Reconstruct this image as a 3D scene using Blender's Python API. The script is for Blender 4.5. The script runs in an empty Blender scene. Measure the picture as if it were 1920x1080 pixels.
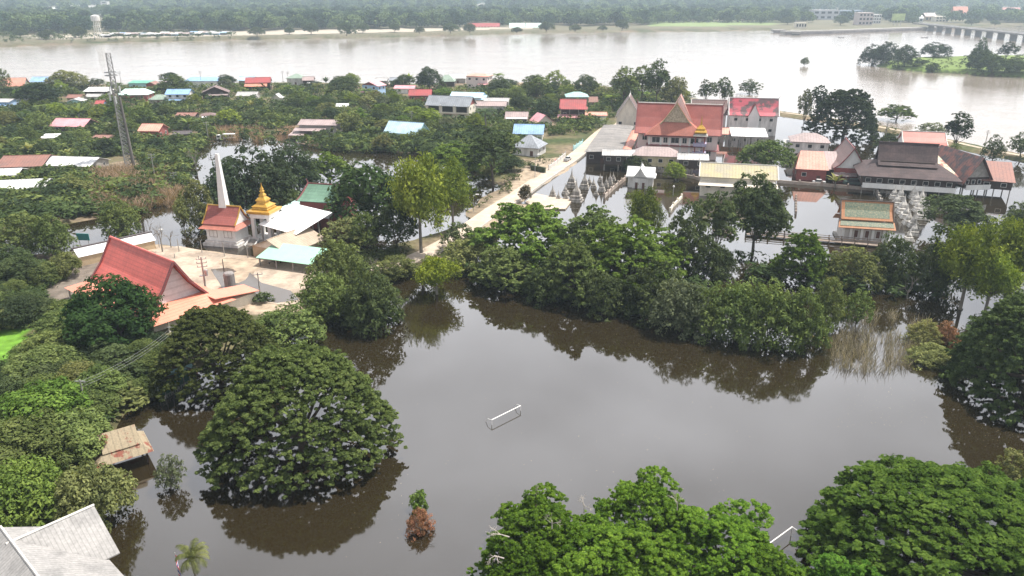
import bpy, math, random
import numpy as np
from mathutils import Vector, Matrix
S = bpy.context.scene
COL = S.collection
R = math.radians
# ------------------------------------------------------------------ camera
CAM_H = 65.0
PITCH = R(21.25)
FPX = 1440.0
cam = bpy.data.cameras.new('camera')
cam.sensor_width = 36.0
cam.lens = 36.0 * FPX / 1920.0
cam.clip_start = 0.5
cam.clip_end = 20000
camo = bpy.data.objects.new('camera', cam)
camo.location = (0, 0, CAM_H)
camo.rotation_euler = (R(90) - PITCH, 0, 0)
COL.objects.link(camo)
S.camera = camo
# ------------------------------------------------------------------ light
SUN_EL, SUN_AZ = 66.0, 72.0
w = bpy.data.worlds.new('World')
S.world = w
w.use_nodes = True
nt = w.node_tree
nt.nodes.clear()
def N(nt, t, **kw):
    n = nt.nodes.new(t)
    for k, v in kw.items():
        if hasattr(n, k) and not k.startswith('i_'):
            setattr(n, k, v)
    return n
def L(nt, a, b): nt.links.new(a, b)
sky = N(nt, 'ShaderNodeTexSky', sky_type='NISHITA')
sky.sun_disc = False
sky.sun_elevation = R(SUN_EL)
sky.sun_rotation = R(SUN_AZ)
sky.air_density = 1.3
sky.dust_density = 3.0
tc = N(nt, 'ShaderNodeTexCoord')
mp = N(nt, 'ShaderNodeMapping')
mp.inputs['Scale'].default_value = (1.0, 1.0, 2.2)
L(nt, tc.outputs['Generated'], mp.inputs['Vector'])
no = N(nt, 'ShaderNodeTexNoise')
no.inputs['Scale'].default_value = 2.3
no.inputs['Detail'].default_value = 5
no.inputs['Roughness'].default_value = 0.5
L(nt, mp.outputs['Vector'], no.inputs['Vector'])
rmp = N(nt, 'ShaderNodeValToRGB')
rmp.color_ramp.elements[0].position = 0.30
rmp.color_ramp.elements[0].color = (0.52, 0.52, 0.52, 1)
rmp.color_ramp.elements[1].position = 0.62
rmp.color_ramp.elements[1].color = (1, 1, 1, 1)
L(nt, no.outputs['Fac'], rmp.inputs['Fac'])
# cloud veil is brighter low down towards the horizon
sx = N(nt, 'ShaderNodeSeparateXYZ')
L(nt, tc.outputs['Generated'], sx.inputs[0])
grad = N(nt, 'ShaderNodeValToRGB')
for pos, val in ((0.0, .57), (.12, .67), (.34, 1.0), (.58, .85), (.9, .3)):
    e_ = grad.color_ramp.elements[0] if pos == 0.0 else grad.color_ramp.elements.new(pos) if pos < .9 else grad.color_ramp.elements[-1]
    e_.position = pos; e_.color = (val, val, val, 1)
L(nt, sx.outputs['Z'], grad.inputs['Fac'])
glow = N(nt, 'ShaderNodeVectorMath', operation='DOT_PRODUCT')   # bright veil on the sun's side of the sky
glow.inputs[1].default_value = (math.sin(R(SUN_AZ * .5)), math.cos(R(SUN_AZ * .5)), 0.0)
L(nt, tc.outputs['Generated'], glow.inputs[0])
gm = N(nt, 'ShaderNodeMapRange')
gm.inputs['From Min'].default_value = -0.5; gm.inputs['From Max'].default_value = 0.75
gm.inputs['To Min'].default_value = 0.5; gm.inputs['To Max'].default_value = 1.05
L(nt, glow.outputs['Value'], gm.inputs['Value'])
gmul = N(nt, 'ShaderNodeMath', operation='MULTIPLY')
L(nt, gm.outputs[0], gmul.inputs[0]); L(nt, grad.outputs[0], gmul.inputs[1])
mulc = N(nt, 'ShaderNodeMath', operation='MULTIPLY')
L(nt, rmp.outputs['Color'], mulc.inputs[0]); L(nt, gmul.outputs[0], mulc.inputs[1])
cl = N(nt, 'ShaderNodeVectorMath', operation='SCALE')
cl.inputs[0].default_value = (17.8, 17.8, 18.6)
L(nt, mulc.outputs[0], cl.inputs['Scale'])
mx = N(nt, 'ShaderNodeMixRGB')
mx.inputs['Fac'].default_value = 0.8
L(nt, sky.outputs['Color'], mx.inputs['Color1'])
L(nt, cl.outputs[0], mx.inputs['Color2'])
bg = N(nt, 'ShaderNodeBackground')
bg.inputs['Strength'].default_value = 0.10
L(nt, mx.outputs['Color'], bg.inputs['Color'])
wo = N(nt, 'ShaderNodeOutputWorld')
L(nt, bg.outputs['Background'], wo.inputs['Surface'])
sl = bpy.data.lights.new('sun', 'SUN')
sl.energy = 4.3
sl.angle = R(0.6)
sl.color = (1.0, 0.95, 0.87)
so = bpy.data.objects.new('sun', sl)
COL.objects.link(so)
sd = Vector((math.sin(R(SUN_AZ)) * math.cos(R(SUN_EL)), math.cos(R(SUN_AZ)) * math.cos(R(SUN_EL)), math.sin(R(SUN_EL))))
so.rotation_euler = sd.to_track_quat('Z', 'Y').to_euler()
S.view_settings.view_transform = 'Standard'
S.view_settings.look = 'None'
S.view_settings.gamma = 1
S.view_settings.exposure = 0.80
S.cycles.use_denoising = True
S.cycles.max_bounces = 6
S.cycles.diffuse_bounces = 3
S.cycles.glossy_bounces = 3
S.cycles.transmission_bounces = 2
S.cycles.volume_bounces = 1
S.cycles.transparent_max_bounces = 4
S.cycles.use_adaptive_sampling = True
S.cycles.adaptive_threshold = 0.02
# ------------------------------------------------------------------ picture -> world helpers
def dep(py): return PITCH + math.atan((py - 540.0) / FPX)
def gy(py, z=0.0): return (CAM_H - z) / math.tan(dep(py))
def P(px, py, z=0.0):
    Y = gy(py, z)
    zc = Y * math.cos(PITCH) + (CAM_H - z) * math.sin(PITCH)
    return Vector(((px - 960.0) / FPX * zc, Y, z))
def pxm(py, z=0.0):
    Y = gy(py, z)
    return FPX / (Y * math.cos(PITCH) + (CAM_H - z) * math.sin(PITCH))
def proj(x, y, z=0.0):
    zc = y * math.cos(PITCH) + (CAM_H - z) * math.sin(PITCH)
    yc = (CAM_H - z) * math.cos(PITCH) - y * math.sin(PITCH)
    return 960 + FPX * x / zc, 540 + FPX * yc / zc
def hz(Y, py): return CAM_H - Y * math.tan(dep(py))      # height of a point at distance Y seen at picture row py
# ------------------------------------------------------------------ scene helpers
def thing(name, label, cat, loc=(0, 0, 0), rz=0.0, group=None, scale=None):
    o = bpy.data.objects.new(name, None)
    o.empty_display_size = 0.5
    COL.objects.link(o)
    o.location = loc
    o.rotation_euler = (0, 0, rz)
    if scale: o.scale = scale
    o['label'] = label
    o['category'] = cat
    if group: o['group'] = group
    return o
def tag(o, label, cat, group=None):
    o['label'] = label; o['category'] = cat
    if group: o['group'] = group
    return o
class MB:
    def __init__(s): s.v = []; s.f = []; s.gs = []
    def add(s, vs, fs):
        b = len(s.v)
        s.v += [tuple(p) for p in vs]
        s.f += [tuple(i + b for i in f) for f in fs]
        return s
    def box(s, cx, cy, cz, sx, sy, sz, rz=0.0):
        c, n = math.cos(rz), math.sin(rz)
        vs = []
        for dz in (-.5, .5):
            for dx, dy in ((-.5, -.5), (.5, -.5), (.5, .5), (-.5, .5)):
                x, y = dx * sx, dy * sy
                vs.append((cx + x * c - y * n, cy + x * n + y * c, cz + dz * sz))
        return s.add(vs, [(3, 2, 1, 0), (4, 5, 6, 7), (0, 1, 5, 4), (1, 2, 6, 5), (2, 3, 7, 6), (3, 0, 4, 7)])
    def frus(s, cx, cy, z0, z1, a0, b0, a1, b1):
        vs = [(cx + dx * a / 2, cy + dy * b / 2, z) for z, a, b in ((z0, a0, b0), (z1, a1, b1)) for dx, dy in ((-1, -1), (1, -1), (1, 1), (-1, 1))]
        return s.add(vs, [(3, 2, 1, 0), (4, 5, 6, 7), (0, 1, 5, 4), (1, 2, 6, 5), (2, 3, 7, 6), (3, 0, 4, 7)])
    def tube(s, p0, p1, r0, r1=None, n=6):
        r1 = r0 if r1 is None else r1
        p0 = Vector(p0); p1 = Vector(p1)
        d = (p1 - p0)
        if d.length < 1e-6: return s
        d.normalize()
        a = d.orthogonal().normalized(); b = d.cross(a)
        vs = []
        for p, r in ((p0, r0), (p1, r1)):
            for i in range(n):
                t = 2 * math.pi * i / n
                vs.append(p + a * (r * math.cos(t)) + b * (r * math.sin(t)))
        fs = [(i, (i + 1) % n, n + (i + 1) % n, n + i) for i in range(n)]
        fs += [tuple(range(n - 1, -1, -1)), tuple(range(n, 2 * n))]
        return s.add(vs, fs)
    def lathe(s, prof, cx=0, cy=0, n=12, ph=0.0):
        vs = []; fs = []
        for r, z in prof:
            for i in range(n):
                t = 2 * math.pi * i / n + ph
                vs.append((cx + r * math.cos(t), cy + r * math.sin(t), z))
        for k in range(len(prof) - 1):
            for i in range(n):
                j = (i + 1) % n
                fs.append((k * n + i, k * n + j, (k + 1) * n + j, (k + 1) * n + i))
        fs += [tuple(range(n - 1, -1, -1)), tuple(range((len(prof) - 1) * n, len(prof) * n))]
        return s.add(vs, fs)
    def sqlathe(s, prof, cx=0, cy=0):
        return s.lathe([(r * 1.4142, z) for r, z in prof], cx, cy, 4, math.pi / 4)
    def slab(s, q, th=0.12):
        q = [Vector(p) for p in q]
        n = (q[1] - q[0]).cross(q[2] - q[0]).normalized()
        if n.z < 0: n = -n
        lo = [p - n * th for p in q]
        m = len(q)
        return s.add(q + lo, [tuple(range(m)), tuple(range(2 * m - 1, m - 1, -1))] + [(i, m + i, m + (i + 1) % m, (i + 1) % m) for i in range(m)])
    def prism(s, pts, z0, z1):
        m = len(pts)
        return s.add([(x, y, z0) for x, y in pts] + [(x, y, z1) for x, y in pts],
                     [tuple(range(m - 1, -1, -1)), tuple(range(m, 2 * m))] + [(i, (i + 1) % m, m + (i + 1) % m, m + i) for i in range(m)])
    def gable(s, x, prof, z0, th=0.15):
        """vertical panel in the plane of constant x closed by a symmetric roof profile [(y,z)...] from ridge down"""
        pts = [(-y, z) for y, z in reversed(prof)] + [(y, z) for y, z in prof[1:]]
        m = len(pts)
        s.gs.append((len(s.v), len(s.f)))
        vs = [(x - th / 2, y, z0 + z) for y, z in pts] + [(x + th / 2, y, z0 + z) for y, z in pts]
        return s.add(vs, [tuple(range(m)), tuple(range(2 * m - 1, m - 1, -1))] + [(i, m + i, m + (i + 1) % m, (i + 1) % m) for i in range(m)])
    def roofp(s, x0, x1, prof, z0, th=0.14):
        """roof extruded along x from a half profile [(y,z)...] ridge first"""
        pts = [(-y, z) for y, z in reversed(prof)] + [(y, z) for y, z in prof[1:]]
        m = len(pts)
        up = [(x, y, z0 + z) for x in (x0, x1) for y, z in pts]
        lo = [(x, y, z0 + z - th) for x in (x0, x1) for y, z in pts]
        vs = up + lo
        fs = []
        for i in range(m - 1):
            fs.append((i, m + i, m + i + 1, i + 1))
            fs.append((2 * m + i + 1, 3 * m + i + 1, 3 * m + i, 2 * m + i))
            fs.append((i, i + 1, 2 * m + i + 1, 2 * m + i))
            fs.append((m + i + 1, m + i, 3 * m + i, 3 * m + i + 1))
        fs.append((0, 2 * m, 3 * m, m)); fs.append((m - 1, 2 * m - 1, 4 * m - 1, 3 * m - 1))
        return s.add(vs, fs)
    def hip(s, W, D, rise, z0, ridge=None, th=0.14):
        r = (W - D if ridge is None else ridge) / 2.0
        r = max(r, 0.02)
        a = [(-W / 2, -D / 2, z0), (W / 2, -D / 2, z0), (W / 2, D / 2, z0), (-W / 2, D / 2, z0)]
        b = [(-r, 0, z0 + rise), (r, 0, z0 + rise)]
        lo = [(x, y, z - th) for x, y, z in a]
        return s.add(a + b + lo, [(0, 1, 5, 4), (1, 2, 5), (2, 3, 4, 5), (3, 0, 4), (9, 8, 7, 6), (0, 6, 7, 1), (1, 7, 8, 2), (2, 8, 9, 3), (3, 9, 6, 0)])
    def build(s, name, mat, parent=None, smooth=False):
        if name in ('gable', 'pediment') and len(s.gs) > 1:      # one mesh for each end of the roof
            first = None
            for (a, b), (c, d) in zip(s.gs, s.gs[1:] + [(len(s.v), len(s.f))]):
                m2 = MB(); m2.v = s.v[a:c]; m2.f = [tuple(i - a for i in f) for f in s.f[b:d]]
                o = m2.build(name, mat, first or parent, smooth)
                first = first or o
            return first
        me = bpy.data.meshes.new(name)
        me.from_pydata(s.v, [], s.f)
        me.materials.append(mat)
        if smooth: me.shade_smooth()
        me.update()
        o = bpy.data.objects.new(name, me)
        COL.objects.link(o)
        if parent: o.parent = parent
        return o
def npmesh(name, V, F, mat, tone=None):
    """V (n,3), F (m,4) numpy quads"""
    me = bpy.data.meshes.new(name)
    nv, nf = len(V), len(F)
    me.vertices.add(nv); me.vertices.foreach_set('co', np.asarray(V, np.float32).ravel())
    me.loops.add(nf * 4); me.loops.foreach_set('vertex_index', np.asarray(F, np.int32).ravel())
    me.polygons.add(nf)
    me.polygons.foreach_set('loop_start', np.arange(0, nf * 4, 4, dtype=np.int32))
    me.update(calc_edges=True)
    if tone is not None:
        at = me.attributes.new('tone', 'FLOAT', 'FACE')
        at.data.foreach_set('value', np.asarray(tone, np.float32))
    me.materials.append(mat)
    return me
# ------------------------------------------------------------------ materials
MC = {}
def mat(name, col, rough=0.8, var=0.25, scale=0.6, col2=None, metal=0.0, stripe=None, tile=None, spec=0.3, thr=0.5, bump=0.0, streak=False, soft=0.12):
    """weathered surface: col, patches of col2 (or a darker/lighter col), optional sheet seams along local x ('stripe' metres) or tiles"""
    if name in MC: return MC[name]
    m = bpy.data.materials.new(name)
    m.use_nodes = True
    nt = m.node_tree
    b = nt.nodes['Principled BSDF']
    b.inputs['Roughness'].default_value = rough
    b.inputs['Metallic'].default_value = metal
    b.inputs['Specular IOR Level'].default_value = spec
    tc = N(nt, 'ShaderNodeTexCoord')
    mp = N(nt, 'ShaderNodeMapping')
    if streak: mp.inputs['Scale'].default_value = (1.0, 1.0, 0.25)
    L(nt, tc.outputs['Object'], mp.inputs['Vector'])
    no = N(nt, 'ShaderNodeTexNoise')
    no.inputs['Scale'].default_value = scale
    no.inputs['Detail'].default_value = 6
    no.inputs['Roughness'].default_value = 0.65
    L(nt, mp.outputs['Vector'], no.inputs['Vector'])
    cr = N(nt, 'ShaderNodeValToRGB')
    cr.color_ramp.elements[0].position = max(0.0, thr - soft)
    cr.color_ramp.elements[1].position = min(1.0, thr + soft)
    c2 = col2 if col2 else tuple(c * (1 - var) for c in col)
    cr.color_ramp.elements[0].color = (*col, 1)
    cr.color_ramp.elements[1].color = (*c2, 1)
    L(nt, no.outputs['Fac'], cr.inputs['Fac'])
    out = cr.outputs['Color']
    no2 = N(nt, 'ShaderNodeTexNoise')
    no2.inputs['Scale'].default_value = scale * 9
    no2.inputs['Detail'].default_value = 3
    L(nt, tc.outputs['Object'], no2.inputs['Vector'])
    mr = N(nt, 'ShaderNodeMapRange')
    mr.inputs['From Min'].default_value = 0.3; mr.inputs['From Max'].default_value = 0.7
    mr.inputs['To Min'].default_value = 1 - var * 0.6; mr.inputs['To Max'].default_value = 1 + var * 0.35
    L(nt, no2.outputs['Fac'], mr.inputs['Value'])
    sc = N(nt, 'ShaderNodeVectorMath', operation='SCALE')
    L(nt, out, sc.inputs[0]); L(nt, mr.outputs[0], sc.inputs['Scale'])
    out = sc.outputs[0]
    if stripe or tile:
        sp = N(nt, 'ShaderNodeSeparateXYZ')
        L(nt, tc.outputs['Object'], sp.inputs[0])
        def seam(sock, per, wid, lo):
            d = N(nt, 'ShaderNodeMath', operation='DIVIDE'); d.inputs[1].default_value = per
            L(nt, sock, d.inputs[0])
            fr = N(nt, 'ShaderNodeMath', operation='FRACT'); L(nt, d.outputs[0], fr.inputs[0])
            g = N(nt, 'ShaderNodeMath', operation='LESS_THAN'); g.inputs[1].default_value = wid
            L(nt, fr.outputs[0], g.inputs[0])
            r = N(nt, 'ShaderNodeMapRange'); r.inputs['To Min'].default_value = 1.0; r.inputs['To Max'].default_value = lo
            L(nt, g.outputs[0], r.inputs['Value'])
            return r.outputs[0]
        socks = []
        if stripe: socks.append(seam(sp.outputs['X'], stripe, 0.22, 0.80))
        if tile:
            socks.append(seam(sp.outputs['Z'], tile, 0.28, 0.86))
            socks.append(seam(sp.outputs['X'], tile * 1.6, 0.2, 0.93))
        for k in socks:
            s2 = N(nt, 'ShaderNodeVectorMath', operation='SCALE')
            L(nt, out, s2.inputs[0]); L(nt, k, s2.inputs['Scale'])
            out = s2.outputs[0]
    L(nt, out, b.inputs['Base Color'])
    if bump:
        bp = N(nt, 'ShaderNodeBump')
        bp.inputs['Strength'].default_value = bump
        bp.inputs['Distance'].default_value = 0.2
        L(nt, no2.outputs['Fac'], bp.inputs['Height'])
        L(nt, bp.outputs[0], b.inputs['Normal'])
    MC[name] = m
    return m
def leafmat(name, trans=0.25):
    m = bpy.data.materials.new(name)
    m.use_nodes = True
    nt = m.node_tree
    nt.nodes.clear()
    oi = N(nt, 'ShaderNodeObjectInfo')
    at = N(nt, 'ShaderNodeAttribute'); at.attribute_name = 'tone'
    mr = N(nt, 'ShaderNodeMapRange'); mr.inputs['To Min'].default_value = 0.42; mr.inputs['To Max'].default_value = 1.55
    L(nt, at.outputs['Fac'], mr.inputs['Value'])
    rr = N(nt, 'ShaderNodeMapRange'); rr.inputs['To Min'].default_value = 0.80; rr.inputs['To Max'].default_value = 1.2
    L(nt, oi.outputs['Random'], rr.inputs['Value'])
    mu = N(nt, 'ShaderNodeMath', operation='MULTIPLY'); L(nt, mr.outputs[0], mu.inputs[0]); L(nt, rr.outputs[0], mu.inputs[1])
    sc = N(nt, 'ShaderNodeVectorMath', operation='SCALE')
    L(nt, oi.outputs['Color'], sc.inputs[0]); L(nt, mu.outputs[0], sc.inputs['Scale'])
    hs = N(nt, 'ShaderNodeHueSaturation')
    h2 = N(nt, 'ShaderNodeMapRange'); h2.inputs['To Min'].default_value = 0.515; h2.inputs['To Max'].default_value = 0.485
    L(nt, at.outputs['Fac'], h2.inputs['Value']); L(nt, h2.outputs[0], hs.inputs['Hue'])
    L(nt, sc.outputs[0], hs.inputs['Color'])
    df = N(nt, 'ShaderNodeBsdfDiffuse'); L(nt, hs.outputs[0], df.inputs['Color'])
    tr = N(nt, 'ShaderNodeBsdfTranslucent')
    ty = N(nt, 'ShaderNodeMixRGB', blend_type='MULTIPLY'); ty.inputs['Fac'].default_value = 1
    ty.inputs['Color2'].default_value = (1.3, 1.25, 0.5, 1)
    L(nt, hs.outputs[0], ty.inputs['Color1']); L(nt, ty.outputs[0], tr.inputs['Color'])
    ms = N(nt, 'ShaderNodeMixShader'); ms.inputs['Fac'].default_value = trans
    L(nt, df.outputs[0], ms.inputs[1]); L(nt, tr.outputs[0], ms.inputs[2])
    o = N(nt, 'ShaderNodeOutputMaterial'); L(nt, ms.outputs[0], o.inputs['Surface'])
    return m
LEAF = leafmat('foliage')
BARK = mat('bark', (0.10, 0.08, 0.06), 0.9, 0.4, 1.5)
BARKG = mat('bark_grey', (0.22, 0.20, 0.17), 0.9, 0.3, 1.5)
WHITE = mat('white_paint', (0.74, 0.74, 0.72), 0.6, 0.14, 0.5, streak=True)
DIRTY = mat('dirty_white_plaster', (0.70, 0.68, 0.65), 0.8, 0.35, 0.6, streak=True)
CREAM = mat('cream_plaster', (0.74, 0.68, 0.57), 0.8, 0.2, 0.5, streak=True)
PINKW = mat('pink_plaster', (0.78, 0.66, 0.62), 0.8, 0.15, 0.5, streak=True)
CONC = mat('concrete', (0.36, 0.34, 0.31), 0.85, 0.3, 0.7)
WOODD = mat('dark_wood', (0.07, 0.05, 0.045), 0.8, 0.4, 1.0, stripe=0.35)
GLASS = mat('dark_glass', (0.03, 0.035, 0.04), 0.15, 0.3, 0.5, spec=0.5)
DARK = mat('dark_interior', (0.02, 0.018, 0.016), 0.9, 0.3, 0.5)
GOLD = mat('gold_paint', (0.62, 0.36, 0.06), 0.32, 0.25, 1.2, metal=0.45, spec=0.5)
STEEL = mat('galvanised_steel', (0.42, 0.42, 0.42), 0.5, 0.2, 1.0, metal=0.3)
HAZE = 0.00014
# ------------------------------------------------------------------ terrain
def pinpoly(x, y, poly):
    inside = np.zeros(x.shape, bool)
    n = len(poly); j = n - 1
    for i in range(n):
        xi, yi = poly[i]; xj, yj = poly[j]
        c = ((yi > y) != (yj > y)) & (x < (xj - xi) * (y - yi) / (yj - yi + 1e-12) + xi)
        inside ^= c; j = i
    return inside
def pdist(x, y, poly, closed=True):
    d = np.full(x.shape, 1e9)
    n = len(poly)
    for i in range(n if closed else n - 1):
        ax, ay = poly[i]; bx, by = poly[(i + 1) % n]
        vx, vy = bx - ax, by - ay
        t = np.clip(((x - ax) * vx + (y - ay) * vy) / (vx * vx + vy * vy + 1e-9), 0, 1)
        d = np.minimum(d, (x - ax - t * vx) ** 2 + (y - ay - t * vy) ** 2)
    return np.sqrt(d)
def W(pts): return [tuple(P(a, b)[:2]) for a, b in pts]
VILLAGE = W([(-700, 178), (0, 160), (300, 157), (560, 154), (760, 157), (950, 153), (1110, 158), (1290, 186), (1352, 203), (1300, 216), (1160, 238), (1105, 275), (1072, 318), (1022, 345), (1000, 362), (925, 424), (880, 440), (872, 405), (930, 352), (905, 318), (800, 290), (600, 276), (485, 262), (400, 256), (345, 290), (330, 345), (240, 400), (60, 430), (-200, 440), (-700, 440)])
LEFTBANK = W([(-500, 500), (0, 478), (138, 472), (215, 462), (300, 462), (420, 478), (520, 490), (598, 500), (590, 552), (560, 585), (600, 612), (480, 655), (340, 690), (262, 742), (205, 800), (178, 900), (90, 1010), (-400, 1000)])
CAUSE = W([(925, 380), (1010, 384), (1010, 410), (925, 455), (880, 480), (790, 506), (755, 516), (640, 560), (610, 545), (640, 490), (700, 470), (790, 440), (880, 412)])
LEVEE = W([(1270, 184), (1340, 195), (1400, 203), (1460, 213), (1540, 224), (1640, 240), (1700, 251), (1770, 266), (1850, 284), (2000, 312), (2100, 330)])
ISLAND = W([(1640, 124), (1660, 127), (1700, 133), (1760, 136), (1830, 141), (1930, 147), (2100, 155), (2100, 106), (1930, 108), (1800, 110), (1720, 112), (1670, 118)])
FARBANK = W([(-900, 112), (0, 88), (200, 80), (400, 75), (700, 70), (1000, 62), (1200, 60), (1450, 56.5), (1462, 61), (1560, 62.5), (1740, 54), (1760, 50), (2300, 50), (2600, 52)])
FARBANK = FARBANK + [(9000, 1500), (9000, 9000), (-9000, 9000), (-9000, 800)]
REEDS = W([(1540, 640), (1600, 620), (1690, 630), (1720, 680), (1700, 720), (1620, 710), (1560, 690)])
FLATS = {'temple': W([(1120, 250), (1200, 232), (1230, 215), (1345, 240), (1330, 262), (1320, 300), (1235, 310), (1130, 300)])}
HOLES = [W([(395, 249), (450, 246), (560, 257), (560, 268), (470, 276), (440, 294), (380, 294)]), W([(250, 400), (300, 385), (400, 400), (400, 440), (250, 440)])]
rs = np.random.RandomState(5)
def vnoise(x, y, s, seed):
    """smooth value noise"""
    g = np.random.RandomState(seed).rand(256, 256)
    u = x / s; v = y / s
    i = np.floor(u).astype(int); j = np.floor(v).astype(int)
    fu = u - i; fv = v - j
    fu = fu * fu * (3 - 2 * fu); fv = fv * fv * (3 - 2 * fv)
    a = g[i % 256, j % 256]; b = g[(i + 1) % 256, j % 256]; c = g[i % 256, (j + 1) % 256]; d = g[(i + 1) % 256, (j + 1) % 256]
    return (a * (1 - fu) + b * fu) * (1 - fv) + (c * (1 - fu) + d * fu) * fv
def height(x, y):
    h = np.full(x.shape, -1.6)
    n1 = vnoise(x, y, 22, 1) * 0.6 + vnoise(x, y, 8, 2) * 0.4
    def land(poly, top, slope, amp):
        nonlocal h
        ins = pinpoly(x, y, poly); d = pdist(x, y, poly)
        sd = np.where(ins, d, -d) + (n1 - 0.5) * 6
        hh = np.clip(sd * slope, -1.6, 1.0)
        hh = np.where(hh > 0, hh * top + (n1 - 0.5) * amp * np.clip(sd / 6, 0, 1), hh)
        h = np.maximum(h, hh)
    land(VILLAGE, 0.55, 0.12, 1.0)
    land(LEFTBANK, 0.8, 0.25, 0.5)
    land(CAUSE, 0.35, 0.25, 0.9)
    land(ISLAND, 3.0, 0.25, 0.5)
    land(FARBANK, 4.0, 0.10, 1.0)
    for hp in HOLES:
        ins = pinpoly(x, y, hp)
        h = np.where(ins, np.minimum(h, -0.35 + (n1 - .5) * .9), h)
    d = pdist(x, y, LEVEE, False)
    h = np.maximum(h, np.clip((7.5 - d + (n1 - .5) * 4) * 0.3, -1.6, 0.9))
    return h
xs = np.concatenate([-np.geomspace(6500, 470, 46)[:-1], np.arange(-470, 471, 2.0), np.geomspace(470, 6500, 46)[1:]])
ys = np.concatenate([np.array([-260., -120., -30.]), np.arange(20, 480, 2.0), np.arange(480, 1320, 4.0), np.geomspace(1320, 9000, 60)[1:]])
GX, GY = np.meshgrid(xs, ys)
GZ = height(GX, GY)
nx_, ny_ = len(xs), len(ys)
V = np.stack([GX.ravel(), GY.ravel(), GZ.ravel()], 1)
ii = (np.arange(ny_ - 1)[:, None] * nx_ + np.arange(nx_ - 1)[None, :]).ravel()
F = np.stack([ii, ii + 1, ii + nx_ + 1, ii + nx_], 1)
def groundmat():
    m = bpy.data.materials.new('ground_soil'); m.use_nodes = True
    nt = m.node_tree; b = nt.nodes['Principled BSDF']; b.inputs['Roughness'].default_value = 0.95; b.inputs['Specular IOR Level'].default_value = 0.15
    tc = N(nt, 'ShaderNodeTexCoord')
    def noise(s, d=5):
        n = N(nt, 'ShaderNodeTexNoise'); n.inputs['Scale'].default_value = s; n.inputs['Detail'].default_value = d
        L(nt, tc.outputs['Object'], n.inputs['Vector']); return n
    a = noise(0.035); c = noise(0.5)
    r1 = N(nt, 'ShaderNodeValToRGB')
    e = r1.color_ramp.elements
    e[0].position = 0.36; e[0].color = (0.045, 0.065, 0.022, 1)
    e[1].position = 0.62; e[1].color = (0.19, 0.145, 0.10, 1)
    k = e.new(0.50); k.color = (0.11, 0.10, 0.05, 1)
    L(nt, a.outputs['Fac'], r1.inputs['Fac'])
    at = N(nt, 'ShaderNodeAttribute'); at.attribute_name = 'zone'
    # zone colour (dry mud, grass) painted as ground cover classes
    mx = N(nt, 'ShaderNodeMixRGB'); L(nt, at.outputs['Alpha'], mx.inputs['Fac'])
    L(nt, r1.outputs['Color'], mx.inputs['Color1']); L(nt, at.outputs['Color'], mx.inputs['Color2'])
    mr = N(nt, 'ShaderNodeMapRange'); mr.inputs['From Min'].default_value = .3; mr.inputs['From Max'].default_value = .7
    mr.inputs['To Min'].default_value = .65; mr.inputs['To Max'].default_value = 1.3
    L(nt, c.outputs['Fac'], mr.inputs['Value'])
    sc = N(nt, 'ShaderNodeVectorMath', operation='SCALE'); L(nt, mx.outputs[0], sc.inputs[0]); L(nt, mr.outputs[0], sc.inputs['Scale'])
    L(nt, sc.outputs[0], b.inputs['Base Color'])
    return m
me = npmesh('ground', V, F, groundmat())
me.shade_smooth()
zone = np.zeros((nx_ * ny_, 4), np.float32)
gx, gyy = GX.ravel(), GY.ravel()
def paint(poly, col, a=1.0):
    m = pinpoly(gx, gyy, poly); zone[m, :3] = col; zone[m, 3] = a
paint(FARBANK, (0.13, 0.12, 0.08), 0.8)
paint(ISLAND, (0.14, 0.20, 0.05), 0.9)
paint(W([(1215, 54), (1460, 52), (1460, 43), (1215, 44)]), (0.17, 0.22, 0.09))
paint(W([(90, 80), (720, 66), (1000, 58), (1000, 54), (720, 58), (180, 66), (60, 72)]), (0.36, 0.32, 0.26))
paint(W([(930, 161), (1120, 168), (1120, 152), (930, 150)]), (0.38, 0.29, 0.21))
paint(W([(270, 455), (440, 470), (600, 495), (600, 590), (420, 600), (330, 560), (120, 520), (140, 480)]), (0.34, 0.27, 0.20))
paint(W([(70, 480), (190, 470), (230, 560), (90, 600)]), (0.17, 0.14, 0.12), 0.9)
paint(W([(-80, 620), (60, 622), (60, 700), (-80, 700)]), (0.12, 0.25, 0.03))
paint(W([(1000, 300), (1150, 290), (1130, 350), (1000, 420), (860, 440), (880, 410)]), (0.34, 0.27, 0.20), .9)
paint(W([(330, 255), (640, 258), (640, 275), (330, 300)]), (0.26, 0.20, 0.15), .9)
paint(W([(140, 325), (330, 320), (330, 385), (140, 385)]), (0.15, 0.12, 0.07), .9)
paint(W([(800, 345), (960, 350), (880, 420), (760, 430)]), (0.22, 0.17, 0.12), .9)
ca = me.attributes.new('zone', 'FLOAT_COLOR', 'POINT')
ca.data.foreach_set('color', zone.ravel())
g = bpy.data.objects.new('ground', me); COL.objects.link(g); g['kind'] = 'structure'
def hgt(x, y): return float(height(np.array([x]), np.array([y]))[0])
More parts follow.
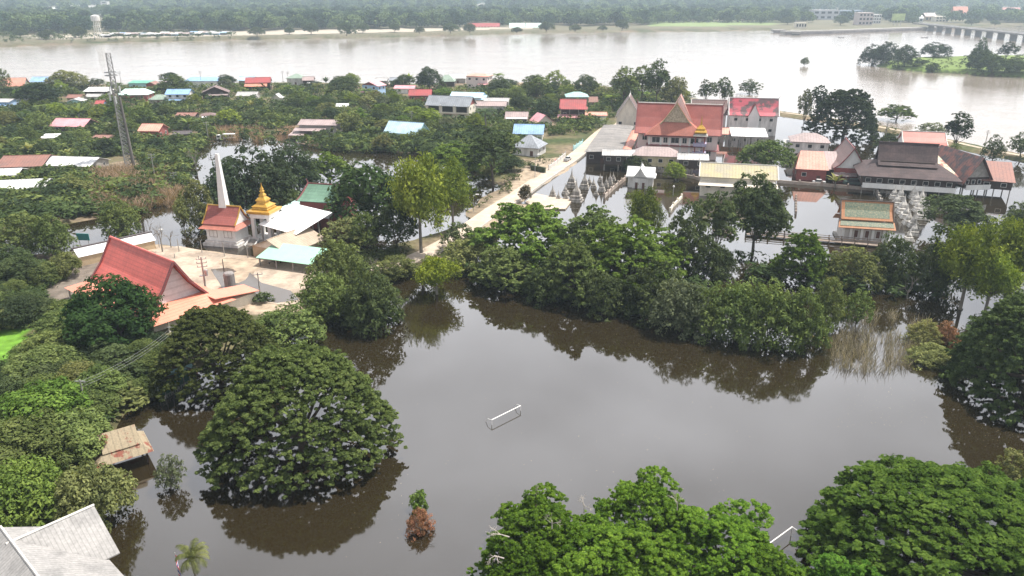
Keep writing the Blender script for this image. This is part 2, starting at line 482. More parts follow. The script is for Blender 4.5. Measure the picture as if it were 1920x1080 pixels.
# ------------------------------------------------------------------ water
def watermat(name, col, ior, rough, waves, col2=None):
    m = bpy.data.materials.new(name); m.use_nodes = True
    nt = m.node_tree; b = nt.nodes['Principled BSDF']
    b.inputs['Roughness'].default_value = rough
    b.inputs['IOR'].default_value = ior
    tc = N(nt, 'ShaderNodeTexCoord')
    n0 = N(nt, 'ShaderNodeTexNoise'); n0.inputs['Scale'].default_value = 0.012; n0.inputs['Detail'].default_value = 4
    L(nt, tc.outputs['Object'], n0.inputs['Vector'])
    mx = N(nt, 'ShaderNodeMixRGB'); mx.inputs['Color1'].default_value = (*col, 1); mx.inputs['Color2'].default_value = (*(col2 or col), 1)
    L(nt, n0.outputs['Fac'], mx.inputs['Fac']); L(nt, mx.outputs[0], b.inputs['Base Color'])
    n1 = N(nt, 'ShaderNodeTexNoise'); n1.inputs['Scale'].default_value = 0.035; n1.inputs['Detail'].default_value = 5   # wind patches
    L(nt, tc.outputs['Object'], n1.inputs['Vector'])
    r1 = N(nt, 'ShaderNodeMapRange'); r1.inputs['From Min'].default_value = .45; r1.inputs['From Max'].default_value = .65
    r1.inputs['To Min'].default_value = rough; r1.inputs['To Max'].default_value = rough * 2.6
    L(nt, n1.outputs['Fac'], r1.inputs['Value']); L(nt, r1.outputs[0], b.inputs['Roughness'])
    prev = None
    for sc, st, dist in waves:
        mp = N(nt, 'ShaderNodeMapping'); mp.inputs['Scale'].default_value = sc
        mp.inputs['Rotation'].default_value = (0, 0, 0.15)
        L(nt, tc.outputs['Object'], mp.inputs['Vector'])
        n = N(nt, 'ShaderNodeTexNoise'); n.inputs['Scale'].default_value = 1.0; n.inputs['Detail'].default_value = 3
        L(nt, mp.outputs[0], n.inputs['Vector'])
        bp = N(nt, 'ShaderNodeBump'); bp.inputs['Strength'].default_value = st; bp.inputs['Distance'].default_value = dist
        L(nt, n.outputs['Fac'], bp.inputs['Height'])
        if prev: L(nt, prev.outputs[0], bp.inputs['Normal'])
        prev = bp
    if prev: L(nt, prev.outputs[0], b.inputs['Normal'])
    return m
RIVERW = watermat('river_water', (0.235, 0.20, 0.165), 1.34, 0.06, [((0.12, 0.4, 1), 0.35, 0.35), ((0.7, 2.0, 1), 0.25, 0.08)], (0.215, 0.178, 0.145))
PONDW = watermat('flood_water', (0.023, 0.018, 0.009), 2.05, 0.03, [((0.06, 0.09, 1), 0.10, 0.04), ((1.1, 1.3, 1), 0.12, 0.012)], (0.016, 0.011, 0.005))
shore = W([(-700, 171), (0, 171), (300, 168), (560, 166), (760, 168), (950, 166), (1110, 170), (1270, 190)]) + [tuple(p) for p in LEVEE[1:]]
x0 = shore[0][0]; xN = shore[-1][0]
far = [(-7000, shore[0][1])] + shore + [(7000, shore[-1][1])]
def sheet(name, top, mat, flip):
    mb = MB()
    m = len(far)
    vs = [(x, y, 0) for x, y in far] + [(x, top, 0) for x, y in far]
    fs = [(i, i + 1, m + i + 1, m + i) if not flip else (i + 1, i, m + i, m + i + 1) for i in range(m - 1)]
    mb.add(vs, fs)
    o = mb.build(name, mat); o['kind'] = 'structure'
    return o
sheet('river', 1900.0, RIVERW, False)
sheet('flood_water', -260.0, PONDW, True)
# the far reach of the river beyond the bank would be buried under the land sheet
# ------------------------------------------------------------------ leaves
def clumpleaves(rng, C, rx, rz, tone, per, size, up=0.5, hemi=0.75, jit=0.4, asp=0.55):
    """C (k,3) clump centres -> quads"""
    k = len(C)
    n = k * per
    c = np.repeat(C, per, 0); RX = np.repeat(rx, per)[:, None]; RZ = np.repeat(rz, per)[:, None]
    d = rng.normal(size=(n, 3)); d /= np.linalg.norm(d, axis=1)[:, None]
    fl = (rng.rand(n) < hemi) & (d[:, 2] < 0)
    d[fl, 2] *= -1
    rad = (0.65 + 0.4 * rng.rand(n))[:, None]
    p = c + d * rad * np.concatenate([RX, RX, RZ], 1)
    nn = d * np.array([1, 1, 1.3]) + np.array([0, 0, up]) + rng.normal(size=(n, 3)) * jit
    nn /= np.linalg.norm(nn, axis=1)[:, None]
    t = np.cross(nn, rng.normal(size=(n, 3))); t /= np.linalg.norm(t, axis=1)[:, None] + 1e-9
    b = np.cross(nn, t)
    s = (size * (0.6 + 0.8 * rng.rand(n)))[:, None]
    V = np.stack([p - t * s, p + b * s * asp, p + t * s, p - b * s * asp], 1).reshape(-1, 3)
    T = np.clip(np.repeat(tone, per) * .8 + .1 + rng.normal(size=n) * 0.2, 0, 1)
    return V, T
def leafmesh(name, parts):
    V = np.concatenate([p[0] for p in parts]); T = np.concatenate([p[1] for p in parts])
    F = np.arange(len(V)).reshape(-1, 4)
    return npmesh(name, V, F, LEAF, T)
def limbs(mb, tips, rng, base=(0, 0, 0), fork=0.35, r0=0.5, H=10, n=5):
    bz = H * fork
    p0 = Vector(base); p1 = p0 + Vector((rng.normal() * .02 * H, rng.normal() * .02 * H, bz))
    mb.tube(p0, p1, r0, r0 * 0.75, 7)
    for t in tips:
        t = Vector(t)
        mid = p1.lerp(t, 0.5) + Vector((rng.normal() * .04 * H, rng.normal() * .04 * H, -0.03 * H))
        mb.tube(p1, mid, r0 * 0.42, r0 * 0.26, n)
        mb.tube(mid, t, r0 * 0.26, r0 * 0.08, n)
        for _ in range(2):
            q = mid.lerp(t, 0.4 + .4 * rng.rand()); e = q + Vector((rng.normal() * .07 * H, rng.normal() * .07 * H, 0.05 * H))
            mb.tube(q, e, r0 * 0.13, r0 * 0.05, 4)
def meshof(mb, name, m):
    me = bpy.data.meshes.new(name); me.from_pydata(mb.v, [], mb.f); me.materials.append(m); return me
def rain_proto(seed, Rr, H, nclump, per, leaf, low=0.22, flat=2.4, hole=0.0, lay=0.45, rough=1.0, pad=.75):
    rng = np.random.RandomState(seed)
    a, b, c2 = rng.rand(3) * 6.28
    C = []; rx = []; tone = []
    def Rm(ph): return Rr * (1 + rough * (0.10 * np.sin(3 * ph + a) + 0.07 * np.sin(5 * ph + b) + 0.04 * np.sin(9 * ph + c2)))
    ga = 2.39996
    cr = Rr * 1.9 / math.sqrt(nclump)
    for i in range(nclump):
        u = (i + 0.5) / nclump
        ph = i * ga + rng.normal() * 0.12
        q = u ** 0.5
        if rng.rand() < hole: continue
        r = Rm(ph) * q * (1 + rng.normal() * .02)
        zt = H * (1 - (1 - low) * q ** flat) - cr * .4 + rng.normal() * H * 0.022
        zt += H * 0.035 * rough * (math.sin(2 * ph + r * .5) + math.sin(r * 9.0 / Rr + 3 * ph + b))
        C.append((r * math.cos(ph), r * math.sin(ph), zt)); rx.append(cr * pad * (0.7 + .6 * rng.rand())); tone.append(rng.rand())
    for i in range(int(nclump * lay)):
        ph = rng.rand() * 6.283; q = math.sqrt(rng.rand()) * .93
        r = Rm(ph) * q
        z = H * (1 - (1 - low) * q ** flat) - cr * (1.6 + 1.6 * rng.rand())
        z = max(z, H * low * .6)
        C.append((r * math.cos(ph), r * math.sin(ph), z)); rx.append(cr * .8); tone.append(rng.rand() * .6)  # under-layer pads toned darker: the crown's inner shade put into leaf colour
    C = np.array(C); rx = np.array(rx); tone = np.array(tone)
    # every pad is a loose plate of smaller tufts
    k = len(C); m = 5
    off = rng.normal(size=(k * m, 3)) * np.array([.62, .62, .16]) * np.repeat(rx, m)[:, None]
    C2 = np.repeat(C, m, 0) + off; r2 = np.repeat(rx, m) * (.30 + .35 * rng.rand(k * m)); t2 = np.clip(np.repeat(tone, m) * .6 + .4 * rng.rand(k * m), 0, 1)
    me = leafmesh('rain_crown', [clumpleaves(rng, C2, r2, r2 * 0.5, t2, max(8, int(per / m)), leaf, up=0.8, hemi=.8, jit=.4)])
    mb = MB()
    tips = []
    for i in range(11):
        ph = i * 0.571 * math.pi + rng.rand() * .5; q = (0.35 + 0.55 * rng.rand()) * Rr
        tips.append((q * math.cos(ph), q * math.sin(ph), H * (1 - (1 - low) * (q / Rr) ** flat) - 1.0))
    limbs(mb, tips, rng, fork=0.22, r0=Rr * 0.055, H=H)
    return me, meshof(mb, 'rain_trunk', BARK)
def lobe_proto(seed, Rr, H, nl, per, leaf, base=0.25, cpl=14, hemi=.7, airy=1.0, up=.5, spread=.55, flat=.45, asp=.55):
    rng = np.random.RandomState(seed)
    lob = []
    for i in range(nl):
        ph = i * 2.4 + rng.rand(); q = spread * Rr * math.sqrt((i + .3) / nl)
        z = H * (base + (1 - base) * (0.74 - 0.62 * (q / Rr) + rng.normal() * .08))
        lob.append((q * math.cos(ph), q * math.sin(ph), z, Rr * (0.40 + .16 * rng.rand())))
    C = []; rx = []; tone = []
    for (lx, ly, lz, lr) in lob:
        lt = rng.rand()
        for k in range(cpl):
            u = 1 - 1.6 * (k + .5) / cpl; ph = k * 2.39996 + rng.rand()
            rr = math.sqrt(max(0, 1 - u * u))
            hv = min(lr, H * .28) 
            p = (lx + lr * rr * math.cos(ph), ly + lr * rr * math.sin(ph), lz + hv * u)
            if any((p[0] - a) ** 2 + (p[1] - b) ** 2 + (p[2] - c) ** 2 < (0.55 * r) ** 2 for a, b, c, r in lob): continue
            C.append(p); rx.append(lr * (0.36 + .2 * rng.rand()) * airy); tone.append(np.clip(lt * .55 + .45 * rng.rand(), 0, 1))
    C = np.array(C); rx = np.array(rx); tone = np.array(tone)
    me = leafmesh('lobe_crown', [clumpleaves(rng, C, rx, rx * (flat + .25), tone, per, leaf, up=up, hemi=hemi, asp=asp)])
    mb = MB()
    limbs(mb, [(l[0], l[1], l[2]) for l in lob], rng, fork=base * .8 + .05, r0=Rr * .045 + .05, H=H)
    return me, meshof(mb, 'lobe_trunk', BARK)
def willow_proto(seed, Rr, H, ncl, per, leaf):
    """airy crown of drooping sprays"""
    rng = np.random.RandomState(seed)
    C = []; tone = []; tips = []
    nl = 7
    for i in range(nl):
        ph = i * 2.4 + rng.rand(); q = Rr * .6 * math.sqrt((i + .3) / nl)
        z = H * (.80 - .35 * q / Rr + rng.normal() * .08); tips.append((q * math.cos(ph), q * math.sin(ph), z))
        for k in range(ncl // nl):
            d = rng.normal(size=3); d /= np.linalg.norm(d); rr = Rr * .48 * rng.rand() ** .4
            C.append((tips[-1][0] + d[0] * rr, tips[-1][1] + d[1] * rr, z + d[2] * H * .17)); tone.append(rng.rand())
    C = np.array(C); k = len(C)
    rx = np.full(k, Rr * .13); rz = np.full(k, H * .085)
    n = k * per
    c = np.repeat(C, per, 0)
    p = c + rng.normal(size=(n, 3)) * np.array([Rr * .10, Rr * .10, H * .05])
    t = rng.normal(size=(n, 3)) * .45 + np.array([0, 0, -.45]); t /= np.linalg.norm(t, axis=1)[:, None]
    out = p * np.array([1, 1, 0]); out /= np.linalg.norm(out, axis=1)[:, None] + .01
    b = np.cross(t, out + rng.normal(size=(n, 3)) * .7 + np.array([0, 0, .3])); b /= np.linalg.norm(b, axis=1)[:, None] + 1e-9
    s = (leaf * (.7 + .8 * rng.rand(n)))[:, None]
    V = np.stack([p - t * s, p + b * s * .35, p + t * s, p - b * s * .35], 1).reshape(-1, 3)
    me = leafmesh('willow_crown', [(V, np.clip(np.repeat(np.array(tone), per) + rng.normal(size=n) * .1, 0, 1))])
    mb = MB(); limbs(mb, tips, rng, fork=.4, r0=Rr * .04 + .08, H=H)
    return me, meshof(mb, 'willow_trunk', BARKG)
def palm_proto(seed, Rr, H, nf=16, banana=False):
    rng = np.random.RandomState(seed)
    V = []; T = []
    for i in range(nf):
        ph = i * 2.39996 + rng.rand() * .3; el = 1.15 - 1.1 * (i / nf) + rng.normal() * .08
        if banana: el = 1.3 - .8 * (i / nf)
        Ln = Rr * (1.0 + .15 * rng.rand()); p = np.array([0, 0, H]); dz = math.sin(el); dh = math.cos(el)
        seg = 9; hd = np.array([math.cos(ph), math.sin(ph), 0]); sd_ = np.array([-math.sin(ph), math.cos(ph), 0])
        tn = rng.rand()
        prev = None
        for k in range(seg + 1):
            u = k / seg
            ang = el - u * u * (2.0 if not banana else 1.5)
            q = p.copy()
            if banana:
                wd = Rr * .16 * math.sin(math.pi * min(1, u * .9 + .08))
                cur = (q - sd_ * wd - np.array([0, 0, wd * .25]), q, q + sd_ * wd - np.array([0, 0, wd * .25]))
                if prev:
                    V += [prev[0], prev[1], cur[1], cur[0], prev[1], prev[2], cur[2], cur[1]]; T += [tn, min(1, tn + .2)]
                prev = cur
            else:
                ll = Rr * .30 * math.sin(math.pi * (.12 + .84 * u))
                tg = hd * math.cos(ang) + np.array([0, 0, math.sin(ang)])
                for sgn in (-1, 1):
                    for h_ in (0, .5):
                        q2 = q + tg * Ln / seg * h_
                        e = q2 + sd_ * sgn * ll * .8 + tg * ll * .5 - np.array([0, 0, ll * .45])
                        wv = tg * Ln / seg * .26
                        V += [q2 - wv, q2 + wv, e + wv * .3, e - wv * .3]; T += [np.clip(tn * .6 + .4 * rng.rand(), 0, 1)]
            p = p + (hd * math.cos(ang) + np.array([0, 0, math.sin(ang)])) * Ln / seg
    V = np.array(V); me = leafmesh('palm_crown', [(V, np.array(T))])
    mb = MB()
    if banana: mb.tube((0, 0, 0), (0, 0, H), .18, .12, 7)
    else:
        zz = np.linspace(0, H, 8)
        for i in range(7): mb.tube((.12 * math.sin(i * .8), 0, zz[i]), (.12 * math.sin((i + 1) * .8), 0, zz[i + 1]), .24 - .012 * i, .22 - .012 * i, 8)
    return me, meshof(mb, 'palm_trunk', BARKG)
def bare_proto(seed, H, depth=4, spread=.6, m=None, nb=3):
    rng = np.random.RandomState(seed); mb = MB()
    def br(p, d, ln, r, k):
        e = p + d * ln
        mb.tube(p, e, r, r * .62, 5 if k > 1 else 3)
        if k == 0: return
        for _ in range(nb):
            nd = (d + Vector(rng.normal(size=3)) * spread + Vector((0, 0, .15))).normalized()
            br(p.lerp(e, .6 + .4 * rng.rand()), nd, ln * (.6 + .2 * rng.rand()), r * .55, k - 1)
    br(Vector((0, 0, 0)), Vector((0, 0, 1)), H * .34, H * .022, depth)
    return meshof(mb, 'bare_branches', m or BARKG)
PRO = {}
PRO['rain_big'] = [rain_proto(11, 16, 17, 760, 150, .25, low=.20, flat=2.5, lay=.5, hole=.01, rough=.5)]
PRO['rain_near'] = [rain_proto(12 + i, 10, 12, 430, 170, .185, low=.40, flat=1.9, hole=.13, rough=2.6, lay=.55) for i in range(3)]
PRO['rain_mid'] = [rain_proto(21 + i, 9, 12, 210, 90, .30, low=.36 + .06 * i, flat=2.1, hole=.10, lay=.5, rough=1.8) for i in range(3)]
PRO['rain_right'] = [rain_proto(31, 15, 15, 600, 140, .26, low=.12, flat=2.8, lay=.5, hole=.05)]
PRO['round'] = [lobe_proto(41 + i, 5, 10, 9, 50, .27, base=.14, cpl=18, spread=.7) for i in range(5)]
PRO['open'] = [lobe_proto(51 + i, 5, 9, 10, 22, .34, base=.16, cpl=13, airy=.85, spread=.8) for i in range(3)]
PRO['willow'] = [willow_proto(61 + i, 5, 12, 200, 46, .27) for i in range(3)]
PRO['low'] = [lobe_proto(111 + i, 5, 9, 15, 42, .26, base=.0, cpl=14, spread=.82, airy=.95) for i in range(4)]
PRO['bush'] = [lobe_proto(71 + i, 2.6, 3.4, 6, 22, .27, base=.05, cpl=11, spread=.7) for i in range(3)]
PRO['tall'] = [lobe_proto(81 + i, 4, 13, 9, 24, .34, base=.3, cpl=12, spread=.6) for i in range(2)]
PRO['near_round'] = [lobe_proto(91 + i, 5, 8, 13, 80, .23, base=.06, cpl=19, spread=.78) for i in range(3)]
PRO['palm'] = [palm_proto(101, 2.8, 6)]
PRO['coco'] = [palm_proto(102, 3.0, 10, 14)]
PRO['banana'] = [palm_proto(103, 2.4, 2.0, 10, True)]
NOM = {'rain_big': (16, 17), 'rain_near': (10, 12), 'rain_mid': (9, 12), 'rain_right': (15, 15), 'round': (5, 10), 'open': (5, 9), 'willow': (5, 12), 'bush': (2.6, 3.4), 'tall': (4, 13), 'near_round': (5, 8), 'low': (5, 9), 'palm': (2.8, 6.6), 'coco': (3, 10.6), 'banana': (2.4, 4.2)}
TINT = {'dark': (0.064, 0.088, 0.037), 'mid': (0.105, 0.140, 0.045), 'bright': (0.105, 0.165, 0.034), 'yellow': (0.155, 0.205, 0.035), 'olive': (0.145, 0.160, 0.060), 'grey': (0.115, 0.135, 0.075), 'rust': (0.20, 0.11, 0.06), 'deep': (0.045, 0.066, 0.034), 'rain': (0.078, 0.100, 0.032)}
NAME = {'rain_big': 'rain_tree', 'rain_near': 'rain_tree', 'rain_mid': 'rain_tree', 'rain_right': 'rain_tree', 'round': 'leafy_tree', 'open': 'open_crowned_tree', 'willow': 'feathery_tree', 'bush': 'shrub', 'tall': 'tall_tree', 'near_round': 'leafy_tree', 'low': 'leafy_tree', 'palm': 'palm_tree', 'coco': 'coconut_palm', 'banana': 'banana_plant'}
TREES = []
_tr = random.Random(3)
def plant(kind, x, y, Rr, H, tint, label, group=None, z=None, name=None, lean=0.0):
    n0, h0 = NOM[kind]
    i = _tr.randrange(len(PRO[kind]))
    cm, tm = PRO[kind][i]
    if z is None: z = min(max(hgt(x, y), -0.9), 4)
    nm = name or NAME[kind]
    t = thing(nm, label, 'plant' if kind == 'banana' else ('bush' if kind == 'bush' else 'tree'), (x, y, z), _tr.uniform(0, 6.28), group, (Rr / n0, Rr / n0, (H - z) / h0))
    if lean: t.rotation_euler = (0, lean, 0)
    c = bpy.data.objects.new('crown', cm); COL.objects.link(c); c.parent = t
    c.color = (*[v * _tr.uniform(.96, 1.04) for v in (TINT[tint] if isinstance(tint, str) else tint)], 1)
    s = bpy.data.objects.new('trunk', tm); COL.objects.link(s); s.parent = t
    TREES.append((x, y, Rr))
    return t
def tpx(kind, cx, by, wpx, ty, tint, label, group=None, **kw):
    """tree whose foot shows at (cx,by), crown wpx wide, top at row ty (photo pixels)"""
    p = P(cx, by); Rr = wpx / 2 / pxm(by)
    Yb = p.y + Rr * .35
    H = max(hz(Yb, ty), 1.0)
    return plant(kind, p.x, p.y, Rr, H, tint, label, group, **kw)
# ------------------------------------------------------------------ buildings
RC = {'blue': (0.26, 0.42, 0.66), 'paleblue': (0.48, 0.66, 0.80), 'red': (0.36, 0.075, 0.075), 'orange': (0.66, 0.25, 0.17), 'salmon': (0.72, 0.33, 0.25), 'pink': (0.72, 0.34, 0.37),
      'white': (0.80, 0.80, 0.80), 'grey': (0.27, 0.29, 0.32), 'lgrey': (0.42, 0.41, 0.40), 'rust': (0.27, 0.13, 0.10), 'brown': (0.17, 0.105, 0.095), 'teal': (0.33, 0.55, 0.50), 'green': (0.10, 0.36, 0.26),
      'ggreen': (0.25, 0.32, 0.26), 'mauve': (0.36, 0.28, 0.27), 'mint': (0.60, 0.82, 0.76), 'dark': (0.085, 0.07, 0.072)}
def rmat(k, stripe=1.1):
    c = RC[k]
    return mat('roof_' + k, c, 0.55, 0.32, 0.22, stripe=stripe, spec=0.3, col2=tuple(v * .62 + .03 for v in c), thr=.55)
WC = {'white': WHITE, 'dirty': DIRTY, 'cream': CREAM, 'pinkw': PINKW, 'conc': CONC, 'wood': WOODD,
      'bluew': mat('blue_wall', (0.36, 0.52, 0.72), .8, .15, .5), 'redw': mat('red_wall', (0.30, 0.09, 0.08), .8, .2, .5), 'tealw': mat('teal_wall', (0.42, 0.66, 0.68), .8, .15, .5),
      'brick': mat('raw_brick', (0.30, 0.15, 0.11), .9, .3, .6), 'tan': mat('tan_wall', (0.50, 0.38, 0.24), .85, .2, .5), 'yellow': mat('faded_yellow_wall', (0.50, 0.44, 0.28), .85, .25, .5)}
RIDGE = mat('pale_ridge', (0.62, 0.60, 0.56), .7, .2, .8)
FRAME = mat('window_frame', (0.66, 0.64, 0.60), .6, .1, 1)
SHUT = mat('brown_shutter', (0.12, 0.06, 0.045), .7, .2, 1)
PANE = mat('dim_window_pane', (0.02, 0.022, 0.025), .45, .3, .5, spec=.25)
PROT = []; LAND = []; FOOT = []
def protect(x0, x1, y0, y1, short=None, foot=None, yb=None):
    PROT.append((x0, x1, y0, y1, yb or y1))
    if short: LAND.append(((x0 + x1) / 2, (y0 + y1) / 2, short))
def window(par, x, y, z, w, h, face='f', pm=None, fm=None):
    pm = pm or PANE
    f = MB(); p = MB(); t = .10
    if face == 'f' or face == 'b':
        s = -1 if face == 'f' else 1
        f.box(x, y + s * .03, z + h / 2 + t / 2, w + 2 * t, .12, t).box(x, y + s * .03, z - h / 2 - t / 2, w + 2 * t, .12, t)
        f.box(x - w / 2 - t / 2, y + s * .03, z, t, .12, h).box(x + w / 2 + t / 2, y + s * .03, z, t, .12, h)
        if w > 1.5: f.box(x, y + s * .05, z, t * .8, .07, h)
        p.box(x, y + s * .012, z, w, .05, h)
    else:
        s = 1 if face == 'r' else -1
        f.box(x + s * .03, y, z + h / 2 + t / 2, .12, w + 2 * t, t).box(x + s * .03, y, z - h / 2 - t / 2, .12, w + 2 * t, t)
        f.box(x + s * .03, y - w / 2 - t / 2, z, .12, t, h).box(x + s * .03, y + w / 2 + t / 2, z, .12, t, h)
        p.box(x + s * .012, y, z, .05, w, h)
    fo = f.build('window', fm or FRAME, par)
    p.build('pane', pm or GLASS, fo)
def door(par, x, y, z0, w=1.1, h=2.1, face='f', m=None):
    d = MB()
    if face == 'f': d.box(x, y - .03, z0 + h / 2, w, .1, h)
    else: d.box(x + (.03 if face == 'r' else -.03), y, z0 + h / 2, .1, w, h)
    o = d.build('door', m or SHUT, par)
    return o
def profile(D, rise, oh, kind):
    h = D / 2
    if kind == 'thai': return [(0, rise), (h * .42, rise * .50), (h * .78, rise * .15), (h + oh, -rise * .04)]
    return [(0, rise), (h + oh, -rise * oh / max(h, .1))]
def house(label, xc, yr, ye, wpx, hE, D, yaw, kind, roof, wall, short=None, name='house', cat='house', group=None, stilt=0.0, wins=3, rows=1, side=2, oh=.7, posts=False, zg=None,
          lean=None, upper=None, ridge=None, gcol=None, dr=True, tile=False, rm=None, bargeb=False, rail=False, walls=True, pmat=None):
    F0 = P(xc, ye, hE)
    ya = R(yaw)
    c = Vector((F0.x - math.sin(ya) * (D / 2 + oh), F0.y + math.cos(ya) * (D / 2 + oh), 0))
    Wd = wpx / pxm(ye, hE) / max(.6, math.cos(ya)) - 2 * oh
    g0 = zg if zg is not None else min(max(hgt(c.x, c.y), -.3), 4)
    rise = (CAM_H - c.y * math.tan(dep(yr))) - hE
    rise = max(rise, 0.4)
    t = thing(name, label, cat, (c.x, c.y, g0), ya, group)
    h = hE - g0
    FOOT.append((c.x, c.y, max(Wd, D) * .5 + 1))
    protect(xc - wpx / 2, xc + wpx / 2, yr, ye + hE * pxm(ye, hE) * .22, short, yb=ye + hE * pxm(ye, hE))
    wm = WC[wall]
    rmm = rm or rmat(roof)
    z0 = stilt
    if walls:
        wl = MB(); wl.box(0, 0, (z0 - .4 * (stilt == 0) + h - .08) / 2, Wd, D, h - .08 - z0 + .4 * (stilt == 0))
        if stilt > 0: wl = MB().box(0, 0, (z0 + h - .08) / 2, Wd, D, h - .08 - z0)
        if not gcol and kind in ('gable', 'thai', 'shed') and kind != 'shed':
            pr = profile(D, rise - .25, 0, kind)
            wl.gable(-Wd / 2 + .08, pr, h - .08).gable(Wd / 2 - .08, pr, h - .08)
        wl.build('wall', wm, t)
        if gcol:
            gb = MB(); pr = profile(D, rise - .25, 0, kind)
            if kind in ('gable', 'thai'): gb.gable(-Wd / 2 + .08, pr, h - .08).gable(Wd / 2 - .08, pr, h - .08)
            gb.build('gable', WC[gcol], t)
        zz = z0
        fh = (h - z0) / rows
        for r_ in range(rows):
            for i in range(wins):
                x = -Wd / 2 + Wd * (i + .5) / wins
                if dr and r_ == 0 and i == wins // 2:
                    door(t, x, -D / 2, z0 + .05, min(1.3, Wd * .2), min(2.1, fh * .75)); continue
                window(t, x, -D / 2, z0 + fh * (r_ + .55), min(1.5, Wd / wins * .5), min(1.3, fh * .42), 'f', pmat)
            for i in range(side):
                y = -D / 2 + D * (i + .5) / side
                window(t, Wd / 2, y, z0 + fh * (r_ + .55), min(1.2, D / side * .45), min(1.2, fh * .4), 'r', pmat)
                window(t, -Wd / 2, y, z0 + fh * (r_ + .55), min(1.2, D / side * .45), min(1.2, fh * .4), 'l', pmat)
    if stilt > 0 or not walls:
        n = max(3, int(Wd / 3.5)); top = z0 if stilt > 0 else h
        for iy in ((-D / 2 + .3), (D / 2 - .3)):
            for i in range(n):
                q = MB().box(-Wd / 2 + .3 + (Wd - .6) * i / (n - 1), iy, top / 2 - .6, .32, .32, top + 1.2)
                q.build('post', pmat or CONC, t)
    rf = MB()
    if kind in ('gable', 'thai'):
        rf.roofp(-Wd / 2 - oh, Wd / 2 + oh, profile(D, rise, oh, kind), h)
    elif kind == 'hip': rf.hip(Wd + 2 * oh, D + 2 * oh, rise, h, ridge)
    elif kind == 'shed': rf.slab([(-Wd / 2 - oh, -D / 2 - oh, h), (Wd / 2 + oh, -D / 2 - oh, h), (Wd / 2 + oh, D / 2 + oh, h + rise), (-Wd / 2 - oh, D / 2 + oh, h + rise)], .12)
    ro = None
    if kind in ('gabley', 'thaiy'):
        k2 = 'gable' if kind == 'gabley' else 'thai'
        rf.roofp(-D / 2 - oh, D / 2 + oh, profile(Wd, rise, oh, k2), h)
        ro = rf.build('roof', rmm, t); ro.rotation_euler = (0, 0, R(90))
        gb = MB(); pr = profile(Wd, rise - .3, 0, k2)
        gb.gable(-D / 2 + .1, pr, h - .05).gable(D / 2 - .1, pr, h - .05)
        go = gb.build('gable', WC[gcol or wall], t); go.rotation_euler = (0, 0, R(90))
    else:
        ro = rf.build('roof', rmm, t)
        if kind == 'gable': MB().tube((-Wd / 2 - oh - .02, 0, h + rise + .05), (Wd / 2 + oh + .02, 0, h + rise + .05), .13, n=5).build('ridge_cap', rmm, ro)
    if bargeb:
        k2 = 'thai' if 'thai' in kind else 'gable'
        LL, DD = ((Wd, D) if kind in ('gable', 'thai') else (D, Wd))
        pr = profile(DD, rise + .12, oh, k2)
        for e in (-1, 1):
            b = MB()
            for (a0, b0), (a1, b1) in zip(pr[:-1], pr[1:]):
                for sg in (-1, 1): b.tube((e * (LL / 2 + oh), sg * a0, h + b0), (e * (LL / 2 + oh), sg * a1, h + b1), .22, n=4)
            b.tube((e * (LL / 2 + oh), 0, h + rise), (e * (LL / 2 + oh + .5), 0, h + rise + 1.5), .2, .05, 4)
            bo = b.build('bargeboard', RIDGE if bargeb is True else bargeb, t)
            if kind in ('gabley', 'thaiy'): bo.rotation_euler = (0, 0, R(90))
        rc = MB().tube((-LL / 2 - oh, 0, h + rise + .1), (LL / 2 + oh, 0, h + rise + .1), .2, n=4).build('ridge_cap', RIDGE if bargeb is True else bargeb, t)
        if kind in ('gabley', 'thaiy'): rc.rotation_euler = (0, 0, R(90))
    if lean:   # lean-to roof in front: (depth, z_at_wall, z_at_edge, roof key, x0frac, x1frac)
        for (ld, za, zb, rk, xa, xb) in (lean if isinstance(lean, list) else [lean]):
            l = MB().slab([(Wd * xa, -D / 2 - .02, za), (Wd * xb, -D / 2 - .02, za), (Wd * xb, -D / 2 - ld, zb), (Wd * xa, -D / 2 - ld, zb)], .1)
            l.build('porch_roof', rmat(rk), t)
            npst = max(2, int(Wd * (xb - xa) / 4) + 1)
            for i in range(npst):
                MB().box(Wd * xa + .2 + (Wd * (xb - xa) - .4) * i / (npst - 1), -D / 2 - ld + .2, (zb - .1) / 2 - .5, .2, .2, zb + .9).build('post', CONC, t)
    if upper:  # upper tier roof: (width, depth, z0, rise, kind, matkey)
        uw, ud, uz, ur, uk, um = upper
        MB().box(0, 0, uz - .5, uw - 1.6, ud - 1.6, 1.6).build('clerestory', WC['redw'] if um in ('red', 'orange') else WOODD, t)
        u = MB()
        if uk == 'hip': u.hip(uw, ud, ur, uz)
        else:
            u.roofp(-uw / 2, uw / 2, profile(ud, ur, 0, uk), uz)
            e = MB(); e.gable(-uw / 2 + .5, profile(ud, ur - .3, 0, uk), uz).gable(uw / 2 - .5, profile(ud, ur - .3, 0, uk), uz)
            e.build('gable', WC[gcol or wall], t)
        uo = u.build('upper_roof', rm or rmat(um), t)
        if uk != 'hip': MB().tube((-uw / 2, 0, uz + ur + .08), (uw / 2, 0, uz + ur + .08), .18, n=4).build('ridge_cap', RIDGE, uo)
    if rail:
        MB().box(0, -D / 2 - 1.5, z0 + .45, Wd, .12, 1.7).box(0, -D / 2 - .75, z0 - .1, Wd, 1.5, .15).build('balcony', WHITE, t)
    return t, c, Wd, h, rise
H = house
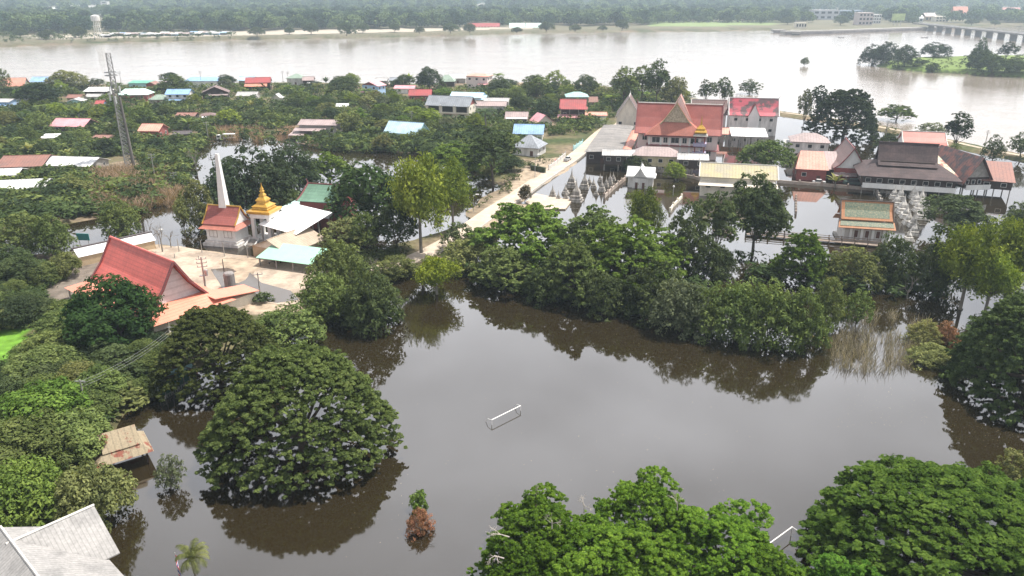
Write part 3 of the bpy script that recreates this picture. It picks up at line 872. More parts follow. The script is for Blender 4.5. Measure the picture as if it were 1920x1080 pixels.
# --- riverside village, left to right, far rows first
VH = 'houses of the riverside village'
H('orange roofed house at the left edge by the river', 14, 146, 160, 58, 4.5, 9, 5, 'gable', 'salmon', 'conc', 'the orange roof at the left edge', group=VH, wins=2)
H('long pale blue roofed house behind the dark tree by the river', 80, 144, 153, 52, 5, 12, 4, 'gable', 'blue', 'white', 'the long blue roof by the river', group=VH)
H('bright white roofed open house just left of the lattice tower', 177, 163, 171.5, 44, 4.6, 11, 0, 'hip', 'white', 'wood', 'the white roof beside the tower', group=VH, ridge=12)
H('pale mint roofed house with red wall just right of the lattice tower', 247, 166, 178, 56, 4.5, 12, 4, 'hip', 'mint', 'redw', 'the mint roof', group=VH, ridge=12)
H('narrow green roofed house near the river behind the mint roof', 259, 152, 156, 42, 5, 8, 0, 'shed', 'green', 'tealw', None, group=VH, wins=2)
H('small red brown house near the river beside the narrow green roof', 281, 152.5, 158, 20, 5, 8, 0, 'gabley', 'rust', 'redw', None, group=VH, wins=1, lean=(3, 3.0, 2.4, 'rust', -.4, .5))
H('brown roofed hut left of the long grey blue roof', 302, 151, 157, 22, 5, 8, 0, 'hip', 'mauve', 'wood', None, group=VH, wins=1)
H('blue roofed two storey house with white walls and lower blue canopy', 331, 167, 176, 45, 7, 9, 3, 'gable', 'blue', 'dirty', 'the blue roofed two storey house', group=VH, rows=2, lean=(3, 3.4, 2.9, 'blue', -.5, .35))
H('sage green hip roofed house left of the blue two storey house', 296, 177, 187, 38, 3.4, 9, 10, 'hip', 'ggreen', 'conc', None, group=VH, wins=1, ridge=3)
H('long grey blue roofed house by the river with white gable', 376, 144, 152, 62, 5, 13, 3, 'hip', 'blue', 'white', 'the long grey blue roof', group=VH, ridge=18)
H('brown roofed two storey house with pale ground floor', 403, 161, 173, 48, 6, 9, 14, 'gabley', 'brown', 'wood', 'the brown roofed two storey house', group=VH, rows=2, wins=2, lean=(3, 4.4, 3.8, 'mauve', -.3, .5))
H('light blue roofed riverside shed', 460, 143, 150, 30, 4.5, 8, 0, 'gable', 'paleblue', 'conc', None, group=VH, wins=1)
H('dark red roofed house with orange lower roof near the river', 483, 145, 154, 46, 6, 9, 10, 'gable', 'red', 'wood', 'the dark red riverside roof', group=VH, lean=(4.5, 4.8, 3.2, 'orange', -.55, .4))
H('grey roofed house behind dark round tree left of small shrine', 461, 172, 179, 40, 3.6, 8, 0, 'gable', 'lgrey', 'dirty', None, group=VH)
H('pale grey green hip roofed house by the river', 553, 138, 147, 36, 5.5, 10, 0, 'hip', 'ggreen', 'dirty', None, group=VH, wins=1, ridge=2)
H('brown walled house with white fronted roof by the river', 577, 143.5, 150, 22, 5, 8, 6, 'gable', 'mauve', 'wood', None, group=VH, wins=1, lean=(3, 3.0, 2.5, 'white', -.1, .8))
H('rusty roofed shack left of the white roofed open house', 136, 177, 183, 28, 3.6, 7, 0, 'gable', 'rust', 'yellow', None, group=VH, wins=1)
H('grey roofed white cottage in front of the white roofed open house', 172, 176, 181, 30, 3.4, 7, 0, 'gable', 'lgrey', 'white', None, group=VH, wins=1)
H('cream roofed shed with pale green wall under the rusty roof', 139, 184, 190, 30, 3.2, 8, 12, 'gabley', 'lgrey', 'tealw', None, group=VH, wins=1)
H('small red roofed hut with blue wall left of the lattice tower', 185, 188, 194, 16, 3.4, 6, 8, 'gable', 'red', 'bluew', None, group=VH, wins=1)
H('grey roofed two storey house cut by the left edge of the village', 2, 185, 191, 30, 5.5, 9, -5, 'gable', 'lgrey', 'bluew', None, group=VH, lean=(4, 3.4, 2.8, 'blue', -.5, .5))
H('small white sloping roof beside the grey house at the left edge', 28, 186, 192, 24, 3.5, 7, -8, 'shed', 'white', 'conc', None, group=VH, wins=1)
H('wide pink roofed house among trees left of the lattice tower', 124, 222, 236, 70, 4.2, 11, -6, 'gable', 'pink', 'wood', 'the wide pink roof', group=VH)
H('salmon roofed house among trees right of the lattice tower', 277, 232, 244.5, 42, 4.8, 9, -4, 'gable', 'salmon', 'redw', 'the salmon roofed house', group=VH, wins=2)
H('small white roof in trees below the wide pink roof', 88, 253, 259, 28, 2.6, 6, 8, 'shed', 'white', 'wood', None, group=VH, wins=1)
H('rusty shed roof left of the tower in dense trees', 190, 253, 258, 38, 2.6, 6, -2, 'gable', 'rust', 'conc', None, group=VH, wins=1)
H('brown roofed hut above the salmon roofed house', 346, 211, 217, 38, 3, 7, 0, 'gable', 'rust', 'wood', None, group=VH, wins=1)
H('dark brown roofed hut with white front sheet in the trees', 390, 211, 217, 26, 3.2, 7, 18, 'hip', 'brown', 'wood', None, group=VH, wins=1, lean=(2.5, 2.6, 2.1, 'white', -.5, .2), ridge=2)
H('low dark grey roof hidden in trees left of the flooded yard', 341, 245, 251, 34, 2.6, 6, 14, 'gable', 'dark', 'wood', None, group=VH, wins=1)
H('large rusty red roofed barn at the left edge', 33, 291, 312, 84, 3.4, 17, 8, 'gable', 'rust', 'wood', 'the rusty barn', group='sheds at the left edge', wins=2)
H('long white sheet roofed shed beside the rusty barn', 116, 294, 310, 110, 3.0, 12, -7, 'gable', 'white', 'conc', 'the long white shed', group='sheds at the left edge')
H('small white roofed shed below the rusty barn at the left edge', 8, 316, 328, 44, 3.0, 9, 10, 'gable', 'white', 'wood', None, group='sheds at the left edge', wins=1)
H('wide white roofed shed lowest at the left edge', 28, 337, 354, 100, 2.8, 12, 12, 'gable', 'white', 'wood', 'the wide white shed at the left edge', group='sheds at the left edge', wins=2)
H('pinkish grey two tier roofed house beside the flooded field', 594, 224, 234, 76, 6.5, 11, -4, 'gable', 'mauve', 'conc', 'the pinkish grey two tier house', group=VH, lean=[(4.5, 4.6, 3.8, 'mauve', -.6, .25), (7.5, 2.9, 2.2, 'mauve', -.68, -.25)], wins=4)
H('pale blue walled two storey house with pink roof and red skirt roof', 692, 152, 160, 36, 8, 8, -28, 'gabley', 'pink', 'bluew', 'the pale blue house with pink roof', group=VH, rows=2, wins=2, gcol='redw', lean=(2, 3.4, 2.8, 'pink', -.55, .55))
H('long grey roofed row house by the river, left half', 714, 146, 151, 24, 5, 8, 0, 'gable', 'lgrey', 'conc', None, group=VH, wins=2)
H('long grey roofed row house by the river, right half', 743, 145, 150.5, 28, 5, 8, 0, 'gable', 'grey', 'wood', None, group=VH, wins=2)
H('pale pink roofed cottage with white gable above red roofed house', 757, 160, 165.5, 40, 4, 8, -6, 'gable', 'pink', 'white', None, group=VH, wins=2)
H('bright red roofed wooden house among trees left of the grey mansion', 787, 167.5, 178, 44, 5, 9, 0, 'gable', 'red', 'redw', 'the bright red roofed wooden house', group=VH)
H('grey thatched looking hip roof by the river', 837, 140, 153, 32, 4.2, 12, 0, 'hip', 'ggreen', 'wood', None, group=VH, wins=1, ridge=3)
H('white roofed riverside shed left of the pink two storey house', 858, 140, 146, 32, 4.5, 9, 0, 'gable', 'white', 'conc', None, group=VH, wins=1)
H('pink two storey house with orange roof by the river', 893, 137.5, 143, 44, 9.5, 10, -18, 'hip', 'salmon', 'pinkw', 'the pink two storey house', group=VH, rows=2, ridge=9, lean=(3.5, 4.2, 3.6, 'pink', .1, .55))
H('pale blue roofed long house right behind the grey mansion', 872, 173, 182, 62, 6, 12, -12, 'gable', 'paleblue', 'white', 'the pale blue roof behind the mansion', group=VH, wins=2)
H('small pale blue roofed annex beside the long pale blue roof', 899, 178, 186, 22, 5, 9, -12, 'gable', 'paleblue', 'white', None, group=VH, wins=1)
H('long beige roofed white house right of the grey mansion', 919, 190, 198, 60, 6, 9, -5, 'gable', 'mauve', 'dirty', 'the long beige roofed house', group=VH, rows=1, wins=4)
H('grey weathered back roof behind the beige roofed house', 930, 183.5, 190, 48, 6, 8, -5, 'gable', 'lgrey', 'conc', None, group=VH, wins=2)
H('grey brown roofed house with white eave strip', 968, 209.5, 222, 44, 4.5, 10, -4, 'gable', 'mauve', 'wood', 'the grey brown roofed house with white eave', group=VH, lean=(1.5, 4.4, 4.0, 'white', -.5, .5))
H('small white cottage with pink red gabled roof', 1023, 213, 228, 32, 3.8, 9, 22, 'gabley', 'pink', 'cream', 'the small cottage with pink red roof', group=VH, wins=1)
H('light blue roofed house beside the road', 990, 233, 250, 58, 3.8, 12, -6, 'gable', 'blue', 'white', 'the light blue roof beside the road', group=VH, wins=2)
H('grey hip roofed bungalow beside the road with white walls', 984, 252.5, 277, 52, 4.0, 11, -20, 'hip', 'grey', 'dirty', 'the grey hip roofed bungalow', group=VH, ridge=1.0, wins=2)
H('pale blue roofed bungalow with blue walls between dark trees', 751, 228.5, 248, 70, 3.8, 10, -22, 'gable', 'paleblue', 'tealw', 'the pale blue bungalow', group=VH, wins=3)
H('deep red tiered roofed wooden house by the road', 1074, 186, 202, 50, 8, 11, -6, 'gable', 'red', 'wood', 'the deep red tiered roof', group=VH, rows=1, lean=[(2.2, 8.0, 6.9, 'red', -.5, .62), (5, 4.0, 3.0, 'pink', -.62, .45)], wins=3)
H('teal hip roofed house behind the deep red tiered roof', 1083, 172, 182, 44, 6, 12, 0, 'hip', 'teal', 'conc', 'the teal hip roof', group=VH, wins=1, ridge=4)
H('long low salmon white roof beside the road', 1110, 210, 216, 58, 3.6, 9, -3, 'gable', 'salmon', 'white', None, group=VH, wins=2)
H('small rusty shed behind the deep red tiered roof', 1113, 181, 190, 18, 3, 6, 0, 'gable', 'rust', 'conc', None, group=VH, wins=1)
H('small white arched carport canopy in the trees', 641, 194, 199, 24, 3, 6, 6, 'gable', 'white', 'conc', None, group=VH, walls=False)
H('small pale shrine like house between round trees', 517, 175, 184, 22, 3.6, 6, 0, 'thaiy', 'lgrey', 'cream', None, group=VH, wins=1)
# grey mansion
t, c, Wd, h, rise = H('large grey roofed two storey mansion with cream walls and carport', 838, 180, 197, 86, 8.6, 11, -16, 'gable', 'grey', 'cream', 'the grey roofed mansion', group=VH, rows=2, wins=0, side=2, gcol='redw', zg=.3)
for i, x in enumerate((-.33, .0, .33)):
    MB().box(Wd * x, -5.45, h * .73, Wd * .25, .2, h * .34).build('opening', DARK, t)
    MB().box(Wd * x, -5.45, h * .24, Wd * (.22 if i < 2 else .12), .2, h * .36).build('opening', DARK if i != 1 else SHUT, t)
for i in range(4): MB().box(-Wd / 2 + Wd * i / 3, -5.75, h / 2, .5, .5, h - .1).build('pillar', CREAM, t)
MB().box(0, -6.1, h * .5, Wd, 1.2, .25).build('balcony', CREAM, t)
MB().slab([(-Wd / 2 - 8, -8, 3.6), (-Wd / 2 + 3, -8, 3.6), (-Wd / 2 + 3, -1, 4.4), (-Wd / 2 - 8, -1, 4.4)], .2).build('carport_roof', rmat('mauve'), t)
for x in (-Wd / 2 - 7.6, -Wd / 2 - 3, -Wd / 2 + 2.6): MB().box(x, -7.6, 1.2, .35, .35, 4.6).build('post', CREAM, t)
MB().box(-2, -7.8, -.2, Wd, 3.5, 1.4).build('plinth', WC['brick'], t)
# --- temple compound
TG = 'buildings of the riverside temple'
REDT = mat('red_clay_tiles', (0.32, 0.10, 0.085), .6, .22, .25, tile=.45, spec=.3)
ORT = mat('orange_clay_tiles', (0.45, 0.17, 0.125), .55, .2, .25, tile=.5, spec=.3)
MAR = mat('maroon_tiles', (0.23, 0.075, 0.075), .6, .2, .4, tile=.4)
PED = mat('carved_pediment', (0.52, 0.43, 0.31), .8, .45, 1.6)
DKT = mat('dark_wooden_shingles', (0.060, 0.043, 0.044), .8, .35, .3, tile=.5, col2=(0.10, 0.07, 0.068), thr=.55)
# left gabled hall
H('white gabled temple hall with brown roof left of the red main hall', 1178, 179, 217, 48, 8, 16, -10, 'gabley', 'brown', 'cream', 'the white gabled hall', name='temple_hall', cat='temple hall', group=TG, rows=1, wins=3, bargeb=True, gcol='cream')
H('dark brown rear hall with pale ridge behind the main temple hall', 1330, 187, 214, 66, 8, 13, -10, 'thai', 'brown', 'pinkw', None, name='temple_hall', cat='temple hall', group=TG, rows=2, wins=3, bargeb=True)
# main hall
b0 = P(1268, 300)
ya = R(-13)
t = thing('temple_hall', 'three storey pinkish main temple hall with red tiled roof and carved front gable', 'temple hall', (b0.x + 2, b0.y + 10, -.2), ya, TG)
protect(1190, 1345, 175, 300, 'the main temple hall', yb=302); FOOT.append((b0.x, b0.y + 8, 18))
MB().box(0, 0, 5.4, 32, 13, 10.8).box(-1, -8.5, 5.2, 20.5, 5, 10.4).build('wall', PINKW, t)
for (x, y, w_, d_, z) in ((0, 0, 34, 15.4, 3.9), (-1, -8.9, 22.6, 6.2, 6.1)):
    k = MB().hip(w_, d_, 1.0, z, w_ - d_); o = k.build('skirt_roof', MAR, t); o.location = (x, y, 0)
m_ = MB().roofp(-17.2, 17.2, profile(15.5, 10.6, 1.2, 'thai'), 10.8, .2)
ro = m_.build('roof', REDT, t)
MB().tube((-17.4, 0, 21.5), (17.4, 0, 21.5), .28, n=5).build('ridge_cap', RIDGE, ro)
for e in (-17.2, 17.2):
    b = MB(); pr = profile(15.5, 10.75, 1.2, 'thai')
    for (a0, z0), (a1, z1) in zip(pr[:-1], pr[1:]):
        for sg in (-1, 1): b.tube((e, sg * a0, 10.8 + z0), (e, sg * a1, 10.8 + z1), .3, n=4)
    b.tube((e, 0, 21.4), (e * 1.04, 0, 23.2), .25, .05, 4)
    b.build('bargeboard', MAR, t)
MB().gable(-16.2, profile(15.0, 10.1, 0, 'thai'), 10.7).gable(16.2, profile(15.0, 10.1, 0, 'thai'), 10.7).build('gable', PINKW, t)
cr = MB().roofp(-1.5, 10.2, [(0, 11.6), (4.4, 5.4), (7.4, 2.0)], 10.9, .2).build('cross_roof', ORT, t)
cr.rotation_euler = (0, 0, R(-90)); cr.location = (-1, 0, 0)
cp = MB().gable(9.4, [(0, 7.0), (3.2, 2.4), (5.2, .1)], 15.3, .3).build('pediment', PED, t); cp.rotation_euler = (0, 0, R(-90)); cp.location = (-1, -.5, 0)
bb = MB(); pr = [(0, 11.8), (4.4, 5.6), (6.2, 3.4)]
MB().roofp(-4, 4.5, [(0, 14.2), (4.2, 6.2), (7.5, 1.2)], 10.9, .2).build('rear_cross_roof', mat('pale_pink_tiles', (0.50, 0.27, 0.22), .55, .2, .3, tile=.5), t).rotation_euler = (0, 0, R(-90))
MB().gable(4.4, [(0, 13.9), (4.1, 6.0), (7.2, 1.2)], 10.9, .2).build('rear_gable', PINKW, t).rotation_euler = (0, 0, R(-90))
for e in (10.2,):
    for (a0, z0), (a1, z1) in zip(pr[:-1], pr[1:]):
        for sg in (-1, 1): bb.tube((e, sg * a0, 10.9 + z0), (e, sg * a1, 10.9 + z1), .34, n=4)
bb.tube((10.2, 0, 22.6), (11.0, 0, 24.4), .3, .05, 4)
bo = bb.build('bargeboard', mat('gilded_trim', (0.42, 0.33, 0.20), .6, .3, 1), t); bo.rotation_euler = (0, 0, R(-90)); bo.location = (-1, 0, 0)
pf = MB().frus(-1, -8.3, 10.5, 15.3, 23.5, 9.5, 11.4, 3.0).build('porch_roof', ORT, t)
MB().frus(-1, -8.6, 9.9, 10.6, 24.6, 8.6, 23.4, 7.6).build('porch_eave', MAR, t)
for zz in (2.6, 8.3):
    for i, (x, w_) in enumerate(((-8.4, 3.0), (-4.6, 1.6), (-.8, 3.0), (3.0, 1.6), (6.8, 3.0))):
        window(t, x, -11.0, zz, w_, 2.1, 'f', WC['tealw'] if 0 else GLASS, WHITE)
    for x in (-13.2, 12.8): window(t, x, -6.5, zz, 1.8, 2.0, 'f', GLASS, WHITE)
    for y in (-3.5, 0, 3.5): window(t, 16.0, y, zz, 1.4, 2.0, 'r', GLASS, WHITE); window(t, -16.0, y, zz, 1.4, 2.0, 'l', GLASS, WHITE)
for x in (-11.1, -6.4, -3.0, 1.4, 5.0, 9.1): MB().box(x, -11.1, 5.2, .7, .5, 10.3).build('pilaster', WHITE, t)
# bell tower
q = P(1309, 303)
t = thing('bell_tower', 'slender lavender and red bell tower with golden spire beside the main hall', 'bell tower', (q.x, q.y, 0), ya, None)
FOOT.append((q.x, q.y, 3)); LAV = mat('lavender_paint', (0.42, 0.38, 0.52), .7, .2, 1)
for z in (0, 3.6, 7.2):
    MB().sqlathe([(2.6, z), (2.6, z + .5)]).build('floor', LAV, t)
    if z < 7:
        MB().box(0, -2.5, z + 3.3, 5, .12, .8).box(0, 2.5, z + 3.3, 5, .12, .8).box(-2.5, 0, z + 3.3, .12, 5, .8).box(2.5, 0, z + 3.3, .12, 5, .8).build('railing', LAV, t)
    for sx in (-1.8, 1.8):
        for sy in (-1.8, 1.8): MB().box(sx, sy, z + 2.0, .45, .45, 3.1).build('column', WC['redw'] if z else PINKW, t)
MB().sqlathe([(2.9, 10.6), (2.2, 11.4), (1.6, 11.6)]).build('roof', CONC, t)
MB().sqlathe([(2.2, 11.6), (2.4, 12.1), (1.5, 13.0), (1.7, 13.3), (.9, 14.2), (.4, 14.8), (.2, 16.5), (.04, 18.4)]).build('spire', GOLD, t)
H('long low corrugated roofed canteen shed running beside the road', 1129, 260, 286, 66, 4.6, 66, -13, 'gabley', 'lgrey', 'wood', 'the long canteen shed', name='long_shed', cat='shed', group=TG, wins=3, side=8, gcol='wood', zg=0, rm=mat('old_asbestos_sheets', (0.17, 0.16, 0.155), .8, .3, .15, stripe=6.0, col2=(.24, .225, .21)))
H('brick red strip roof along the right side of the canteen shed', 1172, 268, 285, 18, 4.2, 50, -13, 'gabley', 'orange', 'wood', None, name='side_shed', cat='shed', group=TG, wins=0, side=4, zg=0, dr=False)
H('grey roofed wooden house on stilts in front of the canteen shed', 1160, 280, 291, 62, 6.2, 9, -8, 'gable', 'lgrey', 'wood', 'the grey stilt house', name='stilt_house', cat='house', group=TG, stilt=2.6, zg=-.2, dr=False)
H('hip roofed yellowish house on stilts below the main hall', 1229, 275, 293, 84, 6.4, 10, -10, 'hip', 'mauve', 'yellow', 'the yellowish stilt house', name='stilt_house', cat='house', group=TG, stilt=2.6, zg=-.2, dr=False, ridge=10, wins=4)
H('grey roofed stilt house right of the yellowish stilt house', 1300, 288, 299, 58, 6.2, 9, -10, 'gable', 'lgrey', 'wood', None, name='stilt_house', cat='house', group=TG, stilt=2.8, zg=-.2, dr=False, wins=2)
t, c, Wd, h, rise = H('white two storey monks quarters with blotched crimson roof', 1414, 184, 216, 90, 9.5, 13, -10, 'thai', 'red', 'dirty', 'the crimson roofed quarters', name='temple_quarters', cat='building', group=TG, rows=2, wins=4, side=2, bargeb=WHITE, zg=-.3, dr=False,
      rm=mat('blotched_crimson_roof', (0.36, 0.055, 0.08), .5, .2, .16, col2=(0.07, 0.035, 0.04), thr=.53, soft=.03))
g_ = MB().gable(7.6, profile(5.5, 5.6, 0, 'thai'), h - .6).build('dormer_gable', WHITE, t); g_.rotation_euler = (0, 0, R(-90))
g_ = MB().roofp(2.5, 7.9, profile(5.9, 5.8, .2, 'thai'), h - .6).build('dormer_roof', MAR, t); g_.rotation_euler = (0, 0, R(-90))
MB().box(0, -7.0, h / 2, 5, 1.2, h - .3).build('entrance_bay', WHITE, t)
H('open pavilion with orange roof beside the white canopy', 1372, 240, 251, 78, 4.2, 9, -10, 'gable', 'salmon', 'wood', 'the orange pavilion roof', name='open_pavilion', cat='pavilion', group=TG, walls=False, zg=-.3)
H('white flat canopy in front of the crimson roofed quarters', 1406, 244, 256, 66, 4.4, 12, -10, 'shed', 'white', 'wood', 'the white canopy by the quarters', name='canopy', cat='canopy', group=TG, walls=False, zg=-.3)
H('pinkish brown hip roofed house left of the dark gabled hall', 1520, 249, 267, 70, 7.2, 11, -14, 'hip', 'mauve', 'dirty', 'the pinkish brown hip roof', name='house', cat='house', group=TG, rows=2, wins=3, ridge=5, zg=-.3)
H('small grey roofed porch house beside the pinkish brown hip roof', 1484, 264, 271, 24, 5, 6, -14, 'shed', 'lgrey', 'dirty', None, name='house', cat='house', group=TG, wins=1, zg=-.3)
H('salmon pink hip roofed house with maroon wall at water edge', 1523, 283, 318, 58, 4.2, 13, -14, 'hip', 'salmon', 'redw', 'the salmon pink hip roof', name='house', cat='house', group=TG, wins=2, ridge=8, zg=-.2)
H('grey lean roof between the salmon roof and dark gabled hall', 1562, 290, 318, 24, 4.0, 12, -14, 'shed', 'mauve', 'wood', None, name='side_shed', cat='shed', group=TG, wins=0, zg=-.2, dr=False)
H('dark brown steep gabled hall with white pediment', 1597, 269, 316, 62, 5.2, 20, -14, 'thaiy', 'brown', 'redw', 'the steep hall with white pediment', name='temple_hall', cat='temple hall', group=TG, wins=2, gcol='white', zg=-.2, bargeb=MAR, lean=(3, 3.6, 3.0, 'mauve', -.55, .6))
H('red tiled chapel with golden framed gable behind the great dark hall', 1736, 247, 271, 74, 8.5, 12, -14, 'thai', 'red', 'white', 'the red tiled chapel', name='chapel', cat='chapel', group=TG, wins=3, bargeb=True, rm=mat('chapel_red_tiles', (0.44, 0.13, 0.10), .5, .2, .3, tile=.4), zg=-.3)
# great dark hall
t, c, Wd, h, rise = H('great dark shingled two tier wooden hall on stilts over the water', 1706, 300, 335, 170, 6.4, 22, -17, 'hip', 'dark', 'wood', 'the great dark hall', name='temple_hall', cat='temple hall', group=TG, stilt=3.0, wins=8, dr=False, zg=-.2, rm=DKT, oh=1.6, ridge=16, rail=True)
u = MB().roofp(-9.3, 9.3, profile(9, 6.6, 1.2, 'thai'), h + 2.9, .2).build('upper_roof', DKT, t)
MB().tube((-9.5, 0, h + 9.6), (9.5, 0, h + 9.6), .25, n=5).build('ridge_cap', DKT, u)
MB().box(0, 0, h + 2.4, 17, 8.2, 3.0).build('clerestory', WOODD, t)
MB().gable(-8.4, profile(9, 6.2, 0, 'thai'), h + 2.9).gable(8.4, profile(9, 6.2, 0, 'thai'), h + 2.9).build('gable', WOODD, t)
H('dark rust streaked gabled stilt hall at the right side of the temple', 1838, 283, 334, 66, 6.6, 20, 6, 'gabley', 'brown', 'wood', 'the rust streaked stilt hall', name='stilt_hall', cat='temple hall', group=TG, stilt=3.2, wins=4, dr=False, zg=-.2, gcol='conc', oh=1.5, rail=True,
  rm=mat('rust_streaked_sheets', (0.075, 0.062, 0.065), .6, .3, .45, col2=(0.26, 0.10, 0.075), thr=.55, stripe=1.2))
H('low rusty lean roof on the right flank of the stilt hall', 1868, 310, 340, 58, 5.6, 14, -24, 'shed', 'rust', 'wood', None, name='stilt_shed', cat='shed', group=TG, stilt=3.0, wins=2, dr=False, zg=-.2)
H('cream and rust sheet roof joining the great dark hall and stilt hall', 1788, 300, 331, 44, 6.2, 15, -17, 'shed', 'lgrey', 'wood', None, name='link_shed', cat='shed', group=TG, stilt=3.0, wins=1, dr=False, zg=-.2, rm=mat('cream_and_rust_sheets', (0.55, 0.50, 0.36), .6, .2, .12, col2=(0.30, 0.13, 0.10), thr=.52, soft=.02, stripe=1.2))
# faded yellow ordination hall
YEL = mat('faded_yellow_roof', (0.42, 0.365, 0.215), .75, .3, .3, col2=(0.33, 0.30, 0.23), stripe=1.0)
t, c, Wd, h, rise = H('old ordination hall with faded yellow roof and mossy plaster', 1385, 308, 333, 140, 7.0, 14, -13, 'gable', 'white', 'cream', 'the faded yellow roofed hall', name='ordination_hall', cat='temple hall', group=TG, wins=5, zg=-.4, rm=YEL, bargeb=True, gcol='cream')
MB().slab([(-Wd / 2 - .5, -7.2, 5.6), (Wd / 2 + .5, -7.2, 5.6), (Wd / 2 + .8, -9.4, 4.6), (-Wd / 2 - .8, -9.4, 4.6)], .2).build('skirt_roof', CREAM, t)
g_ = MB().gable(9.9, profile(3.2, 2.2, 0, 'gable'), 4.7).build('porch_gable', CREAM, t); g_.rotation_euler = (0, 0, R(-90))
# white shrine
q = P(1203, 352)
t = thing('shrine', 'white square shrine with cross gabled white roof standing in the flood', 'shrine', (q.x, q.y + 2.5, -.3), R(-14))
protect(1170, 1232, 318, 362, 'the white shrine'); FOOT.append((q.x, q.y + 2.5, 6))
MB().box(0, 0, 1.9, 8.6, 5.6, 4.4).box(0, -3.2, 1.9, 5.2, 1.0, 4.0).build('wall', DIRTY, t)
MB().frus(0, 0, 4.1, 4.6, 10.4, 7.4, 9.6, 6.6).build('cornice', WHITE, t)
sr = MB().roofp(-4.9, 4.9, profile(6.8, 2.7, .2, 'thai'), 4.6).build('roof', WHITE, t)
s2 = MB().roofp(-4.0, 4.0, profile(4.4, 3.0, .2, 'thai'), 4.6).build('cross_roof', WHITE, t); s2.rotation_euler = (0, 0, R(90))
s3 = MB().gable(4.1, profile(4.0, 2.5, 0, 'thai'), 4.6, .1).gable(-4.1, profile(4.0, 2.5, 0, 'thai'), 4.6, .1).build('gable', DIRTY, t); s3.rotation_euler = (0, 0, R(90))
MB().sqlathe([(.35, 7.4), (.2, 8.0), (.04, 9.0)]).build('finial', WHITE, t)
for x in (-1.2, 1.2): door(t, x, -3.7, -.2, .9, 2.6)
# old chapel with green and orange patterned roof
q = P(1622, 458)
t = thing('old_chapel', 'old white chapel with green and orange framed tiled roof above the boardwalk', 'chapel', (q.x + 1, q.y + 5, -.3), R(-13), None, (.88, .88, .9))
protect(1568, 1676, 372, 458, 'the old chapel'); FOOT.append((q.x, q.y + 5, 9))
STR = mat('orange_roof_tiles', (0.46, 0.21, 0.10), .55, .2, .8, stripe=.5)
GRT = mat('green_glazed_tiles', (0.10, 0.15, 0.11), .5, .5, 2.2, stripe=.4, col2=(0.30, 0.28, 0.18), thr=.53)
OLDW = mat('weathered_chapel_wall', (0.56, 0.53, 0.50), .85, .4, .8, col2=(0.27, 0.2, 0.17), thr=.62, streak=True)
MB().box(0, 0, 2.6, 13.6, 8.0, 5.8).build('wall', OLDW, t)
MB().box(0, 0, .2, 15.6, 10.0, 1.4).build('plinth', CONC, t)
pr = [(0, 6.2), (1.6, 3.6), (3.9, 1.2)]
rf = MB().roofp(-7.6, 7.6, pr, 6.2, .2).build('roof', STR, t)
def inset(pr, x0, x1, a, b, dz, nm, m, par):
    mb = MB()
    for sg in (-1,):
        (ya_, za), (yb, zb) = pr
        p = lambda u: (sg * (ya_ + (yb - ya_) * u), za + (zb - za) * u + dz)
        y0_, z0_ = p(a); y1_, z1_ = p(b)
        mb.slab([(x0, y0_, z0_), (x1, y0_, z0_), (x1, y1_, z1_), (x0, y1_, z1_)], .05)
    mb.build(nm, m, par)
inset(((0, 12.4), (1.6, 9.8)), -6.5, 6.5, .22, 1.0, .06, 'green_panel', GRT, rf)
inset(((1.6, 9.8), (3.9, 7.4)), -6.5, 6.5, .0, .78, .06, 'green_panel', GRT, rf)
lo = MB().slab([(-8.0, -3.6, 7.0), (8.0, -3.6, 7.0), (8.3, -5.8, 5.2), (-8.3, -5.8, 5.2)], .2).slab([(-8.0, 3.6, 7.0), (8.0, 3.6, 7.0), (8.3, 5.8, 5.2), (-8.3, 5.8, 5.2)], .2).build('lower_roof', STR, t)
MB().slab([(-7.6, -3.8, 6.98), (7.6, -3.8, 6.98), (7.8, -5.3, 5.75), (-7.8, -5.3, 5.75)], .05).build('green_panel', GRT, lo)
MB().tube((-7.8, 0, 12.5), (7.8, 0, 12.5), .25, n=5).tube((-7.7, 0, 12.4), (-7.7, -3.9, 7.4), .2, n=4).tube((7.7, 0, 12.4), (7.7, -3.9, 7.4), .2, n=4).build('ridge_cap', mat('dark_ridge', (0.12, .10, .09), .8, .3, 1), t)
MB().gable(-6.9, pr, 6.0).gable(6.9, pr, 6.0).build('gable', OLDW, t)
for i, x in enumerate((-2.6, .6, 3.8)):
    window(t, x, -4.0, 3.0, 1.1, 2.2, 'f', SHUT, WHITE)
for x in (-6.4, -4.2, -1.0, 2.2, 5.4, 6.6): MB().box(x, -4.2, 2.9, .7, .6, 5.0).build('pilaster', WHITE, t)
# red roofed hall at the left yard
LG = None
a = P(207, 445, 13.5); b = P(325, 492, 13.5)
d = (b - a); Lr = d.length; ya = math.atan2(d.y, d.x)
c = (a + b) / 2
t = thing('assembly_hall', 'big hall with steep bright red tiled roof, orange skirt roof and white pediment', 'hall', (c.x, c.y, .5), ya)
protect(145, 415, 445, 585, 'the big red roofed hall', yb=560)
for u in (-.8, 0, .8): FOOT.append((c.x + d.x * u * .6, c.y + d.y * u * .6, 11))
BRT = mat('bright_red_tiles', (0.66, 0.135, 0.105), .45, .18, .4, tile=.75, spec=.4)
BOR = mat('bright_orange_sheets', (0.74, 0.27, 0.18), .45, .12, .3, stripe=.8, spec=.4)
rf = MB().roofp(-Lr / 2, Lr / 2, [(0, 13.0), (3.0, 7.9), (6.2, 4.2)], 0, .2).build('roof', BRT, t)
MB().tube((-Lr / 2 - .1, 0, 13.1), (Lr / 2 + .1, 0, 13.1), .28, n=5).build('ridge_cap', BRT, rf)
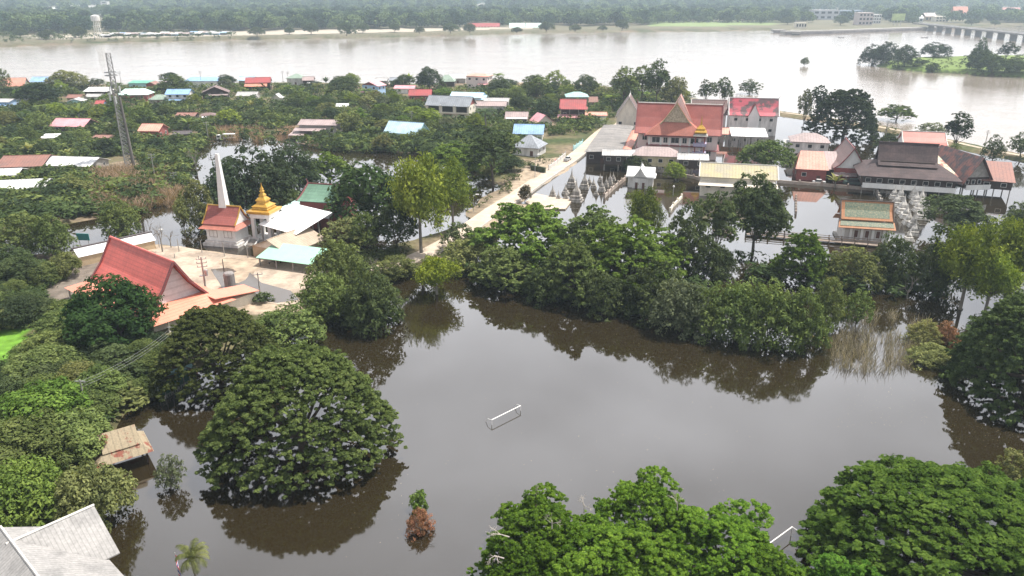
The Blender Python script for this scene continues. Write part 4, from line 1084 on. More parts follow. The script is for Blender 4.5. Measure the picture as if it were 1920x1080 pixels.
for e in (-1, 1):
    bb = MB()
    for sg in (-1, 1): bb.tube((e * Lr / 2, 0, 13.1), (e * Lr / 2, sg * 3.0, 8.0), .3, n=4).tube((e * Lr / 2, sg * 3.0, 8.0), (e * Lr / 2, sg * 6.3, 4.2), .3, n=4)
    bb.build('bargeboard', MAR, t)
MB().gable(Lr / 2 - 1.6, [(0, 12.4), (2.9, 7.6), (5.8, 4.2)], 0, .2).gable(-Lr / 2 + 1.6, [(0, 12.4), (2.9, 7.6), (5.8, 4.2)], 0, .2).build('pediment', mat('pale_pediment', (0.62, 0.62, 0.62), .7, .15, .8, tile=1.4), t)
sk = MB().frus(0, 0, 2.9, 4.5, Lr + 9, 20, Lr + 1.0, 11.8).build('skirt_roof', BOR, t)
e2 = MB().slab([(Lr / 2 - 2, 5.5, 4.3), (Lr / 2 + 4.0, 5.5, 4.3), (Lr / 2 + 4.0, 16, 3.0), (Lr / 2 - 2, 16, 3.0)], .15).build('wing_roof', BOR, t)
MB().box(0, 0, 1.4, Lr + 3, 14, 2.9).box(Lr / 2 + 1.0, 11, 1.2, 4.6, 9, 2.6).build('wall', CREAM, t)
for i in range(7):
    x = -Lr / 2 + (i + .5) * Lr / 7
    (window(t, x, -7, 1.7, 1.4, 1.2) if i != 3 else door(t, x, -7, .0))
for x in np.linspace(-Lr / 2 - 3.8, Lr / 2 + 3.8, 9): MB().box(float(x), -9.4, 1.3, .3, .3, 3.1).build('post', CREAM, t)
for y in (-5, 0, 5): MB().box(Lr / 2 + 3.9, y, 1.3, .3, .3, 3.1).build('post', CREAM, t)
# crematorium with chimney
q = P(421, 462)
t = thing('crematorium', 'white crematorium with red roof, gold trim and tall white tapering chimney', 'crematorium', (q.x, q.y + 3.5, -.2), R(-13))
protect(383, 475, 385, 470, 'the crematorium'); protect(400, 425, 287, 395, None, yb=460); FOOT.append((q.x, q.y + 3, 8))
MB().box(0, 0, 2.8, 8.6, 6.4, 5.6).build('wall', WHITE, t)
MB().box(0, 0, .5, 10.6, 8.2, 1.0).box(0, 0, 1.3, 9.6, 7.3, .6).build('plinth', DIRTY, t)
MB().frus(0, 0, 5.1, 6.3, 11.6, 9.2, 8.8, 6.2).build('skirt_roof', ORT, t)
rf = MB().roofp(-4.9, 4.9, [(0, 4.3), (1.6, 1.9), (3.6, 0)], 6.3, .16).build('roof', REDT, t)
bb = MB().tube((-5, 0, 10.7), (5, 0, 10.7), .2, n=4)
for e in (-4.9, 4.9):
    for sg in (-1, 1): bb.tube((e, 0, 10.7), (e, sg * 1.6, 8.3), .18, n=4).tube((e, sg * 1.6, 8.3), (e, sg * 3.7, 6.3), .18, n=4)
bb.build('gold_trim', GOLD, t)
MB().gable(-4.5, [(0, 4.0), (1.5, 1.8), (3.3, 0)], 6.2).gable(4.5, [(0, 4.0), (1.5, 1.8), (3.3, 0)], 6.2).build('gable', WHITE, t)
chH = hz(q.y + 4, 287)
MB().frus(-.3, .6, 9.0, chH, 2.3, 2.0, .75, .75).build('chimney', WHITE, t)
for x in (-2.2, 2.2): window(t, x, -3.2, 3.6, 2.2, 1.8, 'f', WHITE, CONC)
# porch tower with gold spire
q = P(496, 455)
t = thing('spire_gatehouse', 'open white porch with golden tiered spire beside the red roofed crematorium', 'shrine', (q.x, q.y + 3, -.2), R(-13))
protect(455, 508, 340, 460, 'the golden spire'); FOOT.append((q.x, q.y + 3, 5))
for sx in (-2.4, 2.4):
    for sy in (-2.2, 2.2): MB().box(sx, sy, 4.5, .95, .95, 7.4).build('pillar', WHITE, t)
MB().box(0, 0, .5, 7.0, 6.6, 1.2).build('platform', DIRTY, t)
MB().box(0, 0, 7.6, 5.9, 5.6, 1.2).build('lintel', WHITE, t)
MB().sqlathe([(3.2, 8.2), (3.5, 8.6), (3.5, 9.0), (2.9, 9.2)]).build('cornice', GOLD, t)
sp = hz(q.y + 3, 341)
k = (sp - 9.2) / 10.0
MB().sqlathe([(2.3, 9.2), (2.4, 9.2 + .3 * k), (2.1, 9.2 + .9 * k), (2.4, 9.2 + 1.2 * k), (1.35, 9.2 + 2.2 * k), (1.2, 9.2 + 2.9 * k), (1.5, 9.2 + 3.2 * k), (1.4, 9.2 + 3.6 * k), (.8, 9.2 + 4.5 * k), (.6, 9.2 + 5.0 * k), (.8, 9.2 + 5.2 * k), (.38, 9.2 + 6.0 * k), (.35, 9.2 + 6.4 * k), (.55, 9.2 + 6.6 * k), (.28, 9.2 + 7.3 * k), (.38, 9.2 + 7.5 * k), (.12, 9.2 + 8.6 * k), (.03, 9.2 + 10 * k)]).build('spire', GOLD, t)
MB().box(-1.9, 0, 6.8, 2.2, 4, .3).build('beam', WHITE, t)
for s_, x in enumerate((-1.6, 5.6)):
    st = MB()
    for i in range(7): st.box(x, -4.0 - i * .42, 1.05 - i * .18, 2.6, .44, .36)
    st.build('steps', CONC, t)
    MB().slab([(x - 1.5, -3.8, 1.9), (x - 1.3, -3.8, 1.9), (x - 1.3, -7, .5), (x - 1.5, -7, .5)], .5).slab([(x + 1.3, -3.8, 1.9), (x + 1.5, -3.8, 1.9), (x + 1.5, -7, .5), (x + 1.3, -7, .5)], .5).build('stair_parapet', WHITE, t)
MB().box(3.8, -1, .6, 5.4, 5.0, 1.1).build('landing', DIRTY, t)
H('large white flat canopy roof right of the golden spire', 519, 399, 430, 90, 5.4, 12, -36, 'shed', 'white', 'tan', 'the large white canopy', name='canopy', cat='canopy', walls=False, zg=0, oh=.3, rm=mat('white_canopy_sheet', (0.82, 0.82, 0.82), .5, .06, .4))
H('green translucent flat canopy over benches at the yard edge', 530, 469, 489.5, 114, 3.2, 7.5, -20, 'shed', 'mint', 'tan', 'the green canopy', name='canopy', cat='canopy', walls=False, zg=.4, oh=.3, rm=mat('pale_green_sheet', (0.30, 0.53, 0.40), .5, .1, .4))
H('small tan gabled shed between the white and green canopies', 577, 436, 460, 64, 3.4, 12, 62, 'gable', 'mauve', 'tan', None, name='shed', cat='shed', wins=0, side=0, dr=False, rm=mat('tan_sheets', (0.42, 0.34, 0.26), .7, .2, .5, stripe=.8), gcol='cream')
H('green tiled tiered hall roof partly hidden behind the big round tree', 592, 346, 378, 78, 8.4, 14, -14, 'thai', 'green', 'redw', 'the green tiled hall', name='temple_hall', cat='temple hall', wins=3, bargeb=MAR, rm=mat('mossy_green_tiles', (0.13, 0.24, 0.17), .6, .25, .3, tile=.6), lean=(4, 6.2, 5.0, 'lgrey', -.5, .5))
H('pale teal lean roof left of the green tiled hall', 545, 376, 398, 62, 5.0, 11, -38, 'shed', 'mint', 'conc', None, name='lean_roof', cat='shed', walls=False, oh=.2)
_ls = H('long low shed with white front roof strip and dark ridge behind the red hall', 222, 452, 466, 96, 3.2, 2.2, 47, 'shed', 'white', 'tan', 'the long low shed', name='long_shed', cat='shed', wins=0, side=0, dr=False, zg=.4, oh=.25)
_t, _c, _w, _h, _r = _ls
MB().slab([(-_w / 2 - .6, 1.4, _h + _r - .1), (_w / 2 + .6, 1.4, _h + _r - .1), (_w / 2 + .6, 3.2, _h + _r - 1.0), (-_w / 2 - .6, 3.2, _h + _r - 1.0)], .15).box(0, 1.4, _h + _r, _w + 1.2, .7, .3).build('back_roof', rmat('dark'), _t)
MB().box(0, .9, 1.1, _w, .15, 2.2).build('wall', WC['tan'], _t)
# rusty pavilion and grey school roof at bottom left
q = P(216, 852, 2.2)
t = thing('pavilion', 'small pavilion with rusty patched tan roof standing in flood', 'pavilion', (q.x, q.y + 1.5, -1.2), R(36))
protect(175, 262, 806, 858, 'the rusty pavilion'); FOOT.append((q.x, q.y + 1.5, 4.5))
PTN = mat('patched_tan_roof', (0.30, 0.245, 0.165), .75, .35, .5, col2=(0.22, 0.075, 0.05), thr=.58, soft=.03, stripe=.9)
MB().frus(0, 0, 3.3, 4.6, 7.8, 6.8, 4.6, 3.9).build('skirt_roof', PTN, t)
MB().roofp(-2.5, 2.5, [(0, 2.1), (2.3, 0)], 4.55, .1).build('roof', PTN, t)
MB().gable(-2.2, [(0, 1.9), (2.0, 0)], 4.5).gable(2.2, [(0, 1.9), (2.0, 0)], 4.5).build('gable', WC['bluew'], t)
for x in (-3, 3):
    for y in (-2.5, 2.5): MB().box(x, y, 1.5, .25, .25, 3.9).build('post', WOODD, t)
a = P(5, 993, 9.2)
t = thing('school_building', 'large grey corrugated hip and gable roofed building at the bottom left corner', 'building', (a.x, a.y, 0), R(-42))
GR = mat('grey_corrugated_sheets', (0.30, 0.29, 0.28), .65, .3, .35, stripe=.45, spec=.3, col2=(0.20, .195, .19), thr=.55)
MB().box(20, 0, 2.8, 38, 11.5, 5.7).box(2.6, 4.5, 2.6, 8.4, 5.4, 5.2).build('wall', CREAM, t)
o = MB().roofp(-.6, 40, profile(12, 3.4, 1.4, 'gable'), 5.8, .15).build('main_roof', GR, t)
MB().tube((-.7, 0, 9.25), (40, 0, 9.25), .15, n=5).build('ridge_cap', RIDGE, o)
o2 = MB().roofp(-.5, 8.6, profile(9.2, 3.0, 1.0, 'gable'), 5.95, .15).build('wing_roof', GR, t); o2.rotation_euler = (0, 0, R(90)); o2.location = (2.6, 0, 0)
MB().tube((-.5, 0, 9.0), (8.65, 0, 9.0), .14, n=5).build('ridge_cap', RIDGE, o2)
for i in range(6): window(t, 6 + i * 5, -5.75, 3.6, 1.8, 1.5, 'f')
FOOT.append((a.x, a.y, 10))
protect(0, 225, 955, 1080, 'the grey school roof')
# ------------------------------------------------------------------ stupas
STW = mat('whitewashed_stupa', (0.58, 0.56, 0.52), .85, .35, 1.2, col2=(0.30, .28, .25), thr=.54, streak=True)
STG = mat('mouldy_grey_stupa', (0.42, 0.39, 0.35), .85, .4, 1.2, col2=(0.16, .145, .13), thr=.5, streak=True)
def stupa_parts(t, m, sq):
    MB().sqlathe([(1.5, 0), (1.5, .5), (1.25, .5), (1.25, .9), (1.35, .95), (1.05, 1.3), (1.05, 1.7), (1.15, 1.75), (.85, 2.1)]).build('base', m, t)
    pb = [(.8, 2.1), (.85, 2.4), (.72, 3.0), (.5, 3.5), (.38, 3.7)]
    (MB().sqlathe(pb) if sq else MB().lathe(pb)).build('bell', m, t, not sq)
    MB().lathe([(.36, 3.7), (.42, 3.8), (.30, 4.0), (.34, 4.1), (.22, 4.5), (.10, 5.4), (.02, 6.4)], n=8).build('spire', m, t)
def copytree(o, parent=None):
    c = o.copy(); COL.objects.link(c)
    if parent: c.parent = parent
    for ch in list(o.children): copytree(ch, c)
    return c
PR = {}
def stupa(px, py, s, hsc, m, sq, label, grp):
    q = P(px, py); key = (m.name, sq)
    if key not in PR:
        t = thing('stupa', label, 'stupa', (0, 0, 0), R(-15), grp); stupa_parts(t, m, sq); PR[key] = t
    else:
        t = copytree(PR[key]); t['label'] = label; t['group'] = grp
    t.location = (q.x, q.y, -.3); t.scale = (s * .98, s * .98, hsc * (.76 + .06 * math.sin(px * 7 + py))); t.rotation_euler = (.03 * math.sin(px * 3.1), .03 * math.sin(py * 2.3), R(-15) + .1 * math.sin(px))
GA = 'white stupas beside the old chapel'
wh = [(1655, 360, .9, .9, 1), (1668, 362, .9, .9, 0), (1673, 358, .9, 1.0, 1), (1675, 372, 1, 1, 1), (1684, 364, .9, 1.1, 0), (1687, 375, 1.0, 1.2, 1), (1680, 386, 1, 1.1, 1), (1692, 399, 1.35, 1.35, 1), (1697, 408, 1.1, 1.1, 0),
      (1703, 420, 1.1, 1.05, 1), (1711, 424, 1.1, 1.15, 0), (1707, 361, 1.05, 1.15, 1), (1715, 358, 1.0, 1.2, 0), (1712, 371, 1.05, 1.1, 1), (1720, 369, 1.0, 1.2, 1), (1717, 382, 1.15, 1.2, 1), (1726, 380, 1.0, 1.25, 0), (1722, 396, 1.2, 1.1, 1),
      (1731, 392, 1.1, 1.2, 1), (1728, 410, 1.25, 1.15, 1), (1738, 404, 1.15, 1.1, 0), (1713, 440, 1.0, 1.0, 1), (1704, 450, .9, .8, 0)]
_o = ['first', 'second', 'third', 'fourth', 'fifth', 'sixth', 'seventh', 'eighth', 'ninth', 'tenth', 'eleventh', 'twelfth', 'thirteenth', 'fourteenth', 'fifteenth', 'sixteenth']
li = sorted([s for s in wh if s[0] < 1704 or s[1] > 415], key=lambda s: s[1]); ri = sorted([s for s in wh if not (s[0] < 1704 or s[1] > 415)], key=lambda s: s[1])
for row, nm in ((li, 'left'), (ri, 'right')):
    for i, (x, y, a_, b_, sq) in enumerate(row):
        stupa(x, y, a_, b_, STW, bool(sq), f'{_o[i]} white tiered stupa from the back in the {nm} row beside the old chapel', GA)
GB = 'grey stupas of the flooded graveyard'
gr = [(1060, 363, 1.0, 1.0, 0), (1071, 350, 1.5, 1.7, 1), (1080, 377, 1.7, 1.7, 1), (1095, 353, 1.4, 1.5, 1), (1113, 352, .9, 1.0, 0), (1128, 358, 1.0, 1.3, 0), (1036, 370, 1.0, 1.1, 1), (1047, 374, .7, .8, 0), (1061, 374, .8, 1.0, 0), (1136, 350, .8, 1.0, 0), (1143, 345, .9, 1.1, 1),
      (1125, 340, .8, .8, 1), (1105, 343, .7, .8, 0), (1150, 338, .7, .9, 0), (1118, 366, .7, .8, 0)]
lg = ['grey stupa nearest the curved garden path in the flooded graveyard', 'large pale stupa on a wide base at the back of the graveyard', 'tallest mouldy stupa standing foremost in the graveyard water', 'tall narrow stupa on a white square base beside the large pale one',
      'thin grey stupa just right of the white based one', 'dark thin stupa in the middle of the flooded graveyard', 'squat grey stupa beside the round clipped tree and path', 'small grey marker stupa on the paved terrace', 'small dark stupa on the terrace edge beside the path',
      'small grey stupa among bushes left of the white shrine', 'tiered grey stupa just left of the white shrine walkway', 'low grey stupa in front of the grey stilt house', 'low thin stupa behind the white based tall stupa', 'rearmost thin stupa near the stilt house posts', 'low stupa right of the tallest mouldy stupa']
for (x, y, a_, b_, sq), lb in zip(gr, lg): stupa(x, y, a_ * .88, b_ * .9, STG, bool(sq), lb, GB)
# ------------------------------------------------------------------ walls, road, kerbs
def ribbon(name, pts, wd, z, m, th=.25, kind='structure', label=None, cat=None, sub=None):
    mb = MB(); n = len(pts); L_ = []; R_ = []
    for i, p in enumerate(pts):
        a = Vector(pts[max(0, i - 1)][:2]); b = Vector(pts[min(n - 1, i + 1)][:2]); d = (b - a).normalized(); q = Vector((-d.y, d.x)) * wd / 2
        L_.append((p[0] + q.x, p[1] + q.y)); R_.append((p[0] - q.x, p[1] - q.y))
    for i in range(n - 1):
        zz = [z if not callable(z) else z(k) for k in (i, i + 1)]
        vs = [(*R_[i], zz[0]), (*R_[i + 1], zz[1]), (*L_[i + 1], zz[1]), (*L_[i], zz[0])]
        lo = [(x, y, c_ - th) for x, y, c_ in vs]
        mb.add(vs + lo, [(0, 1, 2, 3), (7, 6, 5, 4), (0, 4, 5, 1), (3, 2, 6, 7)] + ([(0, 3, 7, 4)] if i == 0 else []) + ([(1, 5, 6, 2)] if i == n - 2 else []))
    o = mb.build(name, m)
    if kind: o['kind'] = kind
    if label: tag(o, label, cat)
    return o
ROADM = mat('pale_concrete_road', (0.50, 0.42, 0.34), .9, .2, .25, col2=(0.40, .33, .26))
def sm(px, z=0): return [tuple(P(a, b, z)) for a, b in px]
rp = sm([(700, 508), (757, 492), (800, 474), (850, 447), (890, 418), (925, 393), (965, 368), (1003, 341), (1046, 312), (1070, 297), (1092, 280), (1118, 255), (1150, 229)], .6)
ribbon('road', rp, 5.6, .62, ROADM, 1.2)
ribbon('kerb', [(x + 3.05, y - 1.0) for x, y, z in rp[2:]], .35, .78, mat('kerb_concrete', (.55, .50, .44), .9, .2, .5), .9)
ribbon('road', sm([(1046, 315), (1018, 327), (975, 320)], .6), 6.5, .60, ROADM, 1.2)
YARDM = mat('muddy_concrete_yard', (0.42, 0.345, 0.27), .92, .25, .12, col2=(0.26, 0.21, 0.165), thr=.52, soft=.08)
yp = sm([(285, 470), (335, 462), (400, 474), (470, 483), (540, 494), (594, 500), (588, 545), (560, 575), (470, 566), (430, 550), (380, 540), (320, 500)], .8)
o = MB().prism([(x, y) for x, y, z in yp], .3, .93).build('yard', YARDM); o['kind'] = 'structure'
PUD = watermat('puddle_water', (0.09, 0.075, 0.06), 1.5, .05, [((1.1, 1.3, 1), .05, .01)])
for k, pp in enumerate(([(395, 505), (425, 502), (470, 512), (490, 530), (545, 545), (560, 562), (520, 568), (450, 560), (420, 545)], [(425, 505), (440, 500), (452, 512), (438, 520)])):
    if k == 0: o = MB().prism([(x, y) for x, y, z in sm(pp, .93)], .9, .945).build('puddle', PUD); o['kind'] = 'structure'
# paved terrace in the graveyard
o = MB().prism([(x, y) for x, y, z in sm([(985, 379), (1003, 363), (1050, 372), (1074, 374), (1060, 392), (1010, 392)], .3)], -.6, .42).build('terrace', ROADM); o['kind'] = 'structure'
# low walls and boardwalks
def wall(label, pts, hgt_, m, th=.4, posts=0, name='low_wall', cat='wall', z0=-.8):
    t = thing(name, label, cat, pts[0])
    o0 = Vector(pts[0]); mb = MB(); pb = []
    for a, b in zip(pts[:-1], pts[1:]):
        a = Vector(a); b = Vector(b); d = b - a; an = math.atan2(d.y, d.x); c = (a + b) / 2 - o0
        mb.box(c.x, c.y, (hgt_ + z0) / 2, d.length, th, hgt_ - z0, an)
        if posts:
            n = max(1, int(d.length / posts))
            for i in range(n + 1): pb.append((a + d * i / n - o0, an))
    mb.build('wall' if name == 'low_wall' else 'rail_wall', m, t)
    for p, an in pb[:40]:
        MB().box(p.x, p.y, (hgt_ + .45 + z0) / 2, th * 1.5, th * 1.5, hgt_ + .45 - z0, an).frus(p.x, p.y, hgt_ + .45, hgt_ + .8, th * 1.5, th * 1.5, .05, .05).build('post', m, t)
    return t
def s0(px): return [(*P(a, b)[:2], 0) for a, b in px]
OLDB = mat('old_brick_wall', (0.33, 0.25, 0.21), .9, .3, .6, col2=(.42, .37, .32))
wall('long low brown wall between the temple buildings and the inner pond', s0([(1232, 322), (1300, 335), (1312, 338)]), 1.1, OLDB, posts=6)
wall('low balustrade wall under the salmon roofed house and parked boat', s0([(1458, 343), (1540, 349), (1640, 358)]), 1.1, OLDB, posts=6)
wall('brown wall running from the white shrine toward the big rain trees', s0([(1172, 338), (1152, 354), (1133, 372)]), 1.3, OLDB, posts=4)
wall('stained pale wall between stupas and inner pond beside the old chapel', s0([(1640, 358), (1646, 370), (1652, 382)]), 1.2, STG, posts=3)
wall('short pale walkway wall with round finial in the middle of the inner pond', s0([(1278, 372), (1262, 388), (1256, 398)]), 1.0, CREAM, posts=5)
wall('narrow submerged walkway posts in the water left of the old chapel', s0([(1492, 372), (1492, 402)]), .7, OLDB, posts=3)
wall('brown cross walkway stub toward the leafy tree in the pond', s0([(1478, 409), (1446, 408)]), .5, OLDB, posts=0)
# boardwalk
def boardwalk(label, px, zt):
    pts = s0(px); t = thing('boardwalk', label, 'walkway', pts[0]); o0 = Vector(pts[0])
    dk = MB(); rl = []; pw = []
    for a, b in zip(pts[:-1], pts[1:]):
        a = Vector(a); b = Vector(b); d = b - a; an = math.atan2(d.y, d.x); c = (a + b) / 2 - o0; nrm = Vector((-math.sin(an), math.cos(an), 0))
        dk.box(c.x, c.y, zt - .1, d.length, 2.4, .2, an)
        for sg in (-1, 1):
            r = MB(); cc = c + nrm * 1.15 * sg
            for z in (.45, .95): r.box(cc.x, cc.y, zt + z, d.length, .12, .14, an)
            rl.append(r)
            n = max(1, int(d.length / 3.0))
            for i in range(n + 1):
                p = a + d * i / n - o0 + nrm * 1.15 * sg; pw.append(MB().box(p.x, p.y, (zt + 1.2 - 1.2) / 2, .25, .25, zt + 2.4, an))
    m = mat('weathered_boardwalk', (.30, .24, .20), .9, .35, .8)
    dk.build('deck', m, t)
    for r in rl: r.build('rail', m, t)
    for p in pw[:60]: p.build('post', m, t)
boardwalk('long weathered boardwalk with railings in front of the old chapel', [(1398, 441), (1440, 444), (1470, 447), (1530, 452), (1650, 463)], .6)
boardwalk('short brown walkway with bushes left of the leafy pond tree', [(1340, 434), (1374, 441)], .6)
# cloister fence along the road
wall('white panelled wall along the village road beside the pickup', s0([(1029, 322), (1044, 310), (1060, 296)]), 2.2, DIRTY, .25, posts=4)
wall('dark vine covered wall at the road bend', s0([(996, 322), (1022, 327)]), 2.6, mat('vine_wall', (.06, .08, .035), .9, .4, 1), .8)
wall('pale green fence wall farther up the village road', s0([(1075, 283), (1092, 272)]), 2.0, WC['tealw'], .25, posts=4)
# ------------------------------------------------------------------ lattice tower
q = P(241, 318)
TH = hz(q.y, 97)
t = thing('lattice_tower', 'tall grey telecom mast of lattice steel with antennas and ring platform above the trees', 'tower', (q.x, q.y, -.5))
protect(196, 250, 97, 318, 'the lattice tower', yb=300)
MSTL = mat('mast_steel', (0.30, 0.29, 0.28), .6, .3, .5, metal=.2)
def lattice(z0, z1, w0, w1, n, r, m, par, nm):
    mb = MB()
    def c(z, k):
        u = (z - z0) / (z1 - z0); w_ = w0 + (w1 - w0) * u
        return Vector((w_ * math.cos(k * 2.094 + .4), w_ * math.sin(k * 2.094 + .4), z))
    for k in range(3): mb.tube(c(z0, k), c(z1, k), r * 1.5, r * 1.1, 5)
    for i in range(n):
        a = z0 + (z1 - z0) * i / n; b = z0 + (z1 - z0) * (i + 1) / n
        for k in range(3):
            mb.tube(c(a, k), c(b, (k + 1) % 3), r * .7, n=4).tube(c(a, (k + 1) % 3), c(b, k), r * .7, n=4).tube(c(b, k), c(b, (k + 1) % 3), r * .7, n=4)
    return mb.build(nm, m, par)
lattice(0, TH * .72, 1.6, 1.1, 20, .12, MSTL, t, 'lattice_frame')
lattice(TH * .72, TH, 1.1, 1.0, 7, .13, MSTL, t, 'top_frame')
MB().tube((2.3, .2, 0), (1.5, .2, TH * .64), .62, .42, 12).build('cable_column', mat('cable_column', (0.17, 0.155, 0.14), .9, .3, .6, streak=True), t)
rg = MB()
for z in (TH * .82, TH * .845):
    for i in range(10):
        a, b = i * .628, (i + 1) * .628
        rg.tube((2.1 * math.cos(a), 2.1 * math.sin(a), z), (2.1 * math.cos(b), 2.1 * math.sin(b), z), .2, n=4)
for i in range(5): rg.tube((0, 0, TH * .82), (2.1 * math.cos(i * 1.256), 2.1 * math.sin(i * 1.256), TH * .82), .08, n=4)
rg.build('ring_platform', STEEL, t)
for i, (a, z) in enumerate(((0.3, .70), (2.4, .70), (4.5, .70), (5.2, .62), (3.1, .64))):
    MB().box(2.0 * math.cos(a), 2.0 * math.sin(a), TH * z, .5, .5, 2.6, a).build('antenna', WHITE, t)
    MB().tube((1.0 * math.cos(a), 1.0 * math.sin(a), TH * z), (2.0 * math.cos(a), 2.0 * math.sin(a), TH * z), .06, n=4).build('antenna_arm', STEEL, t)
MB().lathe([(.1, 0), (.7, .15), (.8, .4)], 0, 0, 14).build('dish', WHITE, t).location = (-1.6, -.8, TH * .66)
# ------------------------------------------------------------------ poles, lamps
def pole(px, by, ty, label, lean=0.0, arms=2, name='power_pole', cat='power pole', r=.16, grp='power poles', m=None, transformer=False):
    q = P(px, by); hh = max(hz(q.y, ty), 2)
    z = max(hgt(q.x, q.y), -1)
    t = thing(name, label, cat, (q.x, q.y, z), 0.3, grp); hh -= z
    MB().tube((0, 0, -.3), (lean * hh, 0, hh), r * 1.2, r * .8, 7).build('shaft', m or CONC, t)
    for i in range(arms): MB().box(lean * hh, 0, hh - .5 - i * .9, 2.2, .14, .14).tube((lean * hh - 1, 0, hh - .4 - i * .9), (lean * hh - 1, 0, hh - .1 - i * .9), .08, n=5).tube((lean * hh + 1, 0, hh - .4 - i * .9), (lean * hh + 1, 0, hh - .1 - i * .9), .08, n=5).build('crossarm', STEEL, t)
    if transformer:
        MB().lathe([(.35, 0), (.38, .2), (.38, 1.1), (.3, 1.2)], .6, 0, 10).build('transformer', STEEL, t).location = (0, 0, hh - 4.2)
        MB().box(0, 0, hh - 4.4, 1.8, .7, .15).build('bracket', STEEL, t)
    return t
for r_ in [(150, 166, 133, 'power pole by the river above the long blue roof'), (228, 160, 134, 'power pole standing just right of the lattice tower top'), (379, 165, 133, 'power pole in front of the long grey blue roof'), (531, 155, 133, 'power pole with wires by the river near the hip roof'),
           (541, 154, 134, 'right hand pole of the pair beside the river hip roof'), (292, 342, 288, 'tall concrete pole in the brush right of the lattice tower'), (328, 347, 322, 'short concrete pole in brush left of the white chimney'), (391, 265, 228, 'white pole at the edge of the flooded field'),
           (772, 236, 208, 'thin pole beside the grey roofed mansion carport'), (1375, 245, 176, 'power pole at the left corner of the crimson roofed quarters'), (1660, 258, 226, 'slim pole in front of the wide flat tree on the levee'), (1848, 268, 244, 'slim pole beside the small levee tree'),
           (1886, 322, 308, 'short slim pole right of the rusty stilt hall'), (1855, 116, 91, 'lamp post on the grassy river island')]:
    pole(*r_)
pole(388, 556, 482, 'concrete electric pole with transformer in front of the red roofed hall', arms=3, transformer=True, r=.2)
pole(487, 545, 511, 'grey pole with flat top frame in the flooded yard', arms=1, r=.14)
for x, b, tp, lb in ((337, 478, 447, 'thin post at the back left corner of the yard'), (380, 480, 452, 'second thin post at the back edge of the yard'), (422, 487, 455, 'thin post at the back edge in front of the crematorium'), (329, 490, 475, 'short post beside the red roof ridge'), (374, 493, 480, 'short post in the yard behind the orange wing roof'),
                     (425, 543, 486, 'tall dark post beside the grey cylinder tank'), (466, 490, 466, 'thin post in front of the gatehouse steps')):
    pole(x, b, tp, lb, arms=0, name='post', cat='post', r=.11, grp='posts around the yard', m=WOODD if x == 425 else CONC)
def lamp(px, by, ty, label, arm=True):
    q = P(px, by); z = max(hgt(q.x, q.y), -1); hh = hz(q.y, ty) - z
    t = thing('street_lamp', label, 'street lamp', (q.x, q.y, z), 0, 'street lamps'); MB().tube((0, 0, -.3), (0, 0, hh), .11, .08, 7).build('pole', STEEL, t)
    if arm: MB().tube((0, 0, hh), (.9, 0, hh + .25), .06, n=5).build('arm', STEEL, t); MB().box(1.2, 0, hh + .25, 1.1, .5, .22).build('lamp_head', WHITE, t)
    else: MB().lathe([(.05, -.3), (.32, -.1), (.38, .15), (.2, .4), (.02, .5)], n=10).build('lamp_globe', WHITE, t, True).location = (0, 0, hh)
lamp(1003, 336, 291, 'white headed street lamp at the road bend by the vine wall')
lamp(1099, 313, 283, 'bent white lamp post in front of the canteen shed')
lamp(888, 398, 366, 'thin lamp post standing in mud left of the road')
lamp(1262, 366, 350, 'globe lamp on the pale walkway in the inner pond', False)
lamp(1446, 386, 345, 'pair lamp beside the leafy tree in the pond', False)
lamp(1442, 310, 290, 'globe lamp above the faded yellow roof', False)
lamp(424, 455, 420, 'leaning lamp with white head left of the crematorium') if 0 else None
lamp(265, 478, 440, 'white headed lamp left of the white chimney in the flood') if 0 else None
lamp(300, 470, 432, 'bent lamp post among bare stumps behind the long low shed')
# sign, tank, bin
q = P(159, 462); t = thing('sign_board', 'teal blank sign board on two legs standing in the flood', 'sign', (q.x, q.y, -.6), R(-6)); SG = mat('teal_sign', (.05, .26, .27), .6, .15, 1)
MB().box(0, 0, 3.3, 3.6, .15, 1.9).build('board', SG, t)
for x in (-1.3, 1.3): MB().tube((x, .12, 0), (x, .12, 4.2), .09, n=6).build('leg', STEEL, t)
q = P(433, 546); t = thing('water_tank', 'grey upright cylinder tank standing in the yard puddle', 'water tank', (q.x, q.y, .9)); MB().lathe([(1.15, 0), (1.2, .2), (1.2, 3.4), (1.0, 3.7), (.3, 3.9)], n=18).build('shell', mat('tank_grey', (.27, .25, .24), .7, .3, .6, streak=True), t, False); MB().tube((1.25, 0, .1), (1.25, 0, 3.5), .07, n=6).build('pipe', STEEL, t)
# stacked benches under green canopy
for i in range(6):
    q = P(512 + i * 10, 500 - i * 1.2); t = thing('bench', f'{_o[i]} dark bench from the left under the green canopy', 'bench', (q.x, q.y, .93), R(50), 'benches under the green canopy')
    MB().box(0, 0, .45, 2.2, .4, .06).build('seat', WOODD, t); MB().box(-.9, 0, .21, .08, .36, .42).build('leg', WOODD, t); MB().box(.9, 0, .21, .08, .36, .42).build('leg', WOODD, t)
